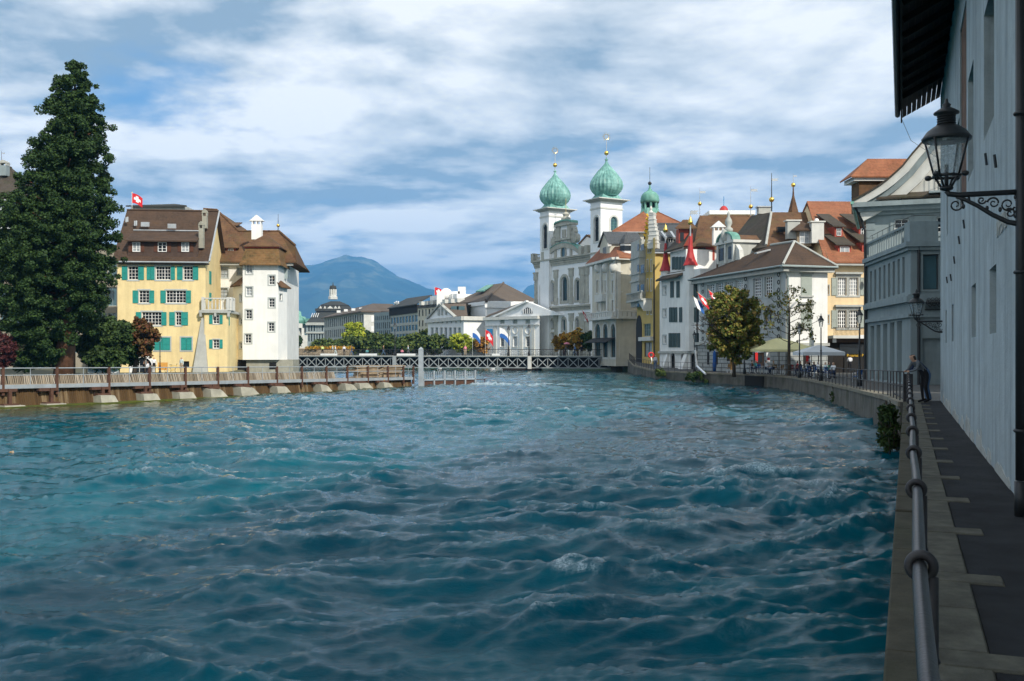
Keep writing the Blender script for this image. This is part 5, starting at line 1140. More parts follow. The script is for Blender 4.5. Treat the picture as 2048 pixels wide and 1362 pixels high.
# stone oriel
a,b_ = u(508),u(590); fo = f.off(.9); z0_,z1_ = f.uz(*chh(550,700))[1], f.uz(*chh(550,60))[1]
g = MB(); g.fprism(f,[(a,z0_),(b_,z0_),(b_,z1_),(a,z1_)],0.02,.9); orl = g.build('oriel','stone_grey',B.root)
for y0,y1 in ((90,150),(290,372),(480,550),(665,700)):
    r = fo.crect(chh,545,y0,575,y1); MB().fbox(fo,*r,.002,.05).build('oriel_window','glass',orl); r = fo.crect(chh,512,y0,528,y1); MB().fbox(fo,*r,.002,.05).build('oriel_window','glass',orl)
for y in (225,380,450,575): zz_ = f.uz(*chh(550,y))[1]; MB().fbox(f,a-.12,b_+.12,zz_-.12,zz_+.12,.021,1.05).build('oriel_band','stone_grey',orl)
z0_,z1_ = f.uz(*chh(590,640))[1], f.uz(*chh(590,560))[1]
MB().fbox(f,u(500),u(655),z0_-.1,z0_+.15,.02,1.5).build('balcony_floor','stone_grey',B.root)
for k in range(12): uu = u(505)+k*(u(652)-u(505))/11; MB().fbox(f,uu-.05,uu+.05,z0_+.16,z1_-.08,1.35,1.45).build('balcony_baluster','stone_grey',B.root)
MB().fbox(f,u(500),u(655),z1_-.07,z1_+.08,1.3,1.5).build('balcony_rail','stone_grey',B.root)
g = MB(); g.fprism(f,[(u(600),z0_-.11),(u(655),z0_-.11),(u(655),z0_-1.5)],.02,1.2); g.build('balcony_bracket','stone_pale',B.root)
# steps of the gable, white stone blocks climbing to the pinnacle
pin = c5(1383,975); zlast = None
steps = [(1395,1350,70),(1395,1290,62),(1398,1255,58),(1400,1205,52),(1392,1160,46),(1388,1120,42),(1385,1085,38),(1383,1040,34),(1382,990,30)]
fg = Face.two(XY(1296,132.5),XY(1322,131.5))
for k,(x,y,w_) in enumerate(steps):
    a,za_ = fg.uz(*c5(x-w_*.75,y)); b_,_ = fg.uz(*c5(x+w_*.75,y)); zn = fg.uz(*c5(x,steps[k+1][1] if k+1 < len(steps) else 972))[1]
    MB().fbox(fg,a,b_,za_,zn-.08,-.5,.3).build('gable_step','stone_pale',B.root); MB().fbox(fg,a-.05,b_+.05,zn-.079,zn+.02,-.55,.36).build('step_cap','stone_pale',B.root)
a,_ = fg.uz(*c5(1330,1300)); b_,_ = fg.uz(*c5(1420,1300)); z0_ = zt-1.; zap = fg.uz(*c5(1360,1000))[1]
g = MB(); g.fprism(fg,[(fg.u(c5(1290,0)[0]),z0_),(fg.u(c5(1430,0)[0]),z0_),(fg.u(c5(1390,0)[0]),zap),(fg.u(c5(1372,0)[0]),zap)],-.6,-.1); g.build('gable_wall','plaster_ochre',B.root)
q = fg.pt(fg.u(c5(1372,0)[0]),fg.uz(*c5(1372,930))[1],0); MB().lathe(q-Vector((0,0,.8)),[(.22,0),(.3,.35),(.12,.6),(.2,.85),(.04,1.2)],8).build('gable_ornament','stone_pale',B.root)
for k in range(6):
    y = 985+k*42; q0 = P(*c5(1325-k*6,y),133.5); MB().bar(q0,q0+Vector((.9,0,-.9)),.3,.25).build('zigzag_tile','letters_yellow',B.root); MB().bar(q0+Vector((.9,0,-.9)),q0+Vector((0.1,0,-1.75)),.3,.25).build('zigzag_tile','letters_yellow',B.root)
B.extra.add([h.pt(LH,1.),h.pt(LH,1.,-8),h.pt(LH,zt2,-8),h.pt(LH,zt2)],[(0,1,2,3)])
MB().tube([f.pt(LF,1.2,.12),f.pt(LF,zt-4.6,.12),f.pt(LF+.6,zt-3.6,.3)],.1,6).build('drainpipe','iron',B.root)
B.finish()
# slate roof between gable and red turrets
B = Bld('slate_roofed_house', P(1345,700,140), 'house with blue slate roof behind the red turrets','house','plaster_ochre')
f = Face(XY(1312,138),(1,0.05)); u = lambda x: f.u(c7(x,0)[0]); ze = f.uz(*c7(250,705))[1]; W = B.face(f,0,u(480),1.5,ze); B.block(f,0,u(480),10,1.5,ze)
hip(B,f,0,u(480),10,ze,f.off(-5).uz(*c7(300,460))[1],.4,matn='slate')
r = f.off(-1.6).crect(c7,225,575,295,655); dormer(B,f,r,-1.6,3.2,'wood_soffit','slate','shed',1.2,.4,2,1)
MB().bar(P(*c7(182,530),140),P(*c7(222,582),137.2),.3,.3).build('dormer_flashing','zinc',B.root); MB().bar(P(*c7(262,530),140),P(*c7(296,582),137.2),.3,.3).build('dormer_flashing','zinc',B.root)
B.finish()
# ================================================================ white house with two red turrets
A1 = (21.2,115.); A0 = (18.45,124.6); f = Face.two(A0,A1); u = lambda x: f.u(c8(x,0)[0]); z = lambda x,y: f.uz(*c8(x,y))[1]; z7 = lambda x,y: f.uz(*c7(x,y))[1]; u7 = lambda x: f.u(c7(x,0)[0])
B = Bld('turret_house', Vector((*A1,1.24)), 'white house with two red pointed turrets and grey shutters by the quay','house','plaster_white','frame_white','stone_trim')
UE = u(515); zt = z7(280,880); W = B.face(f,u(168),UE,1.,zt,.22); B.block(f,u(168),UE,8,1.,zt)
ub = u7(268); zt2 = z7(330,690)
for y0,y1 in ((140,208),(335,402),(560,628)): W.cwin(c8,196,y0,224,y1,nx=2,nz=2,sur=.14)
for y0,y1 in ((108,172),(310,378),(545,610)):
    for x0,x1 in ((388,408),(422,444)): W.cwin(c8,x0,y0,x1,y1,nx=1,nz=2,sur=.12)
for y0,y1,xs in ((95,235,((262,290),(314,340),(462,490))),(318,445,((252,272),(275,296),(300,320),(338,362),(466,505))),(538,660,((248,268),(272,292),(296,316),(322,344),(466,505)))):
    for x0,x1 in xs: W.cshut(c8,x0,y0,x1,y1,'shutter_dark')
# arcade on the ground floor
for x0,x1 in ((262,300),(350,388),(430,468)):
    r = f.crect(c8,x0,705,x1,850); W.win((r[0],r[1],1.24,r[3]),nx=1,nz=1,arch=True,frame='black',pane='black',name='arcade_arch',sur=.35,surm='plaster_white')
for x in (240,390,405): g = MB(); a = u(x); g.hexa([f.pt(a-.35,1.2,.9),f.pt(a+.35,1.2,.9),f.pt(a+.35,1.2,0),f.pt(a-.35,1.2,0),f.pt(a-.2,z(x,700),.05),f.pt(a+.2,z(x,700),.05),f.pt(a+.2,z(x,700),0),f.pt(a-.2,z(x,700),0)]); g.build('buttress','plaster_white',B.root)
MB().fbox(f,u(168),UE-.4,z(340,712),z(340,692),0.,.25).build('string_course','stone_grey',B.root)
# eave roof strip, upper storey, roof
g = MB(); slabpoly(g,[f.pt(u(180),z7(240,930),.75),f.pt(u(366),z7(330,912),.75),f.pt(u(366),z7(330,855),-.6),f.pt(u(200),z7(250,868),-.6)],.22); g.build('eave_roof','tile_dark',B.root)
fu = f.off(-.55); a,b_ = fu.u(c7(258,0)[0]),fu.u(c7(392,0)[0]); z0_,z1_ = fu.uz(*c7(320,870))[1],fu.uz(*c7(320,690))[1]
MB().fbox(fu,a,b_,z0_-.6,z1_,-4,0).build('upper_storey','plaster_white',B.root)
for x0,x1 in ((276,298),(304,326),(332,354),(360,384)): r = fu.crect(c7,x0,742,x1,850); MB().fbox(fu,*r,.01,.08).build('upper_shutter','shutter_dark',B.root)
g = MB(); slabpoly(g,[fu.pt(a-.6,z1_+.1,.6),fu.pt(b_+.3,z1_+.25,.6),P(*c7(455,480),122),P(*c7(400,500),127),P(*c7(330,600),127)],.2); g.build('roof','tile_dark',B.root)
q = P(*c7(395,560),121.5); g = MB(); g.box(q.x-.9,q.x+.8,q.y,q.y+2,q.z-1.2,q.z+.9); dm = g.build('dormer','red_wood',B.root); MB().box(q.x-.75,q.x-.3,q.y-.05,q.y-.01,q.z-.7,q.z+.4).build('window','glass',dm)
g = MB(); slabpoly(g,[q+Vector((-1.4,-.5,.9)),q+Vector((1.2,-.5,.9)),q+Vector((.6,1.2,2.1)),q+Vector((-.2,1.2,2.1))],.15); g.build('dormer_roof','tile_rust',dm)
# turrets: left octagon, right octagon
for cx,yb,yt,ycap,xw,Yt,nm in ((218,860,450,500,52,124.2,'red_turret'),(430,812,565,440,62,116.2,'red_turret')):
    s_ = Yt/F/4.267; cc = P(*c7(cx,yb),Yt); zz = lambda y: EYE+(HZ-c7(0,y)[1])/F*Yt
    ztip = zz(625 if cx == 218 else 565); zb_ = zz(yb)
    g = MB(); g.lathe(Vector((cc.x,cc.y,0)),[(xw*s_*.78,z(340,690) if cx == 430 else 1.2),(xw*s_*.78,zb_)],8,R(22.5)); tu = g.build('turret_shaft','plaster_white',B.root)
    hh = ztip-zb_; g = MB(); g.lathe(Vector((cc.x,cc.y,0)),[(xw*s_*1.05,zb_-.05),(xw*s_*1.02,zb_+.06),(xw*s_*.68,zb_+hh*.2),(xw*s_*.45,zb_+hh*.42),(xw*s_*.28,zb_+hh*.75),(xw*s_*.16,ztip)],8,R(22.5)); g.build('turret_roof','red_paint',tu)
    zf0 = zz(505 if cx == 218 else 440); g = MB(); g.tube([Vector((cc.x,cc.y,ztip)),Vector((cc.x,cc.y,zf0 if cx == 218 else zz(350)))],[.09,.04],6); g.build('turret_rod','zinc',tu)
    MB().lathe(Vector((cc.x,cc.y,0)),[(.05,zf0-.4),(.3,zf0-.3),(.28,zf0),(.08,zf0+.5),(.03,zf0+.7)],8).build('turret_knob','gold',tu,True)
    if cx == 430: q = Vector((cc.x,cc.y,zz(378))); MB().prism([q+Vector((.04,0,0)),q+Vector((.95,0,0)),q+Vector((.75,0,.2)),q+Vector((.95,0,.45)),q+Vector((.04,0,.45))],(0,.03,0)).build('weather_vane','zinc',tu)
B.finish()
# ================================================================ rust roofs in the row behind
B = Bld('rust_gable_house', P(1440,700,128), 'house with broad rust red tiled roof behind the carved dormer','house','plaster_grey')
f = Face(XY(c7(440,0)[0],122.),(1,-.08)); uE = f.u(c7(900,0)[0]); ze = f.uz(*c7(600,800))[1]; W = B.face(f,0,uE,1.2,ze); B.block(f,0,uE,9,1.2,ze)
g = MB(); Rf = [P(*c7(510,388),129),P(*c7(948,388),129)]
for p in ((f.pt(-.3,ze-.5,.6),f.pt(uE+1,ze-.5,.6),Rf[1],Rf[0]),(Rf[0],Rf[0]+Vector((-3,6,-8)),f.pt(-.3,ze-.5,.6)),(Rf[0],Rf[1],Rf[1]+Vector((0,7,-8)),Rf[0]+Vector((-3,7,-8)))): slabpoly(g,p,.2)
ro = g.build('roof','tile_rust',B.root)
finial(B,Rf[0],3.6,.06,'zinc',.26,'gold',.42,.85); finial(B,P(*c7(945,390),128.5),3.9,.06,'zinc',.28,'gold',.3,.95)
q = P(*c7(545,700),119.8); g = MB(); g.box(q.x-1.2,q.x+1.3,q.y,q.y+3,q.z-1.0,q.z+.7); dm = g.build('dormer','red_wood',B.root); MB().box(q.x-.7,q.x+.2,q.y-.06,q.y-.005,q.z-.6,q.z+.5).build('window','glass',dm)
g = MB(); slabpoly(g,[q+Vector((-1.8,-.6,.7)),q+Vector((2.2,-.6,.7)),q+Vector((1.8,2,1.9)),q+Vector((-.2,2,1.9))],.15); g.build('dormer_roof','tile_rust',dm)
px,py = c7(665,640); chimney(B,P(px,py,117.5),P(px,c7(0,520)[1],117.5),1.2,'plaster_tower',.9,'gable','white_paint')
B.finish()
B = Bld('white_roof_house', P(1440,700,150), 'pale flat roofed block with red domed cap behind the rust roofs','building','plaster_cream')
f = Face(XY(c7(610,0)[0],150),(1,0)); uE = f.u(c7(955,0)[0]); zt = f.uz(*c7(800,365))[1]; W = B.face(f,0,uE,1.2,zt-.3); B.block(f,0,uE,8,1.2,zt-.3); MB().fbox(f,-.4,uE+.4,zt-.29,zt+.3,-8.4,.5).build('roof_edge','white_paint',B.root)
q = P(*c7(715,343),153); g = MB(); g.lathe(Vector((q.x,q.y,0)),[(.72,zt+.3),(.72,zt+.6),(.62,zt+1.0),(.38,zt+1.35),(.06,zt+1.5)],14); g.build('red_cap','red_paint',B.root,True); MB().tube([Vector((q.x,q.y,zt+1.4)),Vector((q.x,q.y,zt+2.9))],.05,6).build('cap_rod','sign_blue',B.root)
B.finish()
# ================================================================ painted palace: sunlit end wall and painted river front
A1 = (26.4,97.); A0 = (21.2,115.); f = Face.two(A0,A1); h = Face(A1,(.96,.278)); u = lambda x: f.u(cp(x,0)[0]); z = lambda x,y: f.uz(*cp(x,y))[1]
B = Bld('painted_palace', Vector((*A1,1.25)), 'grey palace with painted frieze, ashlar ground floor and bright white end wall','building','plaster_palace','frame_white','stone_trim')
UE = f.u(1572); zt = z(600,250)-.1; zg = z(600,1050)
W = B.face(f,0,UE,zg,zt,.25)
for x0,y0,x1,y1 in ((722,320,812,525),(850,300,940,522),(200,392,282,540),(303,372,385,530),(408,358,492,520),(520,340,610,500)): W.cwin(cp,x0,y0,x1,y1,nx=4,nz=6,sur=.22,surp=.06,sash=2,pane='glass',bar=.07)
for x0,y0,x1,y1 in ((845,680,940,860),(722,690,800,870),(200,720,282,880),(303,715,385,880)): W.cwin(cp,x0,y0,x1,y1,nx=2,nz=4,sur=.22,surp=.06,frame='frame_dark')
for x0,x1,yy_ in ((185,625,(325,295)),(705,950,(262,240)),(705,950,(640,618)),(185,625,(700,670))):
    zz_ = z((x0+x1)/2,sum(yy_)/2); MB().fbox(f,u(x0),u(x1),zz_-.12,zz_+.12,0,.32).build('window_cornice','stone_grey',B.root)
# painted frieze panels: frames with ornament in relief
for k,(x0,x1) in enumerate(((188,282),(296,390),(405,500),(515,620),(720,820),(835,935))):
    y0_,y1_ = (262,305) if k < 1 else ((250,298) if k < 2 else ((240,288) if k < 3 else ((228,278) if k < 4 else ((205,250) if k < 5 else (190,236)))))
    a,b_,c_,d_ = f.crect(cp,x0,y0_,x1,y1_); g = MB(); t = .08
    g.fbox(f,a,b_,c_,c_+t,.002,.03); g.fbox(f,a,b_,d_-t,d_,.002,.03); g.fbox(f,a,a+t,c_+t,d_-t,.002,.03); g.fbox(f,b_-t,b_,c_+t,d_-t,.002,.03); pn = g.build('frieze_panel','stone_grey',B.root)
    for j in range(5):
        cx_ = a+(b_-a)*(j+1)/6; cz_ = (c_+d_)/2+(.12 if j % 2 else -.12); MB().torus(f.pt(cx_,cz_,.012),f.n3,.22,.05,10,4).build('painted_scroll','frame_dark',pn); 
        MB().bar(f.pt(cx_-.25,cz_-.3,.013),f.pt(cx_+.25,cz_+.3,.013),.05,.06).build('painted_leaf','frame_dark',pn)
for x in (640,1015,155):
    a = u(x-16); b_ = u(x+16); MB().fbox(f,a,b_,zg,zt-.3,.0,.08).build('painted_pilaster','stone_trim',B.root)
    for j in range(9): zz_ = zg+(zt-zg)*(j+.7)/9.6; MB().torus(f.pt((a+b_)/2,zz_,.09),f.n3,.2,.06,8,4).build('pilaster_ornament','frame_dark',B.root)
# ground floor
Wg = B.face(f,0,UE,.9,zg-.001,.3)
B.fb('ashlar_front',f,0.02,UE-.02,.9,zg-.2,.02,.10,'ashlar_grey'); B.fb('plinth_course',f,-.1,UE+.12,zg-.19,zg+.12,.0,.35,'stone_grey')
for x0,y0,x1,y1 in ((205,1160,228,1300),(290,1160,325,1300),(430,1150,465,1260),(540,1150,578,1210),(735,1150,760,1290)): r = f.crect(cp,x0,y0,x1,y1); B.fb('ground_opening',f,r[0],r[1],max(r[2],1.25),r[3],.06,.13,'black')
r = f.crect(cp,775,1165,850,1330); B.fb('menu_door',f,r[0],r[1],max(r[2],1.25),r[3],.101,.16,'wood_door'); B.fb('menu_board',f,r[0]+.25,r[1]-.25,r[2]+.5,r[3]-.3,.161,.2,'frame_dark'); B.fb('lamp_box',f,r[0],r[1],r[3]+.02,r[3]+.25,.101,.4,'white_paint')
# sunlit end wall
LH = h.u(1655); V = B.face(h,0,LH,.9,zt,.2); 
for p,q in ((h.pt(LH,0,0),h.pt(LH,0,-16)),(h.pt(LH,0,-16),f.pt(0,0,0))): B.extra.add([Vector((p.x,p.y,.9)),Vector((q.x,q.y,.9)),Vector((q.x,q.y,zt)),Vector((p.x,p.y,zt))],[(0,1,2,3)])
MB().fbox(h,0.01,LH,.9,zt-.01,.002,.012).build('end_wall','plaster_white',B.root)
for y0,y1 in ((890,1070),(1185,1345)):
    r = h.crect(c7,1372,y0,1465,y1); MB().fbox(h,*r,.013,.07).build('blind_window','shutter_grey',B.root); MB().fbox(h,r[0]-.15,r[1]+.15,r[3]+.01,r[3]+.45,.013,.12).build('blind_lintel','stone_grey',B.root); MB().fbox(h,r[0]-.3,r[1]+.3,r[3]+.46,r[3]+.66,.013,.3).build('blind_cornice','stone_grey',B.root); MB().fbox(h,r[0]-.12,r[1]+.12,r[2]-.16,r[2]-.01,.013,.2).build('blind_sill','stone_grey',B.root)
MB().fbox(h,0.02,LH-.02,.9,zg-.4,.013,.06).build('ashlar_end','ashlar_grey',B.root); MB().fbox(h,-.1,LH+.1,zg-.39,zg-.1,.013,.25).build('end_course','stone_grey',B.root)
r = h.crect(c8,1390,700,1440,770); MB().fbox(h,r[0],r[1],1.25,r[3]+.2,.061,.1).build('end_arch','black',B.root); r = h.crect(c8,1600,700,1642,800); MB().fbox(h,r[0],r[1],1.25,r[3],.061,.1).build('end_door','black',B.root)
# eaves and hipped roof
B.fb('eave_front',f,-.2,UE+.55,zt-.5,zt+.05,.0,.6,'stone_grey'); B.fb('eave_end',h,-.55,LH+.4,zt-.49,zt+.06,.0,.62,'stone_grey')
g = MB(); E0,E1,E2 = f.pt(-.4,zt+.06,.85),f.pt(UE+.85,zt+.06,.85),h.pt(LH+.6,zt+.06,.85); ap = P(*c7(1318,613),100.4); E3 = h.pt(LH+.6,zt+.06,-12); bkp = P(*c7(950,640),113); top2 = P(*c7(820,660),117)
apb = ap+Vector((f.d3*-4.5)); apb.z = ap.z+.1
for p in ((E0,E1,ap,apb),(E1,E2,ap),(E2,E3,apb,ap)): slabpoly(g,p,.18)
slabpoly(g,[E0,apb,E3],.18)
ro = g.build('roof','tile_brown',B.root)
for p,q in ((E1,ap),(E2,ap),(ap,apb)): MB().tube([p+Vector((0,0,.06)),q+Vector((0,0,.06))],.13,6).build('ridge_tiles','stone_grey',ro)
MB().tube([E0+Vector((0,0,-.05)),E1+Vector((0,0,-.05)),E2+Vector((0,0,-.05))],.1,6).build('gutter','frame_grey',ro)
MB().tube([E1+Vector((-.1,.2,-.1)),h.pt(.35,zt-1.0,.12),h.pt(.35,1.2,.12)],.09,6).build('drainpipe','frame_grey',B.root)
MB().tube([f.pt(.3,zt-.1,.6),f.pt(.4,zt-1.3,.12),f.pt(.4,1.2,.12)],.08,6).build('drainpipe','iron',B.root)
# carved stone dormer with urn
Yd = 107.5; s_ = Yd/F/4.267; q = P(*c7(735,700),Yd); fd = Face((q.x,q.y),(-.278*.35+.93,-.37)); zz = lambda y: EYE+(HZ-c7(0,y)[1])/F*Yd; w_ = 52*s_
fd = Face(f.a+f.d*f.off(-1.2).u(c7(735,0)[0])-f.n*1.2, f.d); w_ = 1.9
zb_,zs,zp = zz(770),zz(605),zz(500)
MB().fbox(fd,-w_,w_,zb_-.6,zs,-3.5,0).build('dormer','stone_grey',B.root)
dm = MB().fbox(fd,-w_-.25,w_+.25,zs+.01,zs+.3,-3.5,.3).build('dormer_cornice','stone_pale',B.root)
K = 10; MB().fprism(fd,[(w_*.85*math.cos(math.pi*i/K),zs+.31+(zp-zs-.3)*math.sin(math.pi*i/K)) for i in range(K+1)],-.6,.1).build('dormer_pediment','stone_pale',dm)
g = MB()
for sg in (-1,1): slabpoly(g,[fd.pt(sg*(w_+.2),zs+.2,-.5),fd.pt(0,zp-.25,-.5),fd.pt(0,zp-.25,-5),fd.pt(sg*(w_+.2),zs+.2,-5)],.12)
g.build('dormer_roof','tile_rust',dm)
g = MB()
for i in range(K):
    t0,t1 = math.pi*i/K,math.pi*(i+1)/K; R0,R1 = .86,1.02
    g.fprism(fd,[(w_*R0*math.cos(t0),zs+.31+(zp-zs-.3)*R0*math.sin(t0)),(w_*R1*math.cos(t0),zs+.31+(zp-zs-.3)*R1*math.sin(t0)),(w_*R1*math.cos(t1),zs+.31+(zp-zs-.3)*R1*math.sin(t1)),(w_*R0*math.cos(t1),zs+.31+(zp-zs-.3)*R0*math.sin(t1))],-.7,.28)
g.build('dormer_arch','copper',dm)
MB().ball(fd.pt(0,(zs+zp)/2+.2,.1),.65,10,8,(.8,.5,1.3)).build('dormer_cartouche','stone_grey',dm,True)
qq = fd.pt(0,zp,-.3); MB().lathe(qq,[(.45,0),(.5,.35),(.22,.6),(.42,1.0),(.36,1.35),(.12,1.8),(.2,2.0),(.05,2.3)],10).build('dormer_urn','stone_grey',dm,True)
for a in (-1.05,1.05): MB().fbox(fd,a-.5,a+.5,zb_+.35,zs-.35,.002,.06).build('dormer_window','glass',dm)
for a in (-1.75,0,1.75): MB().fbox(fd,a-.16,a+.16,zb_,zs,.003,.18).build('dormer_pilaster','stone_pale',dm)
for sg in (1,): MB().prism([fd.pt(w_+.02,zs-.2,-.1),fd.pt(w_+.8,zb_+1.2,-.1),fd.pt(w_+1.0,zb_,-.1),fd.pt(w_+.02,zb_-.3,-.1)],-fd.n3*.5).build('dormer_volute','stone_pale',dm)
for x,y in ((1045,700),(1195,680)): q = P(*c7(x,y),103); MB().bar(q-h.d3*.8-Vector((0,0,.15)),q+h.d3*.8+Vector((0,0,.25)),.5,.15).build('skylight','zinc',ro)
B.finish()
# ================================================================ steep hipped house behind the palace
B = Bld('steep_hipped_house', P(1560,700,112), 'house with steep hipped roof, dark on the river side, behind the palace end','house','plaster_grey')
a0,a1,a2 = P(*c7(840,600),121),P(*c7(1075,638),107.5),P(*c7(1560,625),108.5)
r0,r1,r2 = P(*c7(950,390),120),P(*c7(1120,360),113.5),P(*c7(1460,360),114.5); bq = a2+Vector((0,16,0)); bq0 = a0+Vector((4,8,0))
g = MB()
for p in ((a1,a2,r2,r1),(r0,r1,r2,bq,bq0)): slabpoly(g,p,.2)
g2 = MB(); alo = P(*c7(700,705),116.5); slabpoly(g2,[alo,P(*c7(1085,655),106.2),a1,r1,r0],.2); g2.build('shaded_river_slope','tile_dark',B.root)  # slope's shade put into the darker tile colour, along with moss
ro = g.build('roof','tile_rust',B.root); MB().tube([a1,r1],.14,6).build('ridge_tiles','stone_grey',ro)
g = MB(); dn = lambda p: Vector((p.x,p.y,1.2)); c_ = (a0+a1+a2+bq)/4
pts = [dn(a0.lerp(c_,.08)),dn(a1.lerp(c_,.08)),dn(a2.lerp(c_,.08)),dn(bq.lerp(c_,.08))]
for i in range(4): p,q = pts[i],pts[(i+1)%4]; B.extra.add([p,q,Vector((q.x,q.y,a1.z-.3)),Vector((p.x,p.y,a1.z-.3))],[(0,1,2,3)])
for x,yb,yt,w_,m_ in ((1303,590,440,1.35,'stone_grey'),(1507,625,450,1.3,'stone_pale')):
    Yc = 107.8 if x == 1303 else 106.6; chimney(B,P(c7(x,0)[0],c7(0,yb)[1],Yc),P(c7(x,0)[0],c7(0,yt)[1],Yc),w_,m_,.9,'slab','stone_pale')
MB().ball(P(*c7(1507,432),106.6),.25,8,6).build('chimney_ball','white_paint',B.root)
q = P(*c7(1402,570),107.0); g = MB(); g.box(q.x-.75,q.x+.75,q.y,q.y+2.5,q.z-1.0,q.z+.7); dm = g.build('dormer','wood_weather',B.root); g = MB()
for i in (-1,0,1): g.box(q.x-.03+i*.48,q.x+.03+i*.48,q.y-.08,q.y-.003,q.z-.7,q.z+.55)
for zz_ in (-.7,-.05,.5): g.box(q.x-.5,q.x+.5,q.y-.07,q.y-.004,q.z+zz_,q.z+zz_+.06)
g.build('window','frame_white',dm); MB().box(q.x-.48,q.x+.48,q.y-.04,q.y-.002,q.z-.68,q.z+.54).build('pane','glass_curtain',dm)
g = MB(); t_ = q+Vector((0,.8,1.75))
for p in (((-1.4,-.6,.7),(1.4,-.6,.7)),((1.4,-.6,.7),(1.4,2.5,.7)),((-1.4,2.5,.7),(-1.4,-.6,.7))): slabpoly(g,[q+Vector(p[0]),q+Vector(p[1]),t_],.12)
g.build('dormer_roof','tile_brown',dm)
q = P(*c7(1200,510),109.5); MB().box(q.x-.4,q.x+.5,q.y-.3,q.y+.3,q.z-.25,q.z+.3).build('skylight','glass',ro)
px,py = c7(1055,365); chimney(B,P(px,py+3,118),P(px,c7(0,322)[1],118),1.4,'stone_grey',1.,'slab')
finial(B,P(*c7(1123,358),113.5),4.4,.08,'iron',.3,'gold',.32,.8)
B.finish()
# slim tiled spire far behind
q = P(*c7(1308,355),150); B = Bld('tiled_spire', Vector((q.x,q.y,1.3)),'slim pointed tiled spire with gold ball above the roofs','tower','plaster_grey'); s_ = 150/F/4.267; zz = lambda y: EYE+(HZ-c7(0,y)[1])/F*150
g = MB(); g.lathe(Vector((q.x,q.y,0)),[(42*s_,1.3),(42*s_,zz(400))],6); g.build('shaft','plaster_grey',B.root)
g = MB(); g.lathe(Vector((q.x,q.y,0)),[(48*s_,zz(400)),(44*s_,zz(355)),(22*s_,zz(270)),(9*s_,zz(222))],6); g.build('spire','tile_rust',B.root)
g = MB(); g.lathe(Vector((q.x,q.y,0)),[(9*s_,zz(222)),(4*s_,zz(140)),(2.5*s_,zz(128))],6); g.build('spire_tip','rust',B.root)
finial(B,Vector((q.x,q.y,zz(135))),zz(38)-zz(135),.05,'zinc',.34,'gold',.08,.6)
# ================================================================ cream house with café front
f = Face(XY(1648,103.),(1,.10)); u = lambda x: f.u(c7(x,0)[0]); z = lambda x,y: f.uz(*c7(x,y))[1]
B = Bld('cream_house', f.pt(4,1.25,-5), 'cream house with grey shutters, balcony and dark café front','house','plaster_cream','frame_white','stone_grey')
UE = u(2000); ze = z(1750,790); W = B.face(f,u(1590),UE,1.,ze,.25); B.block(f,u(1590),UE,11,1.,ze)
for y0,y1 in ((918,1070),(1195+1,1350)):
    for x0,x1 in ((1687,1762),(1785,1862)): W.cwin(c7,x0,y0,x1,y1,nx=4,nz=5,sur=.2,surp=.05,sash=2,bar=.06,pane='glass')
    r = f.crect(c7,1660,y0-45,1890,y0-28); MB().fbox(f,*r,.0,.35).build('window_cornice','stone_grey',B.root); r = f.crect(c7,1670,y0-27,1885,y0-6); MB().fbox(f,*r,.0,.08).build('window_lintel','stone_grey',B.root)
    for x0,x1 in ((1634,1680),(1880,1925)): W.cshut(c7,x0,y0,x1,y1,'shutter_grey')
for y0,y1 in ((985,1062),(1240,1310)): W.cwin(c7,1597,y0,1612,y1,nx=1,nz=2,sur=.1)
# balcony and café front
zb = f.uz(*c8(1760,560))[1]; zt = f.uz(*c8(1760,492))[1]; a,b_ = f.u(c8(1605,0)[0]),f.u(c8(1925,0)[0])
bs = MB().fbox(f,a,b_,zb-.3,zb,.0,1.3).build('balcony_slab','stone_pale',B.root)
MB().fbox(f,a,b_,zt-.05,zt,1.2,1.26).build('balcony_rail','iron',bs)
for k in range(30): uu = a+(b_-a)*(k+.5)/30; MB().tube([f.pt(uu,zb,1.23),f.pt(uu,zb+.35,1.33),f.pt(uu,zt-.03,1.23)],.022,4).build('baluster','iron',bs)
MB().fbox(f,a-.2,b_+.6,1.2,zb-.7,.02,.2).build('café_front','wood_soffit',B.root); MB().fbox(f,a+1.1,b_-.4,zb-1.9,zb-.9,.21,.3).build('café_window','glass',B.root); MB().fbox(f,a+1.6,b_-.4,1.25,zb-2.2,.21,.3).build('café_opening','black',B.root)
MB().fbox(f,a-.1,b_+.3,zb-.7,zb-.35,.2,.5).build('café_beam','wood_brown',B.root)
text3d('Paparazzi Pizzeria',f.pt(a+1.85,f.uz(*c8(1780,735))[1]-.05,.33),f.d3,.40,'letters_yellow','café_letters',B.root,.01)
sg = MB().fbox(f,f.u(c8(1622,0)[0]),f.u(c8(1650,0)[0]),f.uz(*c8(1635,620))[1],f.uz(*c8(1635,582))[1],.6,.75).build('projecting_sign','sign_white',B.root)
MB().fbox(f,b_-1.2,b_-.1,zb-.32,zb+.05,1.31,1.4).build('balcony_sign','sign_white',bs)
g = MB(); r = f.crect(c7,1888,920,1925,990); MB().lathe(f.pt(r[1]-.2,(r[2]+r[3])/2,.5),[(.03,-.4),(.15,-.3),(.2,0),(.13,.3),(.04,.4)],10).build('red_lantern','red_paint',B.root,True); MB().lathe(f.pt(b_+.3,zt-.6,.7),[(.03,-.6),(.15,-.45),(.22,0),(.13,.45),(.04,.6)],10).build('red_lantern','red_paint',B.root,True)
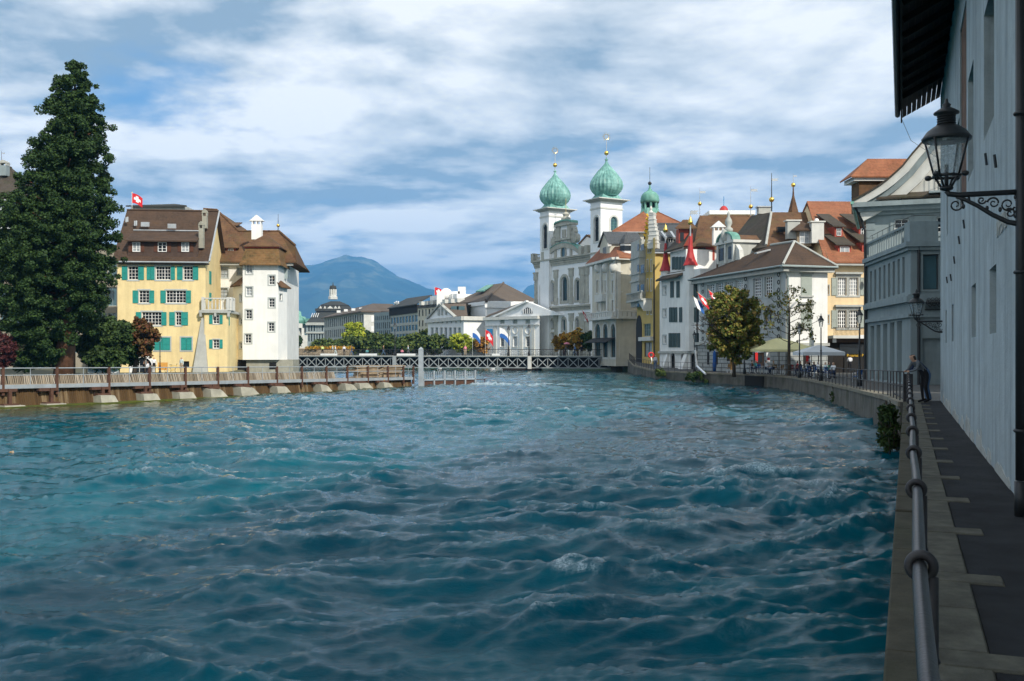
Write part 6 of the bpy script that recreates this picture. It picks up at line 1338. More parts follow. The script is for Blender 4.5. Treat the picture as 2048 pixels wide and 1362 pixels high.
# roof with rows of dormers
g = MB(); E0,E1 = f.pt(u(1575)-.3,ze+.05,.8),f.pt(UE,ze+.05,.8); R0,R1 = P(*c7(1425,265),114),P(*c7(1850,262),115); lb = P(*c7(1440,560),111)
for p in ((E0,E1,R1+Vector((6,1,0)),R0),(R0,R1+Vector((6,1,0)),R1+Vector((6,12,-7)),R0+Vector((-1,9,-7)))): slabpoly(g,p,.2)
ro = g.build('roof','tile_red',B.root)
B.extra.add([R0+Vector((.1,.4,-.4)),E0+Vector((.4,-.4,-.1)),R0+Vector((-1,9,-7))],[(0,1,2)])
MB().fbox(f,u(1575)-.2,UE,ze-.35,ze+.03,.0,.75).build('eave','stone_grey',B.root)
for x0,y0,x1,y1,n_,lift in ((1662,492,1730,560,-3.2,1.0),(1868,492,1940,560,-3.2,1.0),(1690,650,1800,752,-.9,1.1),(1895,625,1990,752,-.9,1.1)):
    r = f.off(n_).crect(c7,x0,y0,x1,y1); dormer(B,f,(r[0],r[1],r[2]-.3,r[3]+.15),n_,4.2,'red_wood','tile_dark','shed',1.9,.3,2,2,win=(r[0]+.2,r[1]-.2,r[2],r[3]-.05),pane='glass_curtain' if y0 > 600 else 'glass')
B.finish()
# ================================================================ grey-green house with terrace beyond the arsenal
A0,A1 = XY(1735,72.5), XY(1821,61.); f = Face.two(A0,A1); d2 = Vector((.99,-.128)); h = Face(A1,d2); m_ = Face(XY(1729,72.6),(.935,-.355))
B = Bld('terrace_house', Vector((*A1,1.4)), 'grey green river house with balustraded terrace and curved pale gable','house','plaster_grey','frame_dark','trim_terrace')
GZ = 1.2; u = lambda x: f.u(cR(x,0)[0]); LF = f.u(1821); zfl = f.uz(*cR(260,570))[1]; zfl = h.uz(*cg(700,1165))[1]
W = B.face(f,0,LF,GZ,zfl,.45)
def lin(x,a,b_): return a[1]+(b_[1]-a[1])*(x-a[0])/(b_[0]-a[0])
for k in range(8):
    x = 170+k*24.5+k*k*.25; W.cwin(cR,x,lin(x,(170,632),(355,550)),x+11+k*.35,lin(x,(170,808),(355,752)),nx=1,nz=2,fw=.08,frame='frame_dark',pane='glass')
for k in range(5):
    x = 173+k*33+k*k*1.2; x1 = x+21+k*1.6; r = f.crect(cR,x,lin(x,(175,942),(355,908)),x1,1215); W.win((r[0],r[1],GZ+.25,r[3]),nx=1,nz=1,fw=.1,frame='frame_grey',pane='frame_grey',name='tall_opening')
for (ya,yb),n1,hh in (((850,775),.3,.35),((830,760),.18,.15),((918,880),.2,.22),((585,470),.35,.3),((600,500),.2,.2)):
    zz_ = (f.uz(*cR(180,ya))[1]+f.uz(*cR(370,yb))[1])/2; MB().fbox(f,-.1,LF+n1,zz_-hh/2,zz_+hh/2,0,n1).build('cornice','trim_terrace',B.root); MB().fbox(h,-n1,9,zz_-hh/2+.003,zz_+hh/2-.003,0,n1).build('cornice','trim_terrace',B.root)
V = B.face(h,0,9,GZ,zfl,.3)
V.cwin(cR,470,535,560,735,nx=1,nz=1,sur=.12,frame='frame_dark',pane='glass_teal',name='large_window'); 
r = h.crect(cR,468,1010,566,1240); V.win((r[0],r[1]+.8,GZ,r[3]),nx=1,nz=1,frame='frame_grey',pane='trim_terrace',name='door')
B.extra.add([f.pt(0,zfl,0),f.pt(LF,zfl,0),h.pt(9,zfl,0),h.pt(9,zfl,-13)],[(0,1,2,3)])
# balustrade of the terrace
zt = zfl+1.25
MB().fbox(f,0,LF-1.2,zt-.14,zt,-.25,.02).build('terrace_rail','trim_terrace',B.root)
for k in range(16): uu = .3+k*(LF-1.8)/15; MB().fbox(f,uu-.09,uu+.09,zfl+.005,zt-.141,-.2,-.02).build('terrace_post','trim_terrace',B.root)
MB().fbox(f,LF-1.2,LF+.05,zfl+.005,zt+.06,-.35,.06).build('terrace_pier','trim_terrace',B.root); MB().fbox(h,.02,1.6,zfl+.004,zt+.05,-.35,.07).build('terrace_pier','trim_terrace',B.root)
MB().fbox(h,1.6,9,zt-.14,zt,-.25,.02).build('terrace_rail','trim_terrace',B.root)
for k in range(14): uu = 1.9+k*.5; MB().lathe(h.pt(uu,0,-.12),[(.08,zfl+.01),(.14,zfl+.4),(.07,zfl+.8),(.1,zt-.15)],8).build('terrace_baluster','trim_terrace',B.root,True)
for k in range(7):                                          # potted plants and thin handrail
    uu = 1.+k*1.5; q = f.pt(uu,zt,-.12); MB().tube([q,q+Vector((0,0,.42))],.015,4).build('handrail_post','iron',B.root)
MB().tube([f.pt(.3,zt+.42,-.12),f.pt(LF-.4,zt+.42,-.12),h.pt(.4,zt+.42,-.12),h.pt(8,zt+.42,-.12)],.02,5).build('handrail','iron',B.root)
MB().tube([h.pt(.45,GZ,.12),h.pt(.45,zfl,.12)],.09,8).build('drainpipe','iron',B.root)
# main block behind with the curved gable
zw = m_.uz(*cg(500,838))[1]; zev = m_.uz(*cg(500,690))[1]; um = lambda x: m_.u(cg(x,0)[0]); zm = lambda x,y: m_.uz(*cg(x,y))[1]
Wm = B.face(m_,um(180),14,GZ,zw,.3); B.block(m_,um(180),14,16,GZ,zw)
Wm.cwin(cg,505,895,665,1045,nx=2,nz=3,sur=.28,surp=.08,frame='frame_white'); Wm.cwin(cg,985,870,1100,1045,nx=2,nz=3,sur=.28,surp=.08,frame='frame_white')
for k in range(5): z0_ = zm(230,1290)+k*(zw-zm(230,1290))/5; MB().fbox(m_,um(182),um(285),z0_+.02,z0_+(zw-zm(230,1290))/5-.02,.0,.07).build('quoin','trim_terrace',B.root)
for a,b_,n1 in ((zw-.05,zw+.2,.25),(zw+.201,zw+.5,.55),(zw+.501,zev-.1,.9)): MB().fbox(m_,um(180)-n1,14,a,b_,-.1,n1).build('eave_cornice','trim_terrace',B.root)
crv = [(30,695),(150,632),(250,575),(350,512),(440,445),(520,375),(590,310),(640,245),(700,170),(770,90),(840,10),(930,-90),(1050,-210)]
pc = [(um(x),zm(x,y)) for x,y in crv]
cent = []
for i,(a,b_) in enumerate(pc):
    p,q = pc[max(0,i-1)],pc[min(len(pc)-1,i+1)]; t = Vector((q[0]-p[0],q[1]-p[1])).normalized(); cent.append(Vector((t.y,-t.x)))
for w0,w1,n1,mm in ((0.,.12,1.0,'tile_dark'),(.12,.62,.85,'stone_pale'),(.62,1.0,.6,'trim_terrace'),(1.0,1.7,.42,'stone_pale')):
    g = MB()
    for i in range(len(pc)-1):
        g.fprism(m_,[(pc[i][0]+cent[i].x*w1,pc[i][1]+cent[i].y*w1),(pc[i+1][0]+cent[i+1].x*w1,pc[i+1][1]+cent[i+1].y*w1),(pc[i+1][0]+cent[i+1].x*w0,pc[i+1][1]+cent[i+1].y*w0),(pc[i][0]+cent[i].x*w0,pc[i][1]+cent[i].y*w0)],-.3,n1)
    g.build('gable_moulding',mm,B.root)
gp = [(c_[0]+n_.x*1.2,c_[1]+n_.y*1.2) for c_,n_ in zip(pc,cent)][2:]
MB().fprism(m_,[(gp[0][0],zev-.2)]+gp+[(gp[-1][0]+3,gp[-1][1]),(gp[-1][0]+3,zev-.2)],-.5,.03).build('gable_wall','stone_pale',B.root)
g = MB(); a,b_ = um(400),um(1000); slabpoly(g,[m_.pt(a-.6,zm(400,672),.85),m_.pt(14,zm(400,672),.85),m_.pt(14,zm(400,600),.04),m_.pt(a+.2,zm(400,610),.04)],.12); g.build('gable_foot_roof','tile_dark',B.root)
g = MB()
for i in range(len(pc)-1): slabpoly(g,[m_.pt(*pc[i],.9),m_.pt(*pc[i+1],.9),m_.pt(*pc[i+1],-16),m_.pt(*pc[i],-16)],.12)
g.build('roof','tile_rust',B.root)
MB().tube([m_.pt(um(30),zev-.1,.95),m_.pt(um(30)-.05,zev-.1,-15)],.13,8).build('gutter','copper',B.root)
MB().tube([m_.pt(um(40),zev-.2,.8),m_.pt(um(120),zw-.1,.3),m_.pt(um(172),zw-1.2,.12),m_.pt(um(172),GZ,.12)],.09,8).build('drainpipe','iron',B.root)
# dormer on the river slope, seen past the verge
q = P(*cg(300,470),80.5); g = MB(); g.box(q.x-1.4,q.x+2.4,q.y,q.y+1.8,q.z-2.4,q.z); dm = g.build('dormer','tile_rust',B.root)
MB().box(q.x-1.9,q.x+2.6,q.y-.3,q.y+2.1,q.z+.01,q.z+.35).build('dormer_eave','white_paint',dm); g = MB(); slabpoly(g,[q+Vector((-2.2,-.5,.36)),q+Vector((2.8,-.5,.36)),q+Vector((2.8,.9,2.0)),q+Vector((-.4,.9,2.0))],.12); slabpoly(g,[q+Vector((-2.2,-.5,.36)),q+Vector((-.4,.9,2.0)),q+Vector((-2.2,2.3,.36))],.12); g.build('dormer_roof','tile_red',dm)
# iron balcony at the gable and iron grille on the front
g = MB(); q = m_.pt(um(960),zm(960,595),.5)
for k in range(7): g.tube([q+Vector((k*.22,0,0)),q+Vector((k*.22,0,1.5))],.02,4)
g.tube([q+Vector((0,0,1.5)),q+Vector((1.4,0,1.5))],.025,4); g.tube([q+Vector((0,0,.7)),q+Vector((1.4,0,.7))],.02,4); o = g.build('gable_balcony','iron',B.root); o['kind'] = 'stuff'
MB().fbox(m_,um(890),14,zm(960,620),zm(960,598),.05,1.1).build('gable_balcony_floor','trim_terrace',B.root)
g = MB(); r = h.crect(cR,478,770,572,850)
for k in range(14):
    a = r[0]+(r[1]-r[0])*k/13; g.tube([h.pt(a,r[2],.12),h.pt(a+.04,(r[2]+r[3])/2,.42),h.pt(a,r[3],.14)],.02,4)
    if k < 13: g.torus(h.pt(a+.1,(r[2]+r[3])/2+.2*math.sin(k*2.),.36),h.n3,.09,.015,10,4)
g.tube([h.pt(r[0],r[3],.14),h.pt(r[1],r[3],.14)],.03,5); g.tube([h.pt(r[0],r[2],.12),h.pt(r[1],r[2],.12)],.03,5); o = g.build('window_grille','iron',B.root); o['kind'] = 'stuff'
B.finish()
# town houses behind the arsenal, out of sight behind its wall; they shade the terrace house
B = Bld('street_house_row', Vector((32,50,1.5)), 'plain grey town house standing behind the arsenal','house','plaster_grey','frame_white')
tf = Face((20.4,45.),(1,0)); TB = Face((26.6,57.5),(1,0))
for p,q in (((20.4,45.),(44,45.)),((44,45.),(50,57.5)),((50,57.5),(26.6,57.5)),((26.6,57.5),(20.4,45.))): B.extra.add([(p[0],p[1],1.2),(q[0],q[1],1.2),(q[0],q[1],15.5),(p[0],p[1],15.5)],[(0,1,2,3)])
g = MB(); 
for p in (((20.1,44.6,15.4),(44.3,44.6,15.4),(46.5,51,20.),(25,51,20.)),((26.4,58,15.4),(50.4,58,15.4),(46.5,51,20.),(25,51,20.)),((20.1,44.6,15.4),(26.4,58,15.4),(25,51,20.))): slabpoly(g,p,.15)
g.build('roof','tile_brown',B.root); B.finish()
# ================================================================ old arsenal: the long white wall beside the path
WT = 1.165                                           # distance of the wall from the rail line
wa = Vector((5.5-.39*19.75,-9.0,0)); f = Face((wa.x,wa.y),(.39,1)); f.n = Vector((-f.d.y,f.d.x)); f.n3 = Vector((f.n.x,f.n.y,0))
LW = f.u(1881); ZE = 12.15
B = Bld('arsenal', Vector((wa.x+8,wa.y+14,PZ)), 'long rough white wall of an old arsenal with dark overhanging eaves','building','plaster_arsenal','frame_dark','plaster_arsenal')
W = B.face(f,0,LW,PZ-.3,ZE,.55)
B.block(f,0,LW,12,PZ-.3,ZE)
for x0,y0,x1,y1,pn in ((1979,553,1992.5,677,'glass'),(1943,578,1951.5,688,'glass'),(1903.5,620,1907,698,'glass'),(1891,624,1893.5,702,'glass')):
    r = f.rect(x0,y0,x1,y1); zl,zh = (3.66,4.62); W.win((r[0],r[1],zl,zh),nx=1,nz=2,fw=.06,frame='frame_dark',pane=pn,deep=.40)
for x0,x1 in ((1968,1988),(1936,1947),(1913,1919),(1893,1896)):
    a,b_ = f.u(x0),f.u(x1); a,b_ = min(a,b_),max(a,b_); W.win((a,b_,6.75,8.75),nx=2,nz=4,fw=.07,frame='frame_dark',pane='glass',deep=.4)
a,b_ = f.u(1920),f.u(1933); a,b_ = min(a,b_),max(a,b_); W.win((a,b_,6.6,10.6),nx=1,nz=1,fw=.1,frame='wood_door',pane='wood_door',deep=.06,name='loading_door')
for k in range(4): uu = a+.12+k*(b_-a-.24)/4; MB().fbox(f,uu,uu+(b_-a-.24)/4-.02,6.72,10.5,-.15,-.03).build('door_plank','wood_door',B.root)
# damp foot of the plaster and small iron anchors
for k in range(26):
    s_ = 11+k*1.3+random.uniform(-.5,.5)
    if s_ > LW-1: break
    hh = random.uniform(.12,.42); w_ = random.uniform(.3,.9)
    pts = [(s_-w_,PZ-.1),(s_+w_,PZ-.1)]+[(s_+w_-2*w_*i/6,PZ+hh*random.uniform(.5,1.)*(.4 if i in (0,6) else 1)) for i in range(7)]
    MB().fprism(f,pts,-.02,.012).build('bare_plaster_patch','stone_grey',B.root)
for x,y in ((1997,322),(1978,318),(1932,448),(1922,480),(1912,520),(1905,555),(1897,560)):
    uu,zz_ = f.uz(x,y); MB().tube([f.pt(uu,zz_-.09,.03),f.pt(uu,zz_+.09,.05)],.02,5).build('iron_anchor','iron',B.root)
text3d('SNPESVEN',f.pt(f.u(1995),4.95,.012),-f.d3,.34,'stone_grey','faded_inscription',B.root,.004)
# eaves: soffit boards, rafters, fascia and gutter; tiles above
OV = 1.22; zo = ZE-.62
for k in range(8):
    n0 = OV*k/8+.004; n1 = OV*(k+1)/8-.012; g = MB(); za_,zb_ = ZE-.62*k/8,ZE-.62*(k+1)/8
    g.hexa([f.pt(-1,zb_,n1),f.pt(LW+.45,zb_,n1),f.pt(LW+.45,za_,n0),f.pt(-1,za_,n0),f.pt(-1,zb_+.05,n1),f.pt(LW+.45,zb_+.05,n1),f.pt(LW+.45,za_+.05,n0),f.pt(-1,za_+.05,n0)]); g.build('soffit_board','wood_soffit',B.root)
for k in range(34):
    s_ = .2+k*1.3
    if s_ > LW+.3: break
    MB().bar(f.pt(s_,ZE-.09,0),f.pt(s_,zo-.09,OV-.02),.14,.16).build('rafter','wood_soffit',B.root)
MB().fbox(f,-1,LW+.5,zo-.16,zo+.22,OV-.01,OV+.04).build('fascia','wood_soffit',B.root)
MB().tube([f.pt(-1,zo+.12,OV+.14),f.pt(LW+.5,zo+.12,OV+.14)],.09,8).build('gutter','iron',B.root)
g = MB(); slabpoly(g,[f.pt(-1,zo+.35,OV+.1),f.pt(LW+.5,zo+.35,OV+.1),f.pt(LW+.5,ZE+4.6,-6),f.pt(-1,ZE+4.6,-6)],.12); slabpoly(g,[f.pt(-1,ZE-.3,-13.2),f.pt(LW+.5,ZE-.3,-13.2),f.pt(LW+.5,ZE+4.6,-6),f.pt(-1,ZE+4.6,-6)],.12); g.build('roof','tile_brown',B.root)
B.extra.add([f.pt(LW,ZE,0),f.pt(LW,ZE,-12),f.pt(LW,ZE+4.4,-6)],[(0,1,2)])
uu = (27.-wa.y)*.932; zz_ = zo+.1; MB().tube([f.pt(uu,zz_,OV+.1),f.pt(uu-.15,zz_+.04,OV+.42)],.05,6).build('gutter_bracket','iron',B.root)
MB().tube([f.pt(LW+.45,zo-.05,OV),f.pt(LW+1.5,zo-.6,OV-.3),f.pt(LW+5,zo-1.0,-.5)],.008,4).build('wire','iron',B.root)
B.finish()
# drainpipe on the arsenal wall at the frame edge
up = f.off(.10).u(2042)
g = MB(); zk = 7.35
g.tube([f.pt(up,PZ+.35,.10),f.pt(up,zk-.3,.10)],.052,10)
pipe = thing('drainpipe',f.pt(up,PZ,.1),'thick black iron drainpipe on the white wall at the right edge','drainpipe')
MB().tube([f.pt(up,PZ-.02,.10),f.pt(up,PZ+.34,.10)],.062,10).build('pipe_foot','iron',pipe,True); g.build('pipe','iron',pipe,True)
g = MB(); g.tube([f.pt(up,zk-.3,.10),f.pt(up,zk-.12,.10),f.pt(up+.12,zk+.02,.14),f.pt(up+.35,zk+.1,.28),f.pt(up+1.6,zk+.75,.9),f.pt(up+2.2,zo+.0,OV+.12)],.052,10); g.build('pipe_bend','iron',pipe,True)
for zz_ in (2.6,4.2,5.8): MB().torus(f.pt(up,zz_,.10),(0,0,1),.055,.02,14,6).build('pipe_clamp','iron',pipe,True)
# ================================================================ wall lantern on a scrolled bracket
def lantern(up, zarm, arm, S, label, group=None):
    base = f.pt(up,zarm,0); T = thing('wall_lantern',base,label,'lantern',group); ax = f.n3; D = f.d3
    def A(n,z): return f.pt(up,zarm+z,n)
    g = MB(); g.tube([A(0,0),A(arm*.86,0),A(arm*.97,.015*S),A(arm,.05*S)],.028*S,8); br = g.build('bracket_arm','iron',T,True)
    g = MB(); g.tube([A(0,-.33*S),A(.10,-.33*S),A(.22,-.30*S),A(.36,-.22*S),A(.50,-.12*S),A(.62,-.05*S),A(.70,-.02*S)] if arm > .6 else [A(0,-.3*S),A(arm*.4,-.22*S),A(arm*.9,-.02*S)],[.03*S,.03*S,.026*S,.024*S,.022*S,.02*S,.015*S] if arm > .6 else .02*S,7); g.build('bracket_brace','iron',T,True)
    def spiral(cn,cz,r0,turns,ph,th):
        pts = []
        for i in range(22):
            t = i/21; a_ = ph+turns*2*math.pi*t; r_ = r0*(1-.82*t); pts.append(A(cn+r_*math.cos(a_),cz+r_*math.sin(a_)))
        return MB().tube(pts,[th*(1-.4*i/21) for i in range(22)],5)
    for cn,cz,r0,tn,ph in ((.08,-.12,.075,1.4,.4),(.05,-.26,.045,1.3,2.5),(.22,-.12,.07,1.4,3.6),(.20,-.21,.05,1.3,.9),(.35,-.10,.06,1.4,.2),(.46,-.065,.04,1.3,3.3),(.70,-.10,.075,1.5,1.6),(.12,-.22,.05,1.3,5.)):
        if cn < arm: spiral(cn*S,cz*S,r0*S,tn,ph,.011*S).build('scroll','iron',T,True)
    for cn,cz in ((.15,-.05),(.29,-.17),(.41,-.15),(.58,-.05),(.63,-.12)):
        if cn < arm: MB().ball(A(cn*S,cz*S),.018*S,8,6,(1,1,1.5)).build('leaf_knob','iron',T,True)
    c_ = A(arm,0); zb = .05*S
    MB().lathe(c_,[(.03*S,zb),(.06*S,zb+.01),(.07*S,zb+.03*S),(.05*S,zb+.05*S)],12).build('lantern_cup','iron',T,True)
    z1,z2,z3 = zb+.15*S, zb+.17*S, zb+.53*S
    MB().torus(c_+Vector((0,0,z1)),(0,0,1),.125*S,.016*S,24,8).build('lower_ring','iron',T,True)
    for i in range(4):
        t = R(90*i+38); e = Vector((math.cos(t),math.sin(t),0))
        MB().tube([c_+e*.05*S+Vector((0,0,zb+.03*S)),c_+e*.125*S+Vector((0,0,z1))],.012*S,6).build('lower_strut','iron',T,True)
        MB().tube([c_+e*.13*S+Vector((0,0,z1)),c_+e*.235*S+Vector((0,0,z3))],.011*S,6).build('lantern_strut','iron',T,True)
        MB().ball(c_+e*.20*S+Vector((0,0,z1+.005)),.032*S,8,6,(1.2,1.2,.9)).build('lantern_knob','iron',T,True); MB().tube([c_+e*.125*S+Vector((0,0,z1)),c_+e*.2*S+Vector((0,0,z1))],.012*S,5).build('knob_stem','iron',T,True)
    g = MB(); g.lathe(c_,[(.112*S,z1+.01),(.205*S,z3)],20); g.f = g.f[:-2]; g.m = g.m[:-2]; g.build('lantern_glass','lantern_glass',T,True)
    MB().lathe(c_,[(.235*S,z3-.015*S),(.245*S,z3+.01*S),(.225*S,z3+.035*S),(.19*S,z3+.085*S),(.13*S,z3+.13*S),(.085*S,z3+.15*S)],20).build('lantern_hood','iron',T,True)
    MB().lathe(c_,[(.085*S,z3+.145*S),(.085*S,z3+.25*S),(.125*S,z3+.265*S),(.125*S,z3+.28*S),(.08*S,z3+.31*S),(.035*S,z3+.335*S),(.045*S,z3+.36*S),(.02*S,z3+.38*S),(.012*S,z3+.42*S)],16).build('lantern_chimney','iron',T,True)
    for k in range(4): MB().torus(c_+Vector((0,0,z3+(.165+.024*k)*S)),(0,0,1),.088*S,.007*S,16,5).build('chimney_rib','iron',T,True)
    MB().tube([c_+Vector((0,0,zb)),c_+Vector((0,0,z2+.1*S))],.02*S,6).build('burner','iron',T,True)
    return T
# arm height and lamp from the photograph: arm at row 395, lamp axis at column 1888
lantern(up, EYE+(HZ-399)/F*10.6, .79, 1.0, 'black wall lantern on scrolled iron bracket beside the drainpipe', 'wall lanterns')
fx_u = f.u(1890); yl = f.pt(fx_u,0,0).y
lantern(f.u(1884.5)-.2, EYE+(HZ-640)/F*31., .78, 1.05, 'distant black wall lantern near the far corner of the white wall', 'wall lanterns')
# ================================================================ river railing: rings round a pipe rail on stout posts
rt = PZ+.92
rail = thing('river_railing',Q(10,0,PZ),'iron pipe railing with ringed posts along the near river wall','railing')
MB().tube([Q(-6,0,rt-.02)]+[Q(s,0.006*math.sin(s*1.3),rt-.02) for s in np.linspace(-4,S1-.8,60)],.0245,12).build('rail','iron_rail',rail,True)
for zz_,r_ in ((rt-.36,.014),(rt-.64,.014)): MB().tube([Q(-6,.03,zz_),Q(S1-.8,.03,zz_)],r_,8).build('lower_rail','iron_ring',rail,True)
k = -3; protos = None
while S0+k*PITCH < S1-.6:
    s = S0+k*PITCH; c_ = Q(s,0,rt-.02)
    MB().torus(c_,QD,.040,.0175,24,10).build('ring','iron_ring',rail,True)
    MB().lathe(Q(s,.038,0),[(.028,PZ),(.028,PZ+.05),(.019,PZ+.07),(.019,rt-.36),(.026,rt-.35),(.019,rt-.33),(.019,rt-.055)],10).build('post','iron_ring',rail,True)
    k += 1
# stone end post where the quay turns
MB().hexa([Q(S1-.5,-.14,PZ-.2),Q(S1-.2,-.14,PZ-.2),Q(S1-.2,.14,PZ-.2),Q(S1-.5,.14,PZ-.2),Q(S1-.5,-.14,PZ+.9),Q(S1-.2,-.14,PZ+.9),Q(S1-.2,.14,PZ+.9),Q(S1-.5,.14,PZ+.9)]).build('end_post','iron_ring',rail)
# promenade railing along the far quay
qr = thing('quay_railing',(20,70,1.3),'thin iron railing along the far café quay','railing'); pts = [Vector(p) for p in EDGE]; dist = 0
tops = [p+Vector((.12,0,1.0)) for p in pts]
for dz in (0,-.5): MB().tube([p+Vector((0,0,dz)) for p in tops],.022,6).build('rail','iron_ring',qr,True)
for i in range(len(pts)-1):
    n_ = max(1,round((pts[i+1]-pts[i]).length/1.6))
    for j in range(n_): q = pts[i].lerp(pts[i+1],j/n_)+Vector((.12,0,0)); MB().tube([q,q+Vector((0,0,1.02))],.024,6).build('post','iron_ring',qr)
# ================================================================ trees and shrubs
rng = np.random.default_rng(5)
def leaves(name, centers, radii, counts, size, matn, parent, flat=.0, outward=.6, shell=.55, aspect=1.6):
    centers = np.asarray(centers,float); radii = np.asarray(radii,float); radii = radii if radii.ndim == 2 else np.stack([radii]*3,-1)
    idx = np.repeat(np.arange(len(centers)),counts); n = len(idx)
    d = rng.normal(size=(n,3)); d /= np.linalg.norm(d,axis=1)[:,None]
    r = shell+(1-shell)*rng.random(n)**.7
    c_ = centers[idx]+d*radii[idx]*r[:,None]
    nrm = d*outward+rng.normal(size=(n,3))*(1-outward)+np.array([0,0,flat]); nrm /= np.linalg.norm(nrm,axis=1)[:,None]
    t = np.cross(nrm,rng.normal(size=(n,3))); t /= np.linalg.norm(t,axis=1)[:,None]; b_ = np.cross(nrm,t)
    s = size*(.6+.8*rng.random(n))[:,None]
    bend = nrm*s*.25
    v = np.stack([c_-t*s*.5, c_-b_*s*.5*aspect*.5-bend*.0, c_+t*s*.5, c_+b_*s*.5*aspect+bend],1).reshape(-1,3)
    fcs = np.arange(4*n).reshape(-1,4)
    return mesh_np(name, v, fcs, matn, None, False, parent=parent, origin=tuple(BASE[parent.name]))
def branchy(mb, p, d, ln, r, depth, spread, tips, rnd, up=.1, seg=5):
    q = p+d*ln; mid = p+d*ln*.5+Vector((rnd.uniform(-1,1),rnd.uniform(-1,1),rnd.uniform(-.5,.5)))*ln*.06
    mb.tube([p,mid,q],[r,r*.85,r*.68],seg)
    if depth == 0: tips.append(q); return
    n = rnd.choice((2,3)) if depth > 1 else 3
    for i in range(n):
        e = Vector((rnd.gauss(0,1),rnd.gauss(0,1),rnd.gauss(0,.7))).normalized()
        nd = (d*(1-spread)+e*spread+Vector((0,0,up))).normalized()
        branchy(mb,q,nd,ln*rnd.uniform(.62,.85),r*.62,depth-1,spread,tips,rnd,up,max(4,seg-1))
    if depth > 1: tips.append(q)
# ---- giant sequoia on the left bank
Ys = 90.; base = Vector((*XY(128,Ys),LZ)); s_ = Ys/F
T = thing('sequoia_tree',base,'giant dark green conifer towering over the left bank','tree')
prof = [(130,150,8),(150,150,24),(170,150,34),(200,150,44),(250,148,58),(300,139,70),(350,129,82),(390,122,90),(430,104,120),(480,104,122),(540,104,120),(600,98,112),(650,88,92),(690,85,66),(728,82,50)]
py_ = np.array([p[0] for p in prof],float); cx_ = np.array([p[1] for p in prof],float); hw_ = np.array([p[2]*.92 for p in prof],float)
C, Rr, Cn = [], [], []
lvl = 132.
while lvl < 732:
    w_ = np.interp(lvl,py_,hw_); cx = np.interp(lvl,py_,cx_); nb_ = int(5+w_*.075)
    for i in range(nb_):                 # boughs: each a tuft-laden arm with air round it
        a_ = 2*np.pi*(i+rng.random()*.9)/nb_+lvl; reach = w_*(.80+.34*rng.random()); drop = rng.uniform(-8,10)
        for t_ in np.linspace(.35,1.,4+int(w_*.05)):
            rad = reach*t_; jt = rng.normal(size=3)*(5+w_*.05); px = cx+rad*math.cos(a_)+jt[0]; q_ = rng.uniform(.36,.72)*(1.1-.25*t_)*(1 if lvl > 190 else .7)
            C.append(((px-1024)/F*Ys, Ys+(rad*math.sin(a_)+jt[1])*s_, EYE+(HZ-lvl-drop*t_-jt[2]*.8)/F*Ys)); Rr.append((q_,q_,q_*.78)); Cn.append(int(45+190*q_*q_))
    lvl += 19
leaves('crown',C,Rr,[int(c*1.6) for c in Cn],.15,'leaf_sequoia',T,outward=.5,shell=.35,flat=.35)
mb = MB(); zt_ = EYE+(HZ-150)/F*Ys
mb.tube([base-Vector((0,0,.3)),base+Vector((.3,0,6)),base+Vector((.9,0,15)),Vector((*XY(150,Ys),zt_))],[.95,.7,.42,.06],10); mb.build('trunk','bark_red',T,True)
rd = random.Random(3)
for k in range(46):
    lv = 200+k*11; w_ = float(np.interp(lv,py_,hw_))*s_*.8; cx = float(np.interp(lv,py_,cx_)); p0 = Vector(((cx-1024)/F*Ys,Ys,EYE+(HZ-lv)/F*Ys)); a_ = rd.uniform(0,6.283)
    MB().tube([p0,p0+Vector((math.cos(a_)*w_*.5,math.sin(a_)*w_*.5,-.25)),p0+Vector((math.cos(a_)*w_,math.sin(a_)*w_,.2))],[.12,.08,.03],5).build('limb','bark_red',T)
def tree(name, label, px, Yt, gz, cpy, rx, rzz, trunk_r, leafm, nclump, per, lsize, seed, cat='tree', lean=0., group=None, depth=4, clump=.28, cpx=None, barkm='bark', spread=.55):
    base = Vector((*XY(px,Yt),gz)); T = thing(name,base,label,cat,group); r_ = random.Random(seed); s_ = Yt/F
    cz = EYE+(HZ-cpy)/F*Yt; cx = ((cpx or px)-1024)/F*Yt; hx,hz = rx*s_,rzz*s_
    mb = MB(); tips = []; h0 = max(.3,(cz-hz*.75)-gz)
    d = Vector((lean,0,1)).normalized(); mb.tube([base-Vector((0,0,.2)),base+d*h0*.5,base+d*h0],[trunk_r*1.25,trunk_r,trunk_r*.9],9)
    for i in range(4): branchy(mb,base+d*h0,Vector((r_.uniform(-1,1),r_.uniform(-1,1),1.1)).normalized(),hz*.55,trunk_r*.6,depth-1,spread,tips,r_)
    mb.build('trunk',barkm,T,True)
    C,Rr,Cn = [],[],[]
    for i in range(nclump):
        e = Vector((r_.gauss(0,1),r_.gauss(0,1),r_.gauss(0,1))).normalized(); k = .35+.62*r_.random()**.5
        k *= 1+.16*math.sin(4*math.atan2(e.y,e.x)+seed)+.1*math.sin(7*e.z+seed)
        C.append((cx+e.x*hx*k,Yt+e.y*hx*k*.9,cz+e.z*hz*k)); q_ = clump*hx*r_.uniform(.6,1.15); Rr.append((q_,q_,q_*.8)); Cn.append(per)
    leaves('crown',C,Rr,Cn,lsize,leafm,T,outward=.5,shell=.3,flat=.3)
    return T
tree('chestnut_tree','round yellowing chestnut tree in front of the painted palace',1468,92.,1.25,646,54,78,.15,'leaf_chestnut',230,95,.21,11,clump=.20)
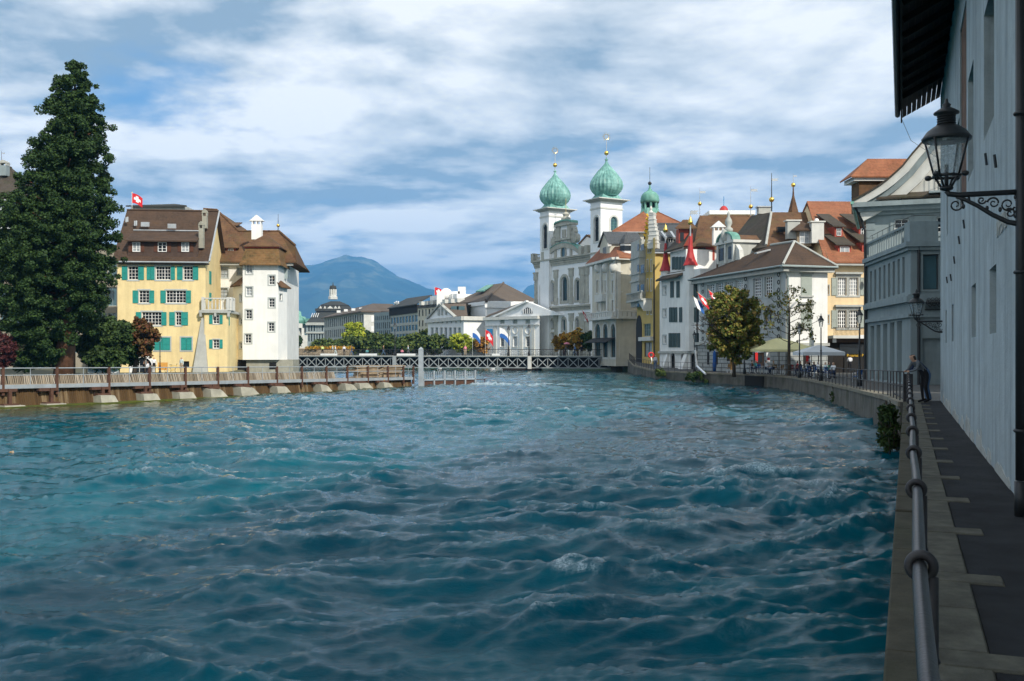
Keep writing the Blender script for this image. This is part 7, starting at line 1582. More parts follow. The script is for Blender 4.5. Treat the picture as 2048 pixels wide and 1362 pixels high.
# thin half bare tree with real twigs
base = Vector((*XY(1578,88.),1.27)); T = thing('thin_tree',base,'slender half bare tree rising through the cream parasol','tree'); rd = random.Random(21); mb = MB(); tips = []
mb.tube([base-Vector((0,0,.2)),base+Vector((0,0,2.6)),base+Vector((.03,0,4.4)),base+Vector((0,0,6.9))],[.16,.13,.10,.03],8)
for k in range(17):
    z_ = 2.7+k*.24; a_ = k*2.4; ln = 1.55*(1-.35*abs(k-6)/11); branchy(mb,base+Vector((0,0,z_)),Vector((math.cos(a_),math.sin(a_),.42)).normalized(),ln*.72,.035,3,.42,tips,rd,.12,4)
mb.build('trunk','bark',T)
leaves('crown',[tuple(t) for t in tips],[.2]*len(tips),[4]*len(tips),.14,'leaf_chestnut',T,outward=.3,shell=.1,flat=.3)
tree('maple_tree','broad dark tree with reddening edge beside the yellow house',268,97.,LZ,682,70,50,.22,'leaf_dark',190,130,.23,31,clump=.2,cpx=228,lean=.15)
tree('autumn_shrub','reddish brown autumn shrub at the edge of the dark bank tree',290,96.,LZ,672,24,36,.07,'leaf_autumn',70,60,.24,33,cat='shrub',clump=.3)
tree('bank_shrub','dark green shrub beneath the maple by the banner',205,95.,LZ,716,44,22,.06,'leaf_dark',80,70,.24,35,cat='shrub',clump=.28)
tree('red_maple','dark red maple at the left edge below the conifer',5,86.,LZ,700,30,42,.1,'leaf_red',90,60,.22,37,clump=.26)
# clipped hedge and autumn bushes beyond the bridge
for k,(px,py,rx,rz_,Yh,mt,lb) in enumerate((
  (712,690,38,16,238,'leaf_hedge','low olive hedge bush right of the orange flower bed'),
  (765,690,38,18,236,'leaf_hedge','low olive hedge bush behind the tall bridge lamp'),
  (815,690,38,18,234,'leaf_hedge','dark hedge bush left of the theatre pediment'),
  (866,690,36,17,232,'leaf_hedge','dark hedge bush beneath the theatre pediment'),
  (660,693,38,11,240,'leaf_hedge','thin green hedge strip above the orange flower bed'),
  (925,687,26,18,228,'leaf_yellow','bright yellow green bush in front of the theatre flank'),
  (968,690,22,17,226,'leaf_orange','rust orange bush beside the theatre flagpoles'),
  (1122,684,16,16,190,'leaf_golden','golden orange small tree left of centre before the church'),
  (1150,682,26,18,188,'leaf_golden','largest golden tree in front of the church portal'),
  (1180,684,18,17,186,'leaf_dark','dark green small tree beside the hotel arcade'))):
    tree('hedge_bush' if k < 5 else 'autumn_bush',lb,px,Yh,FZ,py,rx,rz_,.12,mt,60,55,.55 if k < 5 else .45,50+k,cat='bush',clump=.28,depth=2)
tree('quay_tree','green roundish tree in front of the sunlit post building end',708,285.,FZ,668,20,20,.2,'leaf_yellow',80,50,.7,71,clump=.3,depth=3)
tree('quay_tree','dark green tree half hidden right of the roundish tree',730,292.,FZ,674,16,15,.2,'leaf_dark',60,50,.7,72,clump=.3,depth=3)
tree('quay_tree','small clipped round tree in front of the station arch',595,330.,FZ,681,9,10,.2,'leaf_dark',40,40,.7,73,clump=.35,depth=2)
tree('quay_tree','small green tree left of the theatre front',851,262.,FZ,672,9,14,.15,'leaf_hedge',40,40,.6,74,clump=.35,depth=2)
# flower bed
g = MB(); a,b_ = XY(585,232),XY(700,230); g.hexa([(a[0],a[1],FZ),(b_[0],b_[1],FZ),(b_[0],b_[1]+3,FZ),(a[0],a[1]+3,FZ),(a[0],a[1],FZ+1.6),(b_[0],b_[1],FZ+1.6),(b_[0],b_[1]+3,FZ+2.0),(a[0],a[1]+3,FZ+2.0)])
fb_ = thing('flower_bed',((a[0]+b_[0])/2,a[1],FZ),'long planter of orange flowers behind the bridge railing','planter'); g.build('planter','wood_weather',fb_)
cs = [(a[0]+(b_[0]-a[0])*(.25+.75*rng.random()),231+rng.random()*2.4,FZ+1.9) for _ in range(90)]; leaves('flowers',cs,[.5]*90,[26]*90,.32,'leaf_golden',fb_)
# ivy and weeds on the quay walls
def weeds(label,pts,rad,per,size,mt):
    o = Vector(pts[0]); T = thing('wall_shrub',o,label,'shrub'); mb = MB(); rd = random.Random(int(o.y*10))
    for p in pts: mb.tube([Vector(p)+Vector((.1,0,-.3)),Vector(p)+Vector((rd.uniform(-.2,.1),rd.uniform(-.2,.2),.3))],.015,4)
    s = mb.build('stems','bark',T); s['kind'] = 'stuff'
    leaves('foliage',pts,[rad]*len(pts),[per]*len(pts),size,mt,T,outward=.4,shell=.1)
rd = random.Random(8)
weeds('dark ivy clump hanging where the near river wall ends',[(11.72+rd.uniform(-.22,.16)+.37*dy_,31.0+dy_,1.2+rd.uniform(-.7,.45)) for dy_ in [rd.uniform(-.9,.9) for _ in range(46)]],.2,70,.085,'leaf_dark')
weeds('green tuft growing on the quay by the turret house',[(16.35+rd.uniform(-.4,.3),110+rd.uniform(-1.2,1.2),1.0+rd.uniform(-.3,.4)) for _ in range(14)],.3,50,.15,'leaf_hedge')
weeds('hanging moss and weeds left of the culvert mouth',[(19.2+rd.uniform(-1.2,1.2),103.0+rd.uniform(-1.6,1.6),.75+rd.uniform(-.4,.45)) for _ in range(30)],.28,50,.15,'leaf_dark')
weeds('small weed tuft halfway along the curved quay wall',[(19.9+rd.uniform(-.1,.1),61.5+rd.uniform(-.5,.5),.8+rd.uniform(-.4,.2)) for _ in range(10)],.22,40,.1,'leaf_dark')
# ================================================================ needle weir with its walkway
w0 = Vector((-34.5,52.6,0)); w1 = Vector((-8.9,91.,0))       # line of the walkway's river edge
# post columns of the photograph give the points along it
WL = (w1-w0).length; WD = (w1-w0).normalized(); WN = Vector((WD.y,-WD.x,0))     # WN points to the open water, towards the camera
f = Face(w0.to_2d(),WD.to_2d()); f.n = WN.to_2d(); f.n3 = WN
def deckz(u_): return 1.42-.42*u_/WL
weir = thing('needle_weir',(w0+w1)/2,'long timber needle weir with steel walkway and concrete footings','weir')
def seg(name,u0,u1,z0f,z1f,n0,n1,matn,par=weir):
    g = MB(); P4 = lambda z: [f.pt(u0,z(u0),n1),f.pt(u1,z(u1),n1),f.pt(u1,z(u1),n0),f.pt(u0,z(u0),n0)]
    return g.hexa(P4(z0f)+P4(z1f)).build(name,matn,par)
posts = [f.u(x) for x in (-100,5,113,217,298,370,435,495,553,603,652,694,735,775,806,826)]
posts = [p for p in posts if 0 <= p <= WL+1]
seg('deck',0,WL,lambda u_: deckz(u_)-.02,lambda u_: deckz(u_)+.06,-1.9,0,'wood_weather')
seg('deck_beam',0,WL,lambda u_: deckz(u_)-.16,lambda u_: deckz(u_)+.075,.003,.09,'steel_grey')
for dz,r_ in ((1.06,.035),(.64,.028),(.85,.0)):
    if r_: MB().tube([f.pt(0,deckz(0)+dz,.03),f.pt(WL,deckz(WL)+dz,.03)],r_,6).build('rail','steel_grey',weir)
for i,u_ in enumerate(posts):
    MB().fbox(f,u_-.075,u_+.075,deckz(u_)-.55,deckz(u_)+1.1,-.05,.11).build('rail_post','rust',weir)
    if i+1 < len(posts):
        m_ = (u_+posts[i+1])/2; MB().tube([f.pt(m_,deckz(m_),.03),f.pt(m_,deckz(m_)+1.05,.03)],.022,5).build('rail_baluster','steel_grey',weir)
# concrete footings with pairs of steel legs
foot = [(20,807),(103,806),(205,803),(290,808),(362,802),(425,799),(487,796),(555,794),(640,789),(690,786),(765,783),(720,785)]
for k,(x,y) in enumerate(sorted(foot)):
    u_ = f.u(x); zt_ = .62 if 150 < x < 400 else .8; hl = 1.0; tl = .25 if x > 400 else .05
    if x < 150: zt_ = .22
    g = MB(); 
    rdf = random.Random(x); wj = rdf.uniform(.55,.8)*(1 if x < 400 else 1.25); pts = [f.pt(u_-hl*wj,-.8,1.1),f.pt(u_+hl*wj*(1.15+tl*2),-.8,1.4),f.pt(u_+hl*wj,-.8,-.2),f.pt(u_-hl*wj,-.8,-.2),f.pt(u_-hl*wj*.92,zt_*rdf.uniform(.85,1.),.7),f.pt(u_+hl*wj*(.8-tl*1.2),zt_*rdf.uniform(.8,1.)-tl*.3,.6),f.pt(u_+hl*wj*.7,zt_,-.2),f.pt(u_-hl*wj*.9,zt_,-.2)]
    ft = g.hexa(pts).build('footing','concrete',weir)
    MB().fbox(f,u_-.6,u_+.35,zt_-.08,zt_+.08,-.15,.4).build('base_plate','rust',ft)
    MB().fbox(f,u_-.22,u_-.04,zt_+.081,deckz(u_)-.165,.13,.3).build('steel_leg','rust',ft); MB().fbox(f,u_-.9,u_+.35,deckz(u_)-.34,deckz(u_)-.166,-.3,.2).build('steel_beam','rust',ft)
    if x in (690,765): MB().fbox(f,u_-.02,u_+.06,zt_+.12,deckz(u_)-.25,.151,.19).build('yellow_gauge','letters_yellow',ft)
# the needles: timber baulks leaning side by side, wet below, dry handles above the deck
def needle_rows(u0,u1,name,z0,z1f,n0,n1,wd,matn,jit,step,th=.07):
    g = MB(); u_ = u0; rd = random.Random(int(u0*7)+len(name))
    while u_ < u1:
        j = rd.uniform(-jit,jit); ln = rd.uniform(-jit,jit)*1.4; z1 = z1f(u_)+ln
        a,b_ = f.pt(u_,z0,n0+rd.uniform(-.02,.02)),f.pt(u_+j,z1,n1+rd.uniform(-.02,.02)); g.bar(a,b_,th,wd); u_ += step*rd.uniform(.92,1.1)
    o = g.build(name,matn,weir); o['kind'] = 'stuff'
for a,b_ in zip(posts,posts[1:]):
    needle_rows(a,b_,'wet_needles',-.7,lambda u_: deckz(u_)-.17,.12,-.30,.10,'needle_wet',.03,.135,.12)
    needle_rows(a,b_,'needle_handles',deckz(a)+.02,(lambda u_: deckz(u_)+.62) ,-1.35,-1.55,.06,'needle',.035,.115,.06) if f.pt(a,0).y < 82 else None
seg('mossy_sill',0,WL-1,lambda u_: -1.,lambda u_: .14,-1.2,.95,'moss')
# stacked spare needles on the deck near the end
st = thing('timber_stack',f.pt(f.u(760),deckz(f.u(760)),-1.2),'stack of weathered spare weir timbers on the walkway end','timber stack')
rd = random.Random(4)
for k in range(11):
    for j in range(2):
        u_ = f.u(735+j*45); z_ = deckz(u_)+.09+k*.095; MB().fbox(f,u_+rd.uniform(-.6,.2),u_+2.6+rd.uniform(-.3,.6),z_,z_+.085,-1.75+rd.uniform(0,.08),-.9+rd.uniform(-.1,.1)).build('timber','wood_weather',st)
# end of the weir: pale gate post, low outer barrier
ge = thing('gate_post',Vector((*XY(842,92.),.3)),'tall pale steel post at the end of the weir walkway','post')
q = Vector((*XY(842,92.),0)); MB().box(q.x-.22,q.x+.22,q.y-.2,q.y+.2,-.5,EYE+(HZ-700)/F*92).build('post','steel_grey',ge); MB().lathe(Vector((q.x,q.y,0)),[(.3,EYE+(HZ-700)/F*92),(.3,EYE+(HZ-698)/F*92),(.05,EYE+(HZ-694)/F*92)],4,R(45)).build('post_cap','steel_grey',ge)
bx0,bx1 = Vector((*XY(846,92.5),0)),Vector((*XY(950,96.5),0)); fb = Face(bx0.to_2d(),(bx1-bx0).to_2d()); LB = (bx1-bx0).length
lb = thing('low_barrier',bx0+(bx1-bx0)*.5,'low outer barrier of dark boards with slim slats at the weir end','barrier')
zr_ = fb.uz(900,760)[1]; zt_ = fb.uz(900,743)[1]
for k in range(5): a = LB*k/5; MB().fbox(fb,a+.12,a+LB/5-.12,-.8,zr_-.02,-.12,-.02).build('board_panel','rust',lb)
for k in range(6): a = LB*k/5; MB().fbox(fb,a-.08,a+.08,-.9,zt_+.1,-.1,.1).build('barrier_post','steel_grey',lb)
MB().fbox(fb,-.1,LB+.1,zr_,zr_+.12,-.1,.1).build('bottom_rail','steel_grey',lb)
for k in range(30): a = LB*(k+.5)/30; MB().bar(fb.pt(a,zr_+.12,0),fb.pt(a+.04,zt_,.0),.05,.05).build('slat','steel_grey',lb)
MB().tube([fb.pt(LB,zr_,0),fb.pt(LB+1.3,zr_,-.1),fb.pt(LB+1.3,-.7,-.1)],.05,6).build('outer_rail','rust',lb)
# ================================================================ lattice footbridge
b0,b1 = Vector((*XY(560,168.),0)),Vector((*XY(1282,155.),0)); f = Face(b0.to_2d(),(b1-b0).to_2d()); LBR = (b1-b0).length
zT,zB = f.uz(800,713)[1],f.uz(800,735.5)[1]; DW = 5.0
br = thing('lattice_bridge',(b0+b1)/2,'low grey footbridge with crossed lattice girder spanning the river','bridge')
for n_ in (0,-DW):
    MB().fbox(f,0,LBR,zT-.14,zT,n_-.12,n_+.12).build('top_chord','steel_bridge',br); MB().fbox(f,0,LBR,zB,zB+.14,n_-.12,n_+.12).build('bottom_chord','steel_bridge',br)
NP = 37; st_ = LBR/NP
def shared(name,me,loc,par,rot=0.,d=None):
    o = bpy.data.objects.new(name,me); col.objects.link(o); o.parent = par; o.location = Vector(loc)-BASE[par.name]; BASE[o.name] = Vector(loc); return o
def proto(mb,matn):
    me = bpy.data.meshes.new('proto'); me.from_pydata([tuple(v) for v in mb.v],[],mb.f); me.materials.append(MAT[matn]); return me
dv = f.d3*st_; hgt = zT-zB-.28
g = MB(); g.bar(Vector((0,0,0)),dv+Vector((0,0,hgt)),.06,.13); mD = proto(g,'steel_bridge'); g = MB(); g.bar(f.n3*.07+Vector((0,0,hgt)),f.n3*.07+dv,.06,.13); mU = proto(g,'steel_bridge'); g = MB(); g.bar(Vector((0,0,0)),Vector((0,0,hgt)),.10,.10); mV = proto(g,'steel_bridge')
for k in range(NP):
    shared('lattice_bar',mD,f.pt(k*st_,zB+.14,0),br); shared('lattice_bar',mU,f.pt(k*st_,zB+.14,0),br); shared('lattice_upright',mV,f.pt(k*st_,zB+.14,.03),br)
MB().fbox(f,0,LBR,zB+.14,zT-.14,-DW-.02,-DW+.05).build('far_girder','steel_dark',br)
MB().fbox(f,-1,LBR+1,zT+.004,zT+.12,-DW-.3,.35).build('deck','stone_grey',br)
MB().fbox(f,0,LBR,zB+.16,zT-.16,-1.2,-.9).build('girder_shade_plate','black',br)  # blackened sheet stands in for the deep shade behind the lattice
zR = f.uz(800,699)[1]; zd = zT+.12
for n_ in (.2,-DW-.15):
    MB().tube([f.pt(0,zR,n_),f.pt(LBR,zR,n_)],.045,6).build('handrail','steel_dark',br); MB().tube([f.pt(0,zd+.15,n_),f.pt(LBR,zd+.15,n_)],.03,5).build('foot_rail','steel_dark',br)
g = MB(); g.tube([Vector((0,0,zd)),Vector((0,0,zR))],.03,5); mP = proto(g,'steel_dark')
g = MB(); hr = (zR-zd)
for sgn in (-1,1):
    pts = [Vector((0,0,zd+.18))+f.d3*(sgn*(.12+.24*math.sin(math.pi*i/8)))+Vector((0,0,(hr-.22)*i/8)) for i in range(9)]; g.tube(pts,.02,4)
g.torus(Vector((0,0,zd+hr*.5)),f.n3,.2,.022,12,4); mS = proto(g,'iron')
nn_ = 58
for k in range(nn_):
    for n_ in (.2,):
        shared('railing_post',mP,f.pt(LBR*k/nn_,0,n_),br); shared('railing_scroll',mS,f.pt(LBR*(k+.5)/nn_,0,n_),br)
MB().fbox(f,f.u(642),f.u(676),zd+.05,zd+.35,.22,.3).build('planter_box','white_paint',br)
for a,b_ in ((720,755),(795,832),(985,1000)): MB().fbox(f,f.u(a),f.u(b_),zd+.04,zd+.36,.24,.32).build('white_panel','white_paint',br)
# timber pier in midstream, and pier columns on the girder
pu = f.u(1037)
for k in range(9): a = pu-2.2+k*.62; n_ = -.4-(k%3)*1.5; MB().tube([f.pt(a,-1.,n_),f.pt(a+.25*((k%2)-.5),zB+.02,n_)],.17,6).build('pier_pile','wood_soffit',br)
MB().fbox(f,pu-2.6,pu+3.0,zB-.35,zB-.003,-4.2,.1).build('pier_beam','wood_soffit',br)
for x in (790,1060): u_ = f.u(x); MB().fbox(f,u_-.28,u_+.28,zB-.1,zT+.1,.13,.5).build('girder_pillar','stone_pale' if x == 1060 else 'steel_bridge',br)
# abutment at the right bank
MB().fbox(f,LBR-4.5,LBR+5,-1.,zB+.6,-DW-1,1.2).build('abutment','wall_quay',br); MB().prism([f.pt(LBR-6,zB+.7,.5),f.pt(LBR+1,zT+.1,.5),f.pt(LBR+1,zB-.3,.5),f.pt(LBR-1,zB-.9,.5)],f.n3*.15).build('abutment_plate','steel_dark',br)
# ---- bridge and quay lamps
def lamp_post(base,h,S,label,group,style='lantern',par=None,globe=False):
    T = thing('street_lamp',base,label,'lamp post',group); q = Vector(base)
    MB().lathe(q,[(.16*S,0),(.16*S,.3*S),(.10*S,.5*S),(.075*S,.9*S),(.10*S,1.0*S),(.06*S,1.1*S),(.05*S,h*.55),(.075*S,h*.56),(.05*S,h*.58),(.04*S,h-.02)],10).build('post','iron',T,True)
    if globe: MB().ball(q+Vector((0,0,h+.2*S)),.24*S,12,8).build('globe','white_paint',T,True); return T
    MB().lathe(q,[(.06*S,h),(.10*S,h+.03),(.19*S,h+.45*S)],4,R(20)).build('lantern_glass','lantern_glass',T); 
    for i in range(4): t = R(90*i+20); e = Vector((math.cos(t),math.sin(t),0)); MB().tube([q+e*.10*S+Vector((0,0,h)),q+e*.20*S+Vector((0,0,h+.46*S))],.015*S,4).build('lantern_strut','iron',T)
    MB().lathe(q,[(.24*S,h+.45*S),(.20*S,h+.52*S),(.09*S,h+.68*S),(.09*S,h+.76*S),(.03*S,h+.80*S),(.02*S,h+.95*S)],8).build('lantern_hood','iron',T)
    return T
GQ = 'lamp posts on the café quay'
for x,yt,Yl,gz,lb in ((1719,640,58.,1.40,'tallest iron quay lamp at the corner of the terrace house'),(1642,648,70.,1.33,'iron quay lamp in front of the white parasol edge'),(1599,662,80.,1.29,'iron quay lamp between the thin tree and the white parasol'),(1489,665,96.,1.25,'iron quay lamp right of the chestnut tree'),(1389,672,108.,1.24,'iron quay lamp before the turret house')):
    q = XY(x,Yl); lamp_post((q[0],q[1],gz),EYE+(HZ-yt-6)/F*Yl-gz,1.,lb,GQ)
q = XY(320,96); lamp_post((q[0],q[1],LZ),EYE+(HZ-684)/F*96-LZ,.9,'iron lamp in front of the yellow house','lamp')
for x,yt,lb in ((790,654,'tall bridge lamp standing left of the pale gate post'),(1017,662,'bridge lamp left of centre before the theatre windows'),(1058,658,'bridge lamp on the pillar beside the church')):
    u_ = f.u(x); p = f.pt(u_,zd,.0); lamp_post((p.x,p.y,zd),EYE+(HZ-yt-4)/F*p.y-zd,1.3,lb,'bridge lamps')
# ================================================================ people
POSES = {}
def body_mesh(pose):
    """one continuous skinned body; returns mesh and per polygon region"""
    if pose in POSES: return POSES[pose]
    J = dict(pelvis=(0,0,.95,.135), belly=(0,0,1.1,.125), chest=(0,0,1.32,.15), neck=(0,0,1.48,.058), head=(0,-.01,1.60,.092), crown=(0,0,1.72,.085),
      shL=(.17,0,1.42,.065), elL=(.22,.03,1.16,.045), wrL=(.22,-.05,.93,.033), haL=(.22,-.08,.84,.035),
      shR=(-.17,0,1.42,.065), elR=(-.22,.03,1.16,.045), wrR=(-.22,-.05,.93,.033), haR=(-.22,-.08,.84,.035),
      hiL=(.095,0,.90,.095), knL=(.10,-.02,.50,.06), anL=(.10,.02,.09,.042), toL=(.10,-.16,.04,.04),
      hiR=(-.095,0,.90,.095), knR=(-.10,-.02,.50,.06), anR=(-.10,.02,.09,.042), toR=(-.10,-.16,.04,.04))
    def mv(**k):
        for a,b_ in k.items(): J[a] = (*b_,J[a][3])
    if pose == 'walk': mv(knL=(.10,-.18,.52),anL=(.10,-.30,.12),toL=(.10,-.47,.09),knR=(-.10,.06,.50),anR=(-.10,.34,.16),toR=(-.10,.22,.05),elL=(.22,.14,1.18),wrL=(.21,.16,.95),haL=(.21,.15,.86),elR=(-.22,-.06,1.17),wrR=(-.2,-.22,1.0),haR=(-.2,-.28,.95))
    if pose == 'lean': mv(belly=(0,-.07,1.09),chest=(0,-.24,1.26),neck=(0,-.36,1.36),head=(0,-.43,1.45),crown=(0,-.46,1.57),shL=(.18,-.30,1.32),shR=(-.18,-.30,1.32),elL=(.24,-.42,1.08),wrL=(.12,-.60,1.02),haL=(.05,-.66,1.02),elR=(-.24,-.42,1.08),wrR=(-.12,-.60,1.02),haR=(-.05,-.66,1.02),hiL=(.095,.03,.9),hiR=(-.095,.03,.9),anL=(.10,.10,.09),toL=(.1,-.08,.04),anR=(-.10,.02,.09))
    if pose == 'sit':
        for k_ in list(J):
            x,y,z,r = J[k_]; J[k_] = (x,y,z-.43,r)
        mv(knL=(.11,-.42,.50),anL=(.11,-.40,.09),toL=(.11,-.58,.05),knR=(-.11,-.42,.50),anR=(-.12,-.36,.09),toR=(-.12,-.54,.05),elL=(.23,-.10,.76),wrL=(.16,-.30,.74),haL=(.12,-.38,.74),elR=(-.23,-.10,.76),wrR=(-.16,-.30,.74),haR=(-.12,-.38,.74))
    if pose == 'serve': mv(elL=(.24,-.08,1.18),wrL=(.16,-.28,1.12),haL=(.14,-.36,1.12),elR=(-.24,-.08,1.18),wrR=(-.16,-.28,1.12),haR=(-.14,-.36,1.12))
    bones = [('pelvis','belly','t'),('belly','chest','s'),('chest','neck','s'),('neck','head','k'),('head','crown','k'),('chest','shL','s'),('shL','elL','s'),('elL','wrL','a'),('wrL','haL','k'),('chest','shR','s'),('shR','elR','s'),('elR','wrR','a'),('wrR','haR','k'),('pelvis','hiL','t'),('hiL','knL','t'),('knL','anL','t'),('anL','toL','f'),('pelvis','hiR','t'),('hiR','knR','t'),('knR','anR','t'),('anR','toR','f')]
    names = list(J); me = bpy.data.meshes.new('skel'); me.from_pydata([J[n][:3] for n in names],[(names.index(a),names.index(b_)) for a,b_,_ in bones],[])
    o = bpy.data.objects.new('skel',me); col.objects.link(o)
    o.modifiers.new('k','SKIN')
    for i,n in enumerate(names):
        sv = me.skin_vertices[0].data[i]; r = J[n][3]; sv.radius = (r,r*.82) if n in ('chest','belly','pelvis') else (r,r); sv.use_root = (n == 'pelvis')
    ss = o.modifiers.new('s','SUBSURF'); ss.levels = 1; ss.render_levels = 1
    bpy.context.view_layer.update()
    m2 = bpy.data.meshes.new_from_object(o.evaluated_get(bpy.context.evaluated_depsgraph_get())); bpy.data.objects.remove(o)
    reg = []
    hd = Vector(J['head'][:3]); cw = Vector(J['crown'][:3])
    for p in m2.polygons:
        c_ = p.center; best = (9,'s')
        for a,b_,t in bones:
            A_,B_ = Vector(J[a][:3]),Vector(J[b_][:3]); ab = B_-A_; k = max(0,min(1,(c_-A_).dot(ab)/ab.length_squared)); d = (c_-(A_+ab*k)).length-min(J[a][3],J[b_][3])*.5
            if d < best[0]: best = (d,t)
        t = best[1]
        if t == 'k' and (c_-hd).length < .22 and c_.z > hd.z-.06 and (c_.z > hd.z+.085 or c_.y > hd.y+.02): t = 'h'
        reg.append(t)
    POSES[pose] = (m2,reg); return POSES[pose]
def person(pose, loc, rotz, label, top, legs, hair='hair_dark', group=None, sleeves=True, h=1.0):
    m0,reg = body_mesh(pose); me = m0.copy(); me.name = 'person'; me.materials.clear()
    for m_ in (top,legs,'skin',hair,'cloth_black'): me.materials.append(MAT[m_])
    ix = dict(s=0,t=1,k=2,h=3,f=4,a=0 if sleeves else 2)
    me.polygons.foreach_set('material_index',[ix[t] for t in reg]); me.polygons.foreach_set('use_smooth',[True]*len(reg))
    o = bpy.data.objects.new('person',me); col.objects.link(o); o.location = loc; o.rotation_euler = (0,0,rotz); o.scale = (h,h,h); BASE[o.name] = Vector(loc)
    return tag(o,label,'person',group)
# couple leaning on the railing
q = Q(S1-1.6,.47,1.735); person('lean',q,R(-80),'person in grey green top leaning on the railing end, nearer of two','cloth_grey','cloth_black','hair_dark')
q = Q(S1-.8,.56,1.735); person('lean',q,R(-95),'person in dark jacket and jeans leaning behind the first at the railing','cloth_navy','cloth_jeans','hair_dark')
# on the bridge
fB = Face(b0.to_2d(),(b1-b0).to_2d())
GP = 'people crossing the bridge'
for x,n_,pose,rot,top,legs,hair,lb in (
 (578,-1.2,'walk',-90,'cloth_white','cloth_tan','hair_grey','person in white at the far left end of the bridge'),
 (642,-.6,'stand',180,'cloth_lime','cloth_black','hair_fair','person in lime shirt and shorts looking over the bridge'),
 (661,-.9,'walk',90,'cloth_pale','cloth_tan','hair_grey','person in pale blue top, left of a pair on the bridge'),
 (667,-.8,'walk',90,'cloth_white','cloth_pale','hair_grey','person in white top, right of a pair on the bridge'),
 (685,-.7,'stand',0,'cloth_white','cloth_black','hair_dark','person in white shirt with dark trousers near the flower bed'),
 (700,-.8,'walk',-90,'cloth_grey','cloth_jeans','hair_dark','person in grey top right of the flower bed'),
 (763,-.9,'walk',90,'cloth_brown','cloth_jeans','hair_dark','person in brown top just left of the tall bridge lamp'),
 (814,-.6,'walk',90,'cloth_pale','cloth_grey','hair_grey','person striding right of the tall bridge lamp'),
 (928,-.8,'stand',0,'cloth_pink','cloth_tan','hair_fair','person in pink top beneath the yellow green bush'),
 (1130,-.8,'walk',90,'cloth_grey','cloth_black','hair_dark','person walking beneath the pale parasol on the bridge'),
 (1148,-.8,'walk',-90,'cloth_blue','cloth_jeans','hair_dark','person in blue top before the golden tree'),
 (1161,-1.,'stand',0,'cloth_black','cloth_black','hair_dark','person in black right of the blue top on the bridge')):
    p = fB.pt(fB.u(x),zd,n_); person(pose,(p.x,p.y,zd),R(rot),lb,top,legs,hair,GP)
# children seated at the railing
for x,top,lb in ((733,'cloth_teal','small person in teal crouching at the bridge railing'),(803,'cloth_pink','small person in pink crouching at the bridge railing')):
    p = fB.pt(fB.u(x),zd,-.3); person('sit',(p.x,p.y,zd-.1),R(0),lb,top,'cloth_jeans','hair_fair',GP,h=.95)
# pale parasol over the walker
p = fB.pt(fB.u(1130),zd,-.8); T = thing('umbrella',(p.x,p.y,zd+1.7),'pale pink hand umbrella carried over the bridge','umbrella'); MB().tube([p+Vector((.2,-.2,1.0)),p+Vector((.15,-.1,2.15))],.015,5).build('stick','iron',T); MB().lathe(p+Vector((.15,-.1,0)),[(.5,1.85),(.42,2.0),(.22,2.12),(.02,2.17)],10).build('canopy','cloth_pink',T,True)
# on the right quay by the turret house
q = XY(1311,116.); person('stand',(q[0],q[1],1.24),R(20),'person in white top and jeans by the lifebuoy','cloth_white','cloth_jeans','hair_grey')
q = Vector((*XY(1302,114.),1.24)); T = thing('lifebuoy',q,'red and white lifebuoy on a post by the quay railing','lifebuoy'); MB().tube([q,q+Vector((0,0,2.0))],.03,6).build('post','iron',T); MB().torus(q+Vector((0,-.06,1.75)),(0,1,0),.28,.09,20,8).build('ring','sign_red',T,True); MB().tube([q+Vector((0,-.12,1.5)),q+Vector((.08,-.14,1.1)),q+Vector((-.05,-.12,.75))],.07,6).build('rope_bag','white_paint',T,True)
# waiter and staff
q = XY(1700,99.); person('serve',(q[0],q[1],1.27),R(180),'waiter in white shirt and black trousers seen from behind at the café front','cloth_white','cloth_black','hair_dark',h=1.02)
q = XY(1619,93.); person('serve',(q[0],q[1],1.26),R(70),'waiter in white shirt beside the red banner under the white parasol','cloth_white','cloth_black','hair_dark')
# left bank people in front of the yellow house
q = XY(308,103.5); person('stand',(q[0],q[1],LZ),R(20),'person in white shirt standing at the arched door','cloth_white','cloth_black','hair_grey')
q = XY(363,104.); person('stand',(q[0],q[1],LZ),R(-20),'person in grey top standing by the small cellar window','cloth_pale','cloth_tan','hair_grey')
# ================================================================ café furniture
def chair_proto(seatm):
    T = thing('café_chair',(0,0,0),'x','chair')
    MB().box(-.22,.22,-.22,.22,.43,.47).build('seat',seatm,T); g = MB(); g.hexa([(-.22,.20,.56),(.22,.20,.56),(.22,.235,.56),(-.22,.235,.56),(-.21,.26,.90),(.21,.26,.90),(.21,.295,.90),(-.21,.295,.90)]); g.build('backrest',seatm,T)
    for sx_ in (-1,1):
        MB().tube([(sx_*.2,-.2,.43),(sx_*.23,-.26,0)],.016,6).build('leg','aluminium',T); MB().tube([(sx_*.2,.30,.92),(sx_*.2,.2,.45),(sx_*.23,.30,0)],.016,6).build('leg','aluminium',T)
        MB().tube([(sx_*.23,-.2,.45),(sx_*.24,-.2,.66),(sx_*.23,.24,.68)],.015,6).build('armrest','aluminium',T)
    return T
def dup(root,loc,rz_,label,group):
    r = root.copy(); col.objects.link(r); r.location = loc; r.rotation_euler = (0,0,rz_); r['label'] = label
    if group: r['group'] = group
    for c_ in root.children:
        k = c_.copy(); col.objects.link(k); k.parent = r
        for g_ in c_.children: d_ = g_.copy(); col.objects.link(d_); d_.parent = k
    return r
protos = {m_: chair_proto(m_) for m_ in ('blue_cloth','wicker','wine_cloth')}
rd = random.Random(12)
cname = dict(blue_cloth='blue',wicker='tan wicker',wine_cloth='wine red')
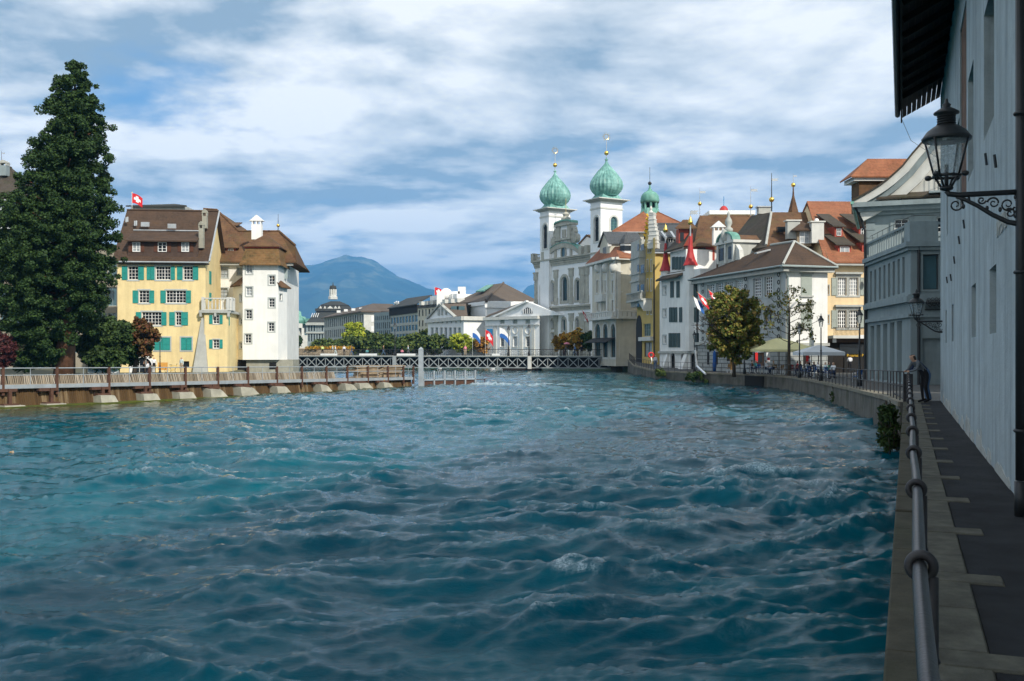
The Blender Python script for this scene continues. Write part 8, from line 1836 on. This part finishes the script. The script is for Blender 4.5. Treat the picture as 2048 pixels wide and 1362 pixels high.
rows_ = [(1496,.0,'blue_cloth'),(1506,.4,'blue_cloth'),(1521,0.,'blue_cloth'),(1533,.5,'wicker'),(1540,0,'blue_cloth'),(1549,.6,'wicker'),(1561,0.,'wicker'),(1571,.4,'wicker'),(1584,0.,'wine_cloth'),(1596,.5,'wine_cloth'),(1606,0.,'blue_cloth'),(1614,.4,'blue_cloth'),(1622,.0,'blue_cloth'),(1634,.5,'blue_cloth'),(1648,.2,'blue_cloth'),(1657,.6,'blue_cloth'),(1458,.3,'wicker'),(1715,.0,'blue_cloth')]
used = set()
def ground_pt(x):
    # a line of seats about 1.6 m inside the quay edge
    for a,b_ in zip(EDGE,EDGE[1:]):
        pa,pb = Vector(a),Vector(b_)
        ka,kb = (1024+pa.x/pa.y*F),(1024+pb.x/pb.y*F)
        if kb <= x < ka: return pa.lerp(pb,(ka-x)/(ka-kb)) if False else None
    return None
def seat_pos(x,back):
    Yq = np.interp(x,[1440,1490,1520,1560,1600,1640,1680,1720],[100.5,98.,96.,93.,87.,80.,74.,66.])+back*1.2
    q = XY(x,float(Yq)); return Vector((q[0],q[1],1.29 if Yq < 90 else 1.262))
near = ['beside the quay lamp right of the chestnut','left end of the front row','under the left edge of the cream parasol','beneath the cream parasol','under the middle of the cream parasol','before the menu board','left of the thin tree','close to the thin tree trunk','right of the thin tree','between thin tree and white parasol','below the white parasol left corner','under the white parasol','below the red banner','in front of the seated group','under the white parasol right side','right end of the terrace','under the chestnut tree','beside the waiter in white']
for k,(x,bk,m_) in enumerate(rows_):
    p = seat_pos(x,bk); lb = f'{cname[m_]} café chair {near[k]}'; rz_ = R(rd.choice((0,180,90,-90))+rd.uniform(-25,25))
    if m_ not in used: o = protos[m_]; o.location = p; o.rotation_euler = (0,0,rz_); o['label'] = lb; o['group'] = 'café chairs'; used.add(m_)
    else: dup(protos[m_],p,rz_,lb,'café chairs')
def table_proto():
    T = thing('café_table',(0,0,0),'x','table'); MB().lathe((0,0,0),[(.36,.71),(.37,.725),(.36,.74)],16).build('tabletop','aluminium',T,True); MB().tube([(0,0,.03),(0,0,.71)],.03,8).build('pedestal','iron',T); MB().lathe((0,0,0),[(.24,0),(.22,.03),(.05,.05)],12).build('foot','iron',T); return T
tp = table_proto()
for k,(x,bk,lb) in enumerate(((1501,.2,'round metal café table at the left end of the terrace'),(1527,.25,'round metal café table under the cream parasol edge'),(1555,.3,'round metal café table left of the thin tree'),(1590,.25,'round metal café table right of the thin tree'),(1618,.2,'round metal café table under the white parasol'),(1643,.3,'round metal café table at the right end of the white parasol'))):
    p = seat_pos(x,bk+.1)
    if k == 0: tp.location = p; tp['label'] = lb; tp['group'] = 'café tables'
    else: dup(tp,p,0,lb,'café tables')
GS = 'guests seated at the café'
for x,bk,rot,top,hair,lb in ((1504,.25,90,'cloth_brown','hair_dark','seated guest with dark hair at the left end of the terrace'),(1511,.6,-60,'cloth_teal','hair_fair','seated guest in teal beside the left terrace table'),(1532,.55,60,'cloth_white','hair_dark','seated guest in white before the menu board'),(1547,.3,-90,'cloth_tan','hair_fair','seated fair haired guest under the cream parasol'),(1595,.3,90,'cloth_red','hair_dark','seated guest in red right of the thin tree'),(1601,.6,-90,'cloth_black','hair_dark','seated guest in black beside the guest in red'),(1614,.3,30,'cloth_white','hair_dark','seated guest in white under the white parasol'),(1628,.2,-60,'cloth_navy','hair_fair','seated fair haired guest under the white parasol'),(1636,.5,90,'cloth_white','hair_grey','seated grey haired guest right of the fair haired one'),(1651,.3,-90,'cloth_pale','hair_grey','seated guest in pale top near the right end'),(1658,.55,60,'cloth_green','hair_dark','seated guest in green at the right end of the terrace'),(1667,.4,-60,'cloth_white','hair_fair','rightmost seated guest in white on the terrace')):
    p = seat_pos(x,bk); person('sit',p,R(rot),lb,top,'cloth_navy',hair,GS)
# parasols
def parasol(px,py_top,py_edge,Yp,wpx,matn,label,gz,sides=4,val=.25):
    c_ = Vector((*XY(px,Yp),0)); r_ = wpx/2*Yp/F; zt_ = EYE+(HZ-py_top)/F*Yp; ze_ = EYE+(HZ-py_edge)/F*Yp
    T = thing('parasol',(c_.x,c_.y,gz),label,'parasol','café parasols'); ph = R(45 if sides == 4 else 22.5); rr2 = r_*(1.25 if sides == 4 else 1.05)
    MB().tube([(c_.x,c_.y,gz),(c_.x,c_.y,zt_-.05)],.045,8).build('pole','wood_brown',T); MB().box(c_.x-.4,c_.x+.4,c_.y-.4,c_.y+.4,gz,gz+.1).build('base','stone_grey',T)
    g = MB(); n_ = sides; K = 5; rows = []
    for k in range(K+1):
        t = k/K; rr_ = rr2*t+.03; zz_ = zt_-(zt_-ze_)*(t**1.12)
        rows.append([c_+Vector((math.cos(ph+2*math.pi*i/n_)*rr_,math.sin(ph+2*math.pi*i/n_)*rr_*.9,zz_)) for i in range(n_)])
    # sagging panels between the ribs
    M2 = 6; ring_ = []
    for k in range(K+1):
        row = []
        for i in range(n_):
            a,b_ = rows[k][i],rows[k][(i+1)%n_]
            for j in range(M2): s2 = j/M2; p = a.lerp(b_,s2); p = p-Vector((0,0,.14*math.sin(math.pi*s2)*(k/K)*(1-k/K)*2)); row.append(p)
        ring_.append(row)
    nn2 = n_*M2; vs = [p for row in ring_ for p in row]+[p-Vector((0,0,val)) for p in ring_[-1]]
    fs = [(k*nn2+i,k*nn2+(i+1)%nn2,(k+1)*nn2+(i+1)%nn2,(k+1)*nn2+i) for k in range(K+1) for i in range(nn2)]
    g.add(vs,fs); g.build('canopy',matn,T)
    for i in range(n_): MB().tube([Vector((c_.x,c_.y,zt_-.08)),rows[K][i]-Vector((0,0,.03))],.015,4).build('rib','wood_brown',T)
    return T
parasol(1558,675,699,91.5,140,'canvas_cream','wide cream parasol over the left half of the café terrace',1.26,4,.2)
parasol(1637,690,704,83.,92,'canvas_white','white square parasol over the right half of the café terrace',1.28,4,.28)
c_ = Vector((*XY(1623,92.),1.26)); T = thing('parasol',c_,'closed grey parasol standing behind the white one','parasol','café parasols'); MB().tube([c_,c_+Vector((0,0,4.4))],.035,6).build('pole','iron',T); MB().lathe(c_,[(.06,1.9),(.24,2.2),(.20,3.2),(.1,4.0),(.02,4.4)],10).build('folded_canopy','canvas_white',T,True)
# banners and boards at the café
def board(px0,py0,px1,py1,Yb,matn,name,label,cat,gz=None):
    a,b_ = P(px0,py0,Yb),P(px1,py1,Yb); g = MB(); g.box(a.x,b_.x,Yb,Yb+.06,b_.z,a.z); return tag(g.build(name,matn),label,cat)
for px,Yb,lb in ((1512.5,98.6,'narrow red banner left of the menu board'),(1614,94.5,'narrow red banner under the white parasol')):
    T = thing('banner',(*XY(px,Yb),1.26),lb,'banner','red café banners'); a = P(px-2,703,Yb); MB().box(a.x,a.x+.26,Yb,Yb+.03,1.75,3.3).build('cloth','sign_red',T); MB().tube([(a.x+.13,Yb+.05,1.26),(a.x+.13,Yb+.05,3.35)],.02,5).build('pole','iron',T); text3d('Café',(a.x+.04,Yb-.012,2.4),(1,0,0),.11,'sign_white','letters',T,.004)
T = thing('sign_board',(*XY(1536.5,98.2),1.26),'white upright board with red print beside the menu door','sign'); a = P(1533,703,98.2); MB().box(a.x,a.x+.38,98.2,98.25,1.4,3.3).build('board','sign_white',T); MB().box(a.x+.06,a.x+.32,98.185,98.199,2.55,2.8).build('print','sign_red',T); MB().box(a.x+.06,a.x+.32,98.185,98.199,1.85,1.98).build('print','sign_red',T)
T = thing('folded_parasol',(*XY(1429,106.),1.25),'deep blue folded banner left of the chestnut trunk','banner'); a = P(1427,703,106.); MB().lathe(Vector((*XY(1429,106.),0)),[(.16,1.3),(.2,2.0),(.17,3.2),(.05,3.5)],8).build('cloth','blue_cloth',T,True)
T = thing('stacked_chairs',(*XY(1468,98.),1.26),'tall stack of wicker chairs under the chestnut tree','chair stack')
for k in range(7):
    q = Vector((*XY(1466,98.),1.26+.35+k*.16)); MB().box(q.x-.25,q.x+.25,q.y-.2+k*.02,q.y+.2+k*.02,q.z,q.z+.05).build('stacked_seat','wicker',T); MB().hexa([q+Vector((-.24,.2+k*.02,.04)),q+Vector((.24,.2+k*.02,.04)),q+Vector((.24,.23+k*.02,.04)),q+Vector((-.24,.23+k*.02,.04)),q+Vector((-.22,.28+k*.02,.5)),q+Vector((.22,.28+k*.02,.5)),q+Vector((.22,.31+k*.02,.5)),q+Vector((-.22,.31+k*.02,.5))]).build('stacked_back','wicker',T)
for sx_ in (-.23,.23):
    q = Vector((*XY(1466,98.),1.26)); MB().tube([q+Vector((sx_,-.2,0)),q+Vector((sx_,-.18,.4))],.015,5).build('leg','aluminium',T); MB().tube([q+Vector((sx_,.25,0)),q+Vector((sx_,.2,.4))],.015,5).build('leg','aluminium',T)
tag(MB().tube([P(1390,700,103.5),P(1394,732,103.5),P(1411,748,101.2)],.11,8).build('silver_pipe','aluminium'),'bent silver pipe running down to the quay edge','pipe')
# ================================================================ flags
def flag(p0,pd,pl,w_,h_,kind,label,group,wave=1.,droop=.25,fd=None):
    """p0 foot of the pole, pd pole direction, pl pole length"""
    p0 = Vector(p0); pd = Vector(pd).normalized(); T = thing('flag',p0,label,'flag',group); MB().tube([p0,p0+pd*pl],[.03,.02],6).build('pole','white_paint',T)
    MB().ball(p0+pd*pl,.05,8,6).build('pole_knob','gold',T)
    fd = Vector(fd or (1,.1,0)).normalized(); top = p0+pd*(pl-.08); n = 16; nrm = fd.cross(pd).normalized(); g = MB(); vs = []
    for j in range(n+1):
        for i in range(n+1):
            s,t = i/n,j/n; q = top-pd*h_*t+fd*w_*s+Vector((0,0,-droop*w_*s*s))+nrm*.09*wave*w_*math.sin(5*s+2.*t)*s; vs.append(q)
    o = len(g.v); g.v += vs
    for j in range(n):
        for i in range(n):
            u_,v_ = (i+.5)/n,(j+.5)/n; m_ = 0
            if kind == 'swiss': m_ = 1 if ((abs(u_-.5) < .10 and abs(v_-.5) < .31) or (abs(v_-.5) < .10 and abs(u_-.5) < .31)) else 0
            if kind == 'bluewhite': m_ = 1 if v_ < .5 else 0
            if kind == 'diag': m_ = 1 if v_ < .5+.25*(.5-u_) else 0
            g.f.append([o+j*(n+1)+i,o+j*(n+1)+i+1,o+(j+1)*(n+1)+i+1,o+(j+1)*(n+1)+i]); g.m.append(m_)
    g.mi = 1
    g.build('cloth',['flag_red','flag_white'] if kind in ('swiss','red') else ['flag_blue','flag_white'],T,True)
    return T
GF = 'flags over the river'
fp = Face.two((21.2,115.),(26.4,97.))
for (x,y),kd,lb,fd in ((cp(112,480),'swiss','red flag with white cross, left of two beside the chestnut tree',(.38,-.05,-.92)),(cp(232,448),'swiss','red flag with white cross partly behind the chestnut tree',(.38,-.05,-.92)),(cp(62,525),'bluewhite','blue and white flag left of the red ones at the palace',(.30,-.05,-.95))):
    Yf = 103.; top = P(x-5,y,Yf); foot_ = top+Vector((2.4,1.4,-1.6)); d_ = top-foot_
    flag(foot_,d_,d_.length,1.15,1.2,kd,lb,GF,.6,.1,fd)
for (x,y),Yf,kd,lb,w_ in ((c6(562,722),158,'swiss','small red flag at the left end of the hotel balcony',1.4),(c6(1090,712),149,'swiss','red flag hanging at the ochre house passage',1.8),(c6(1060,722),149,'bluewhite','blue and white flag left of the red one at the passage',1.6),(c6(880,708),149.5,'bluewhite','small pale flag in the middle of the hotel balcony',1.2)):
    top = P(x,y,Yf); foot_ = top+Vector((1.2,1.6,-1.3)); d_ = top-foot_; flag(foot_,d_,d_.length,w_,w_*.85,kd,lb,GF,.8,.15,(.34,-.05,-.94))
p = P(264,415,114.); flag((p.x,p.y,p.z-.6),(0,0,1),P(264,385,114.).z-p.z+.6,1.15,1.1,'swiss','small red flag on the yellow house ridge','roof flags',1.,.5)
p = P(869.5,592,268.); flag((p.x,p.y,p.z-1),(0,0,1),3.4,2.2,2.0,'swiss','red flag on the hotel roof garden behind the theatre','roof flags',1.,.4)
for (x,y0),kd,lb in ((c4(608,755),'bluewhite','drooping blue and white flag left of the theatre banner'),(c4(733,775),'swiss','drooping red flag before the blue theatre banner'),(c4(872,752),'diag','large blue and white flag in front of the theatre windows')):
    Yf = 218.; q = Vector((*XY(x,Yf),FZ)); top = EYE+(HZ-y0)/F*Yf; flag(q,(0,0,1),top-FZ,1.7 if kd != 'diag' else 2.2,2.1,kd,lb,'flags before the theatre',1.,.9)
# ================================================================ left bank clutter
T = thing('banner_board',(*XY(205,95.2),LZ),'white fence banner with blue and green lettering on the left bank','banner'); a,b_ = P(175,735,95.2),P(238,745,95.2)
MB().box(a.x,b_.x,95.2,95.24,b_.z-.05,a.z+.15).build('board','sign_white',T); text3d('n Mad Mir',(a.x+.1,95.19,b_.z+.1),(1,0,0),.42,'sign_blue','letters',T,.004); text3d('Rinder',(a.x+1.85,95.19,b_.z+.1),(1,0,0),.42,'sign_green','letters',T,.004)
for xx in (a.x,(a.x+b_.x)/2,b_.x): MB().box(xx-.04,xx+.04,95.26,95.34,LZ,a.z+.2).build('stake','wood_brown',T)
T = thing('bicycle',(*XY(346,104.),LZ),'bicycle parked in front of the yellow house wall','bicycle'); q = Vector((*XY(346,104.),LZ))
for dx in (-.52,.52): MB().torus(q+Vector((dx,0,.34)),(0,1,0),.32,.022,20,6).build('wheel','black',T,True)
for k,(p0,p1) in enumerate((((-.52,.34),(-.2,.82)),((-.2,.82),(.4,.86)),((.4,.86),(.52,.34)),((-.52,.34),(0,.32)),((0,.32),(-.2,.82)),((0,.32),(.4,.84)))): MB().tube([q+Vector((p0[0],0,p0[1])),q+Vector((p1[0],0,p1[1]))],.02,5).build('frame_tube','letters_yellow',T)
MB().box(q.x-.36,q.x-.1,q.y-.06,q.y+.06,q.z+.88,q.z+.93).build('saddle','black',T); MB().tube([q+Vector((.4,-.25,1.0)),q+Vector((.38,0,1.0)),q+Vector((.4,.25,1.0))],.018,5).build('handlebar','black',T); MB().tube([q+Vector((.4,0,.84)),q+Vector((.38,0,1.0))],.018,5).build('stem','black',T)
T = thing('menu_board',(*XY(325,105.),LZ),'orange wooden board leaning beside the arched door','sign'); a = P(316,725,105.); MB().box(a.x,a.x+1.0,105.,105.06,LZ+.35,LZ+1.15).build('board','orange_board',T); 
for dx in (.1,.9): MB().tube([(a.x+dx,105.1,LZ),(a.x+dx,105.03,LZ+1.1)],.025,5).build('leg','wood_brown',T)
for k,x in enumerate((288,296)):
    q = Vector((*XY(x,103.),LZ)); person('sit',q,R(90 if k == 0 else -90),['seated guest in dark top at the table before the arched door','seated guest in white at the table before the arched door'][k],['cloth_black','cloth_white'][k],'cloth_navy','hair_dark','guests before the arched door')
dup(tp,Vector((*XY(292,102.6),LZ)),0,'round metal table before the arched door of the yellow house','left bank table')
T = thing('awning_roof',(*XY(170,100.),LZ),'grey flat canopy roof half hidden under the big conifer','canopy'); a,b_ = P(150,697,100.),P(200,702,100.); MB().box(a.x,b_.x,99.,102.5,a.z-.1,a.z+.05).build('roof','stone_grey',T)
for xx in (a.x+.1,b_.x-.1):
    for yy_ in (99.1,102.4): MB().tube([(xx,yy_,LZ),(xx,yy_,a.z-.1)],.04,6).build('post','iron',T)
# ================================================================ water birds
def swan(p,rz_,label):
    T = thing('swan',p,label,'swan','swans under the bridge'); p = Vector(p); c_,s_ = math.cos(rz_),math.sin(rz_)
    def W_(x,z): return p+Vector((x*c_,x*s_,z))
    MB().tube([W_(-.5,.22),W_(-.38,.18),W_(-.1,.16),W_(.2,.17),W_(.34,.22)],[.03,.14,.22,.19,.09],10).build('body','swan',T,True); MB().tube([W_(.28,.22),W_(.42,.42),W_(.36,.62),W_(.42,.76),W_(.52,.74)],[.09,.055,.045,.055,.04],8).build('neck','swan',T,True); MB().tube([W_(.54,.74),W_(.64,.71)],[.03,.01],6).build('bill','letters_yellow',T)
for k,(x,y,rz_,lb) in enumerate(((879,738,2.6,'white swan on the water behind the low barrier'),(986,740,.3,'white swan left of the timber bridge pier'),(1009,740,3.0,'left of two white swans just before the timber pier'),(1015,741,.5,'right of two white swans just before the timber pier'),(1067,740,3.4,'white swan right of the timber bridge pier'))):
    Ysw = 171+k*1.3; q = XY(x,Ysw); swan((q[0],q[1],.36),rz_,lb)
q = Vector((*XY(37,31.2),.05)); T = thing('duck',q,'small brown duck floating in the left foreground water','duck')
MB().tube([q+Vector((.26,0,.10)),q+Vector((.18,0,.06)),q+Vector((0,0,.05)),q+Vector((-.12,0,.06)),q+Vector((-.17,0,.09))],[.015,.06,.095,.085,.03],10).build('body','duck',T,True); MB().tube([q+Vector((-.13,0,.09)),q+Vector((-.17,0,.17)),q+Vector((-.19,0,.22)),q+Vector((-.22,0,.22))],[.045,.035,.05,.03],8).build('head','wood_weather',T,True); MB().tube([q+Vector((-.23,0,.215)),q+Vector((-.29,0,.205))],[.02,.008],6).build('bill','orange_board',T)
# ================================================================ the air between here and the mountain
m = bpy.data.materials.new('haze'); m.use_nodes = True; nt = m.node_tree; MAT['haze'] = m
nt.nodes.remove(nt.nodes['Principled BSDF'])
pv = N('ShaderNodeVolumePrincipled'); pv.inputs['Color'].default_value = (.14,.48,1.0,1); pv.inputs['Density'].default_value = 1.25e-4; pv.inputs['Anisotropy'].default_value = 0.0
L(pv.outputs[0], nt.nodes['Material Output'].inputs['Volume'])
g = MB(); g.box(-14200, 14200, -450, 13700, -4.2, 1120); tag(g.build('haze', 'haze'), kind='stuff')
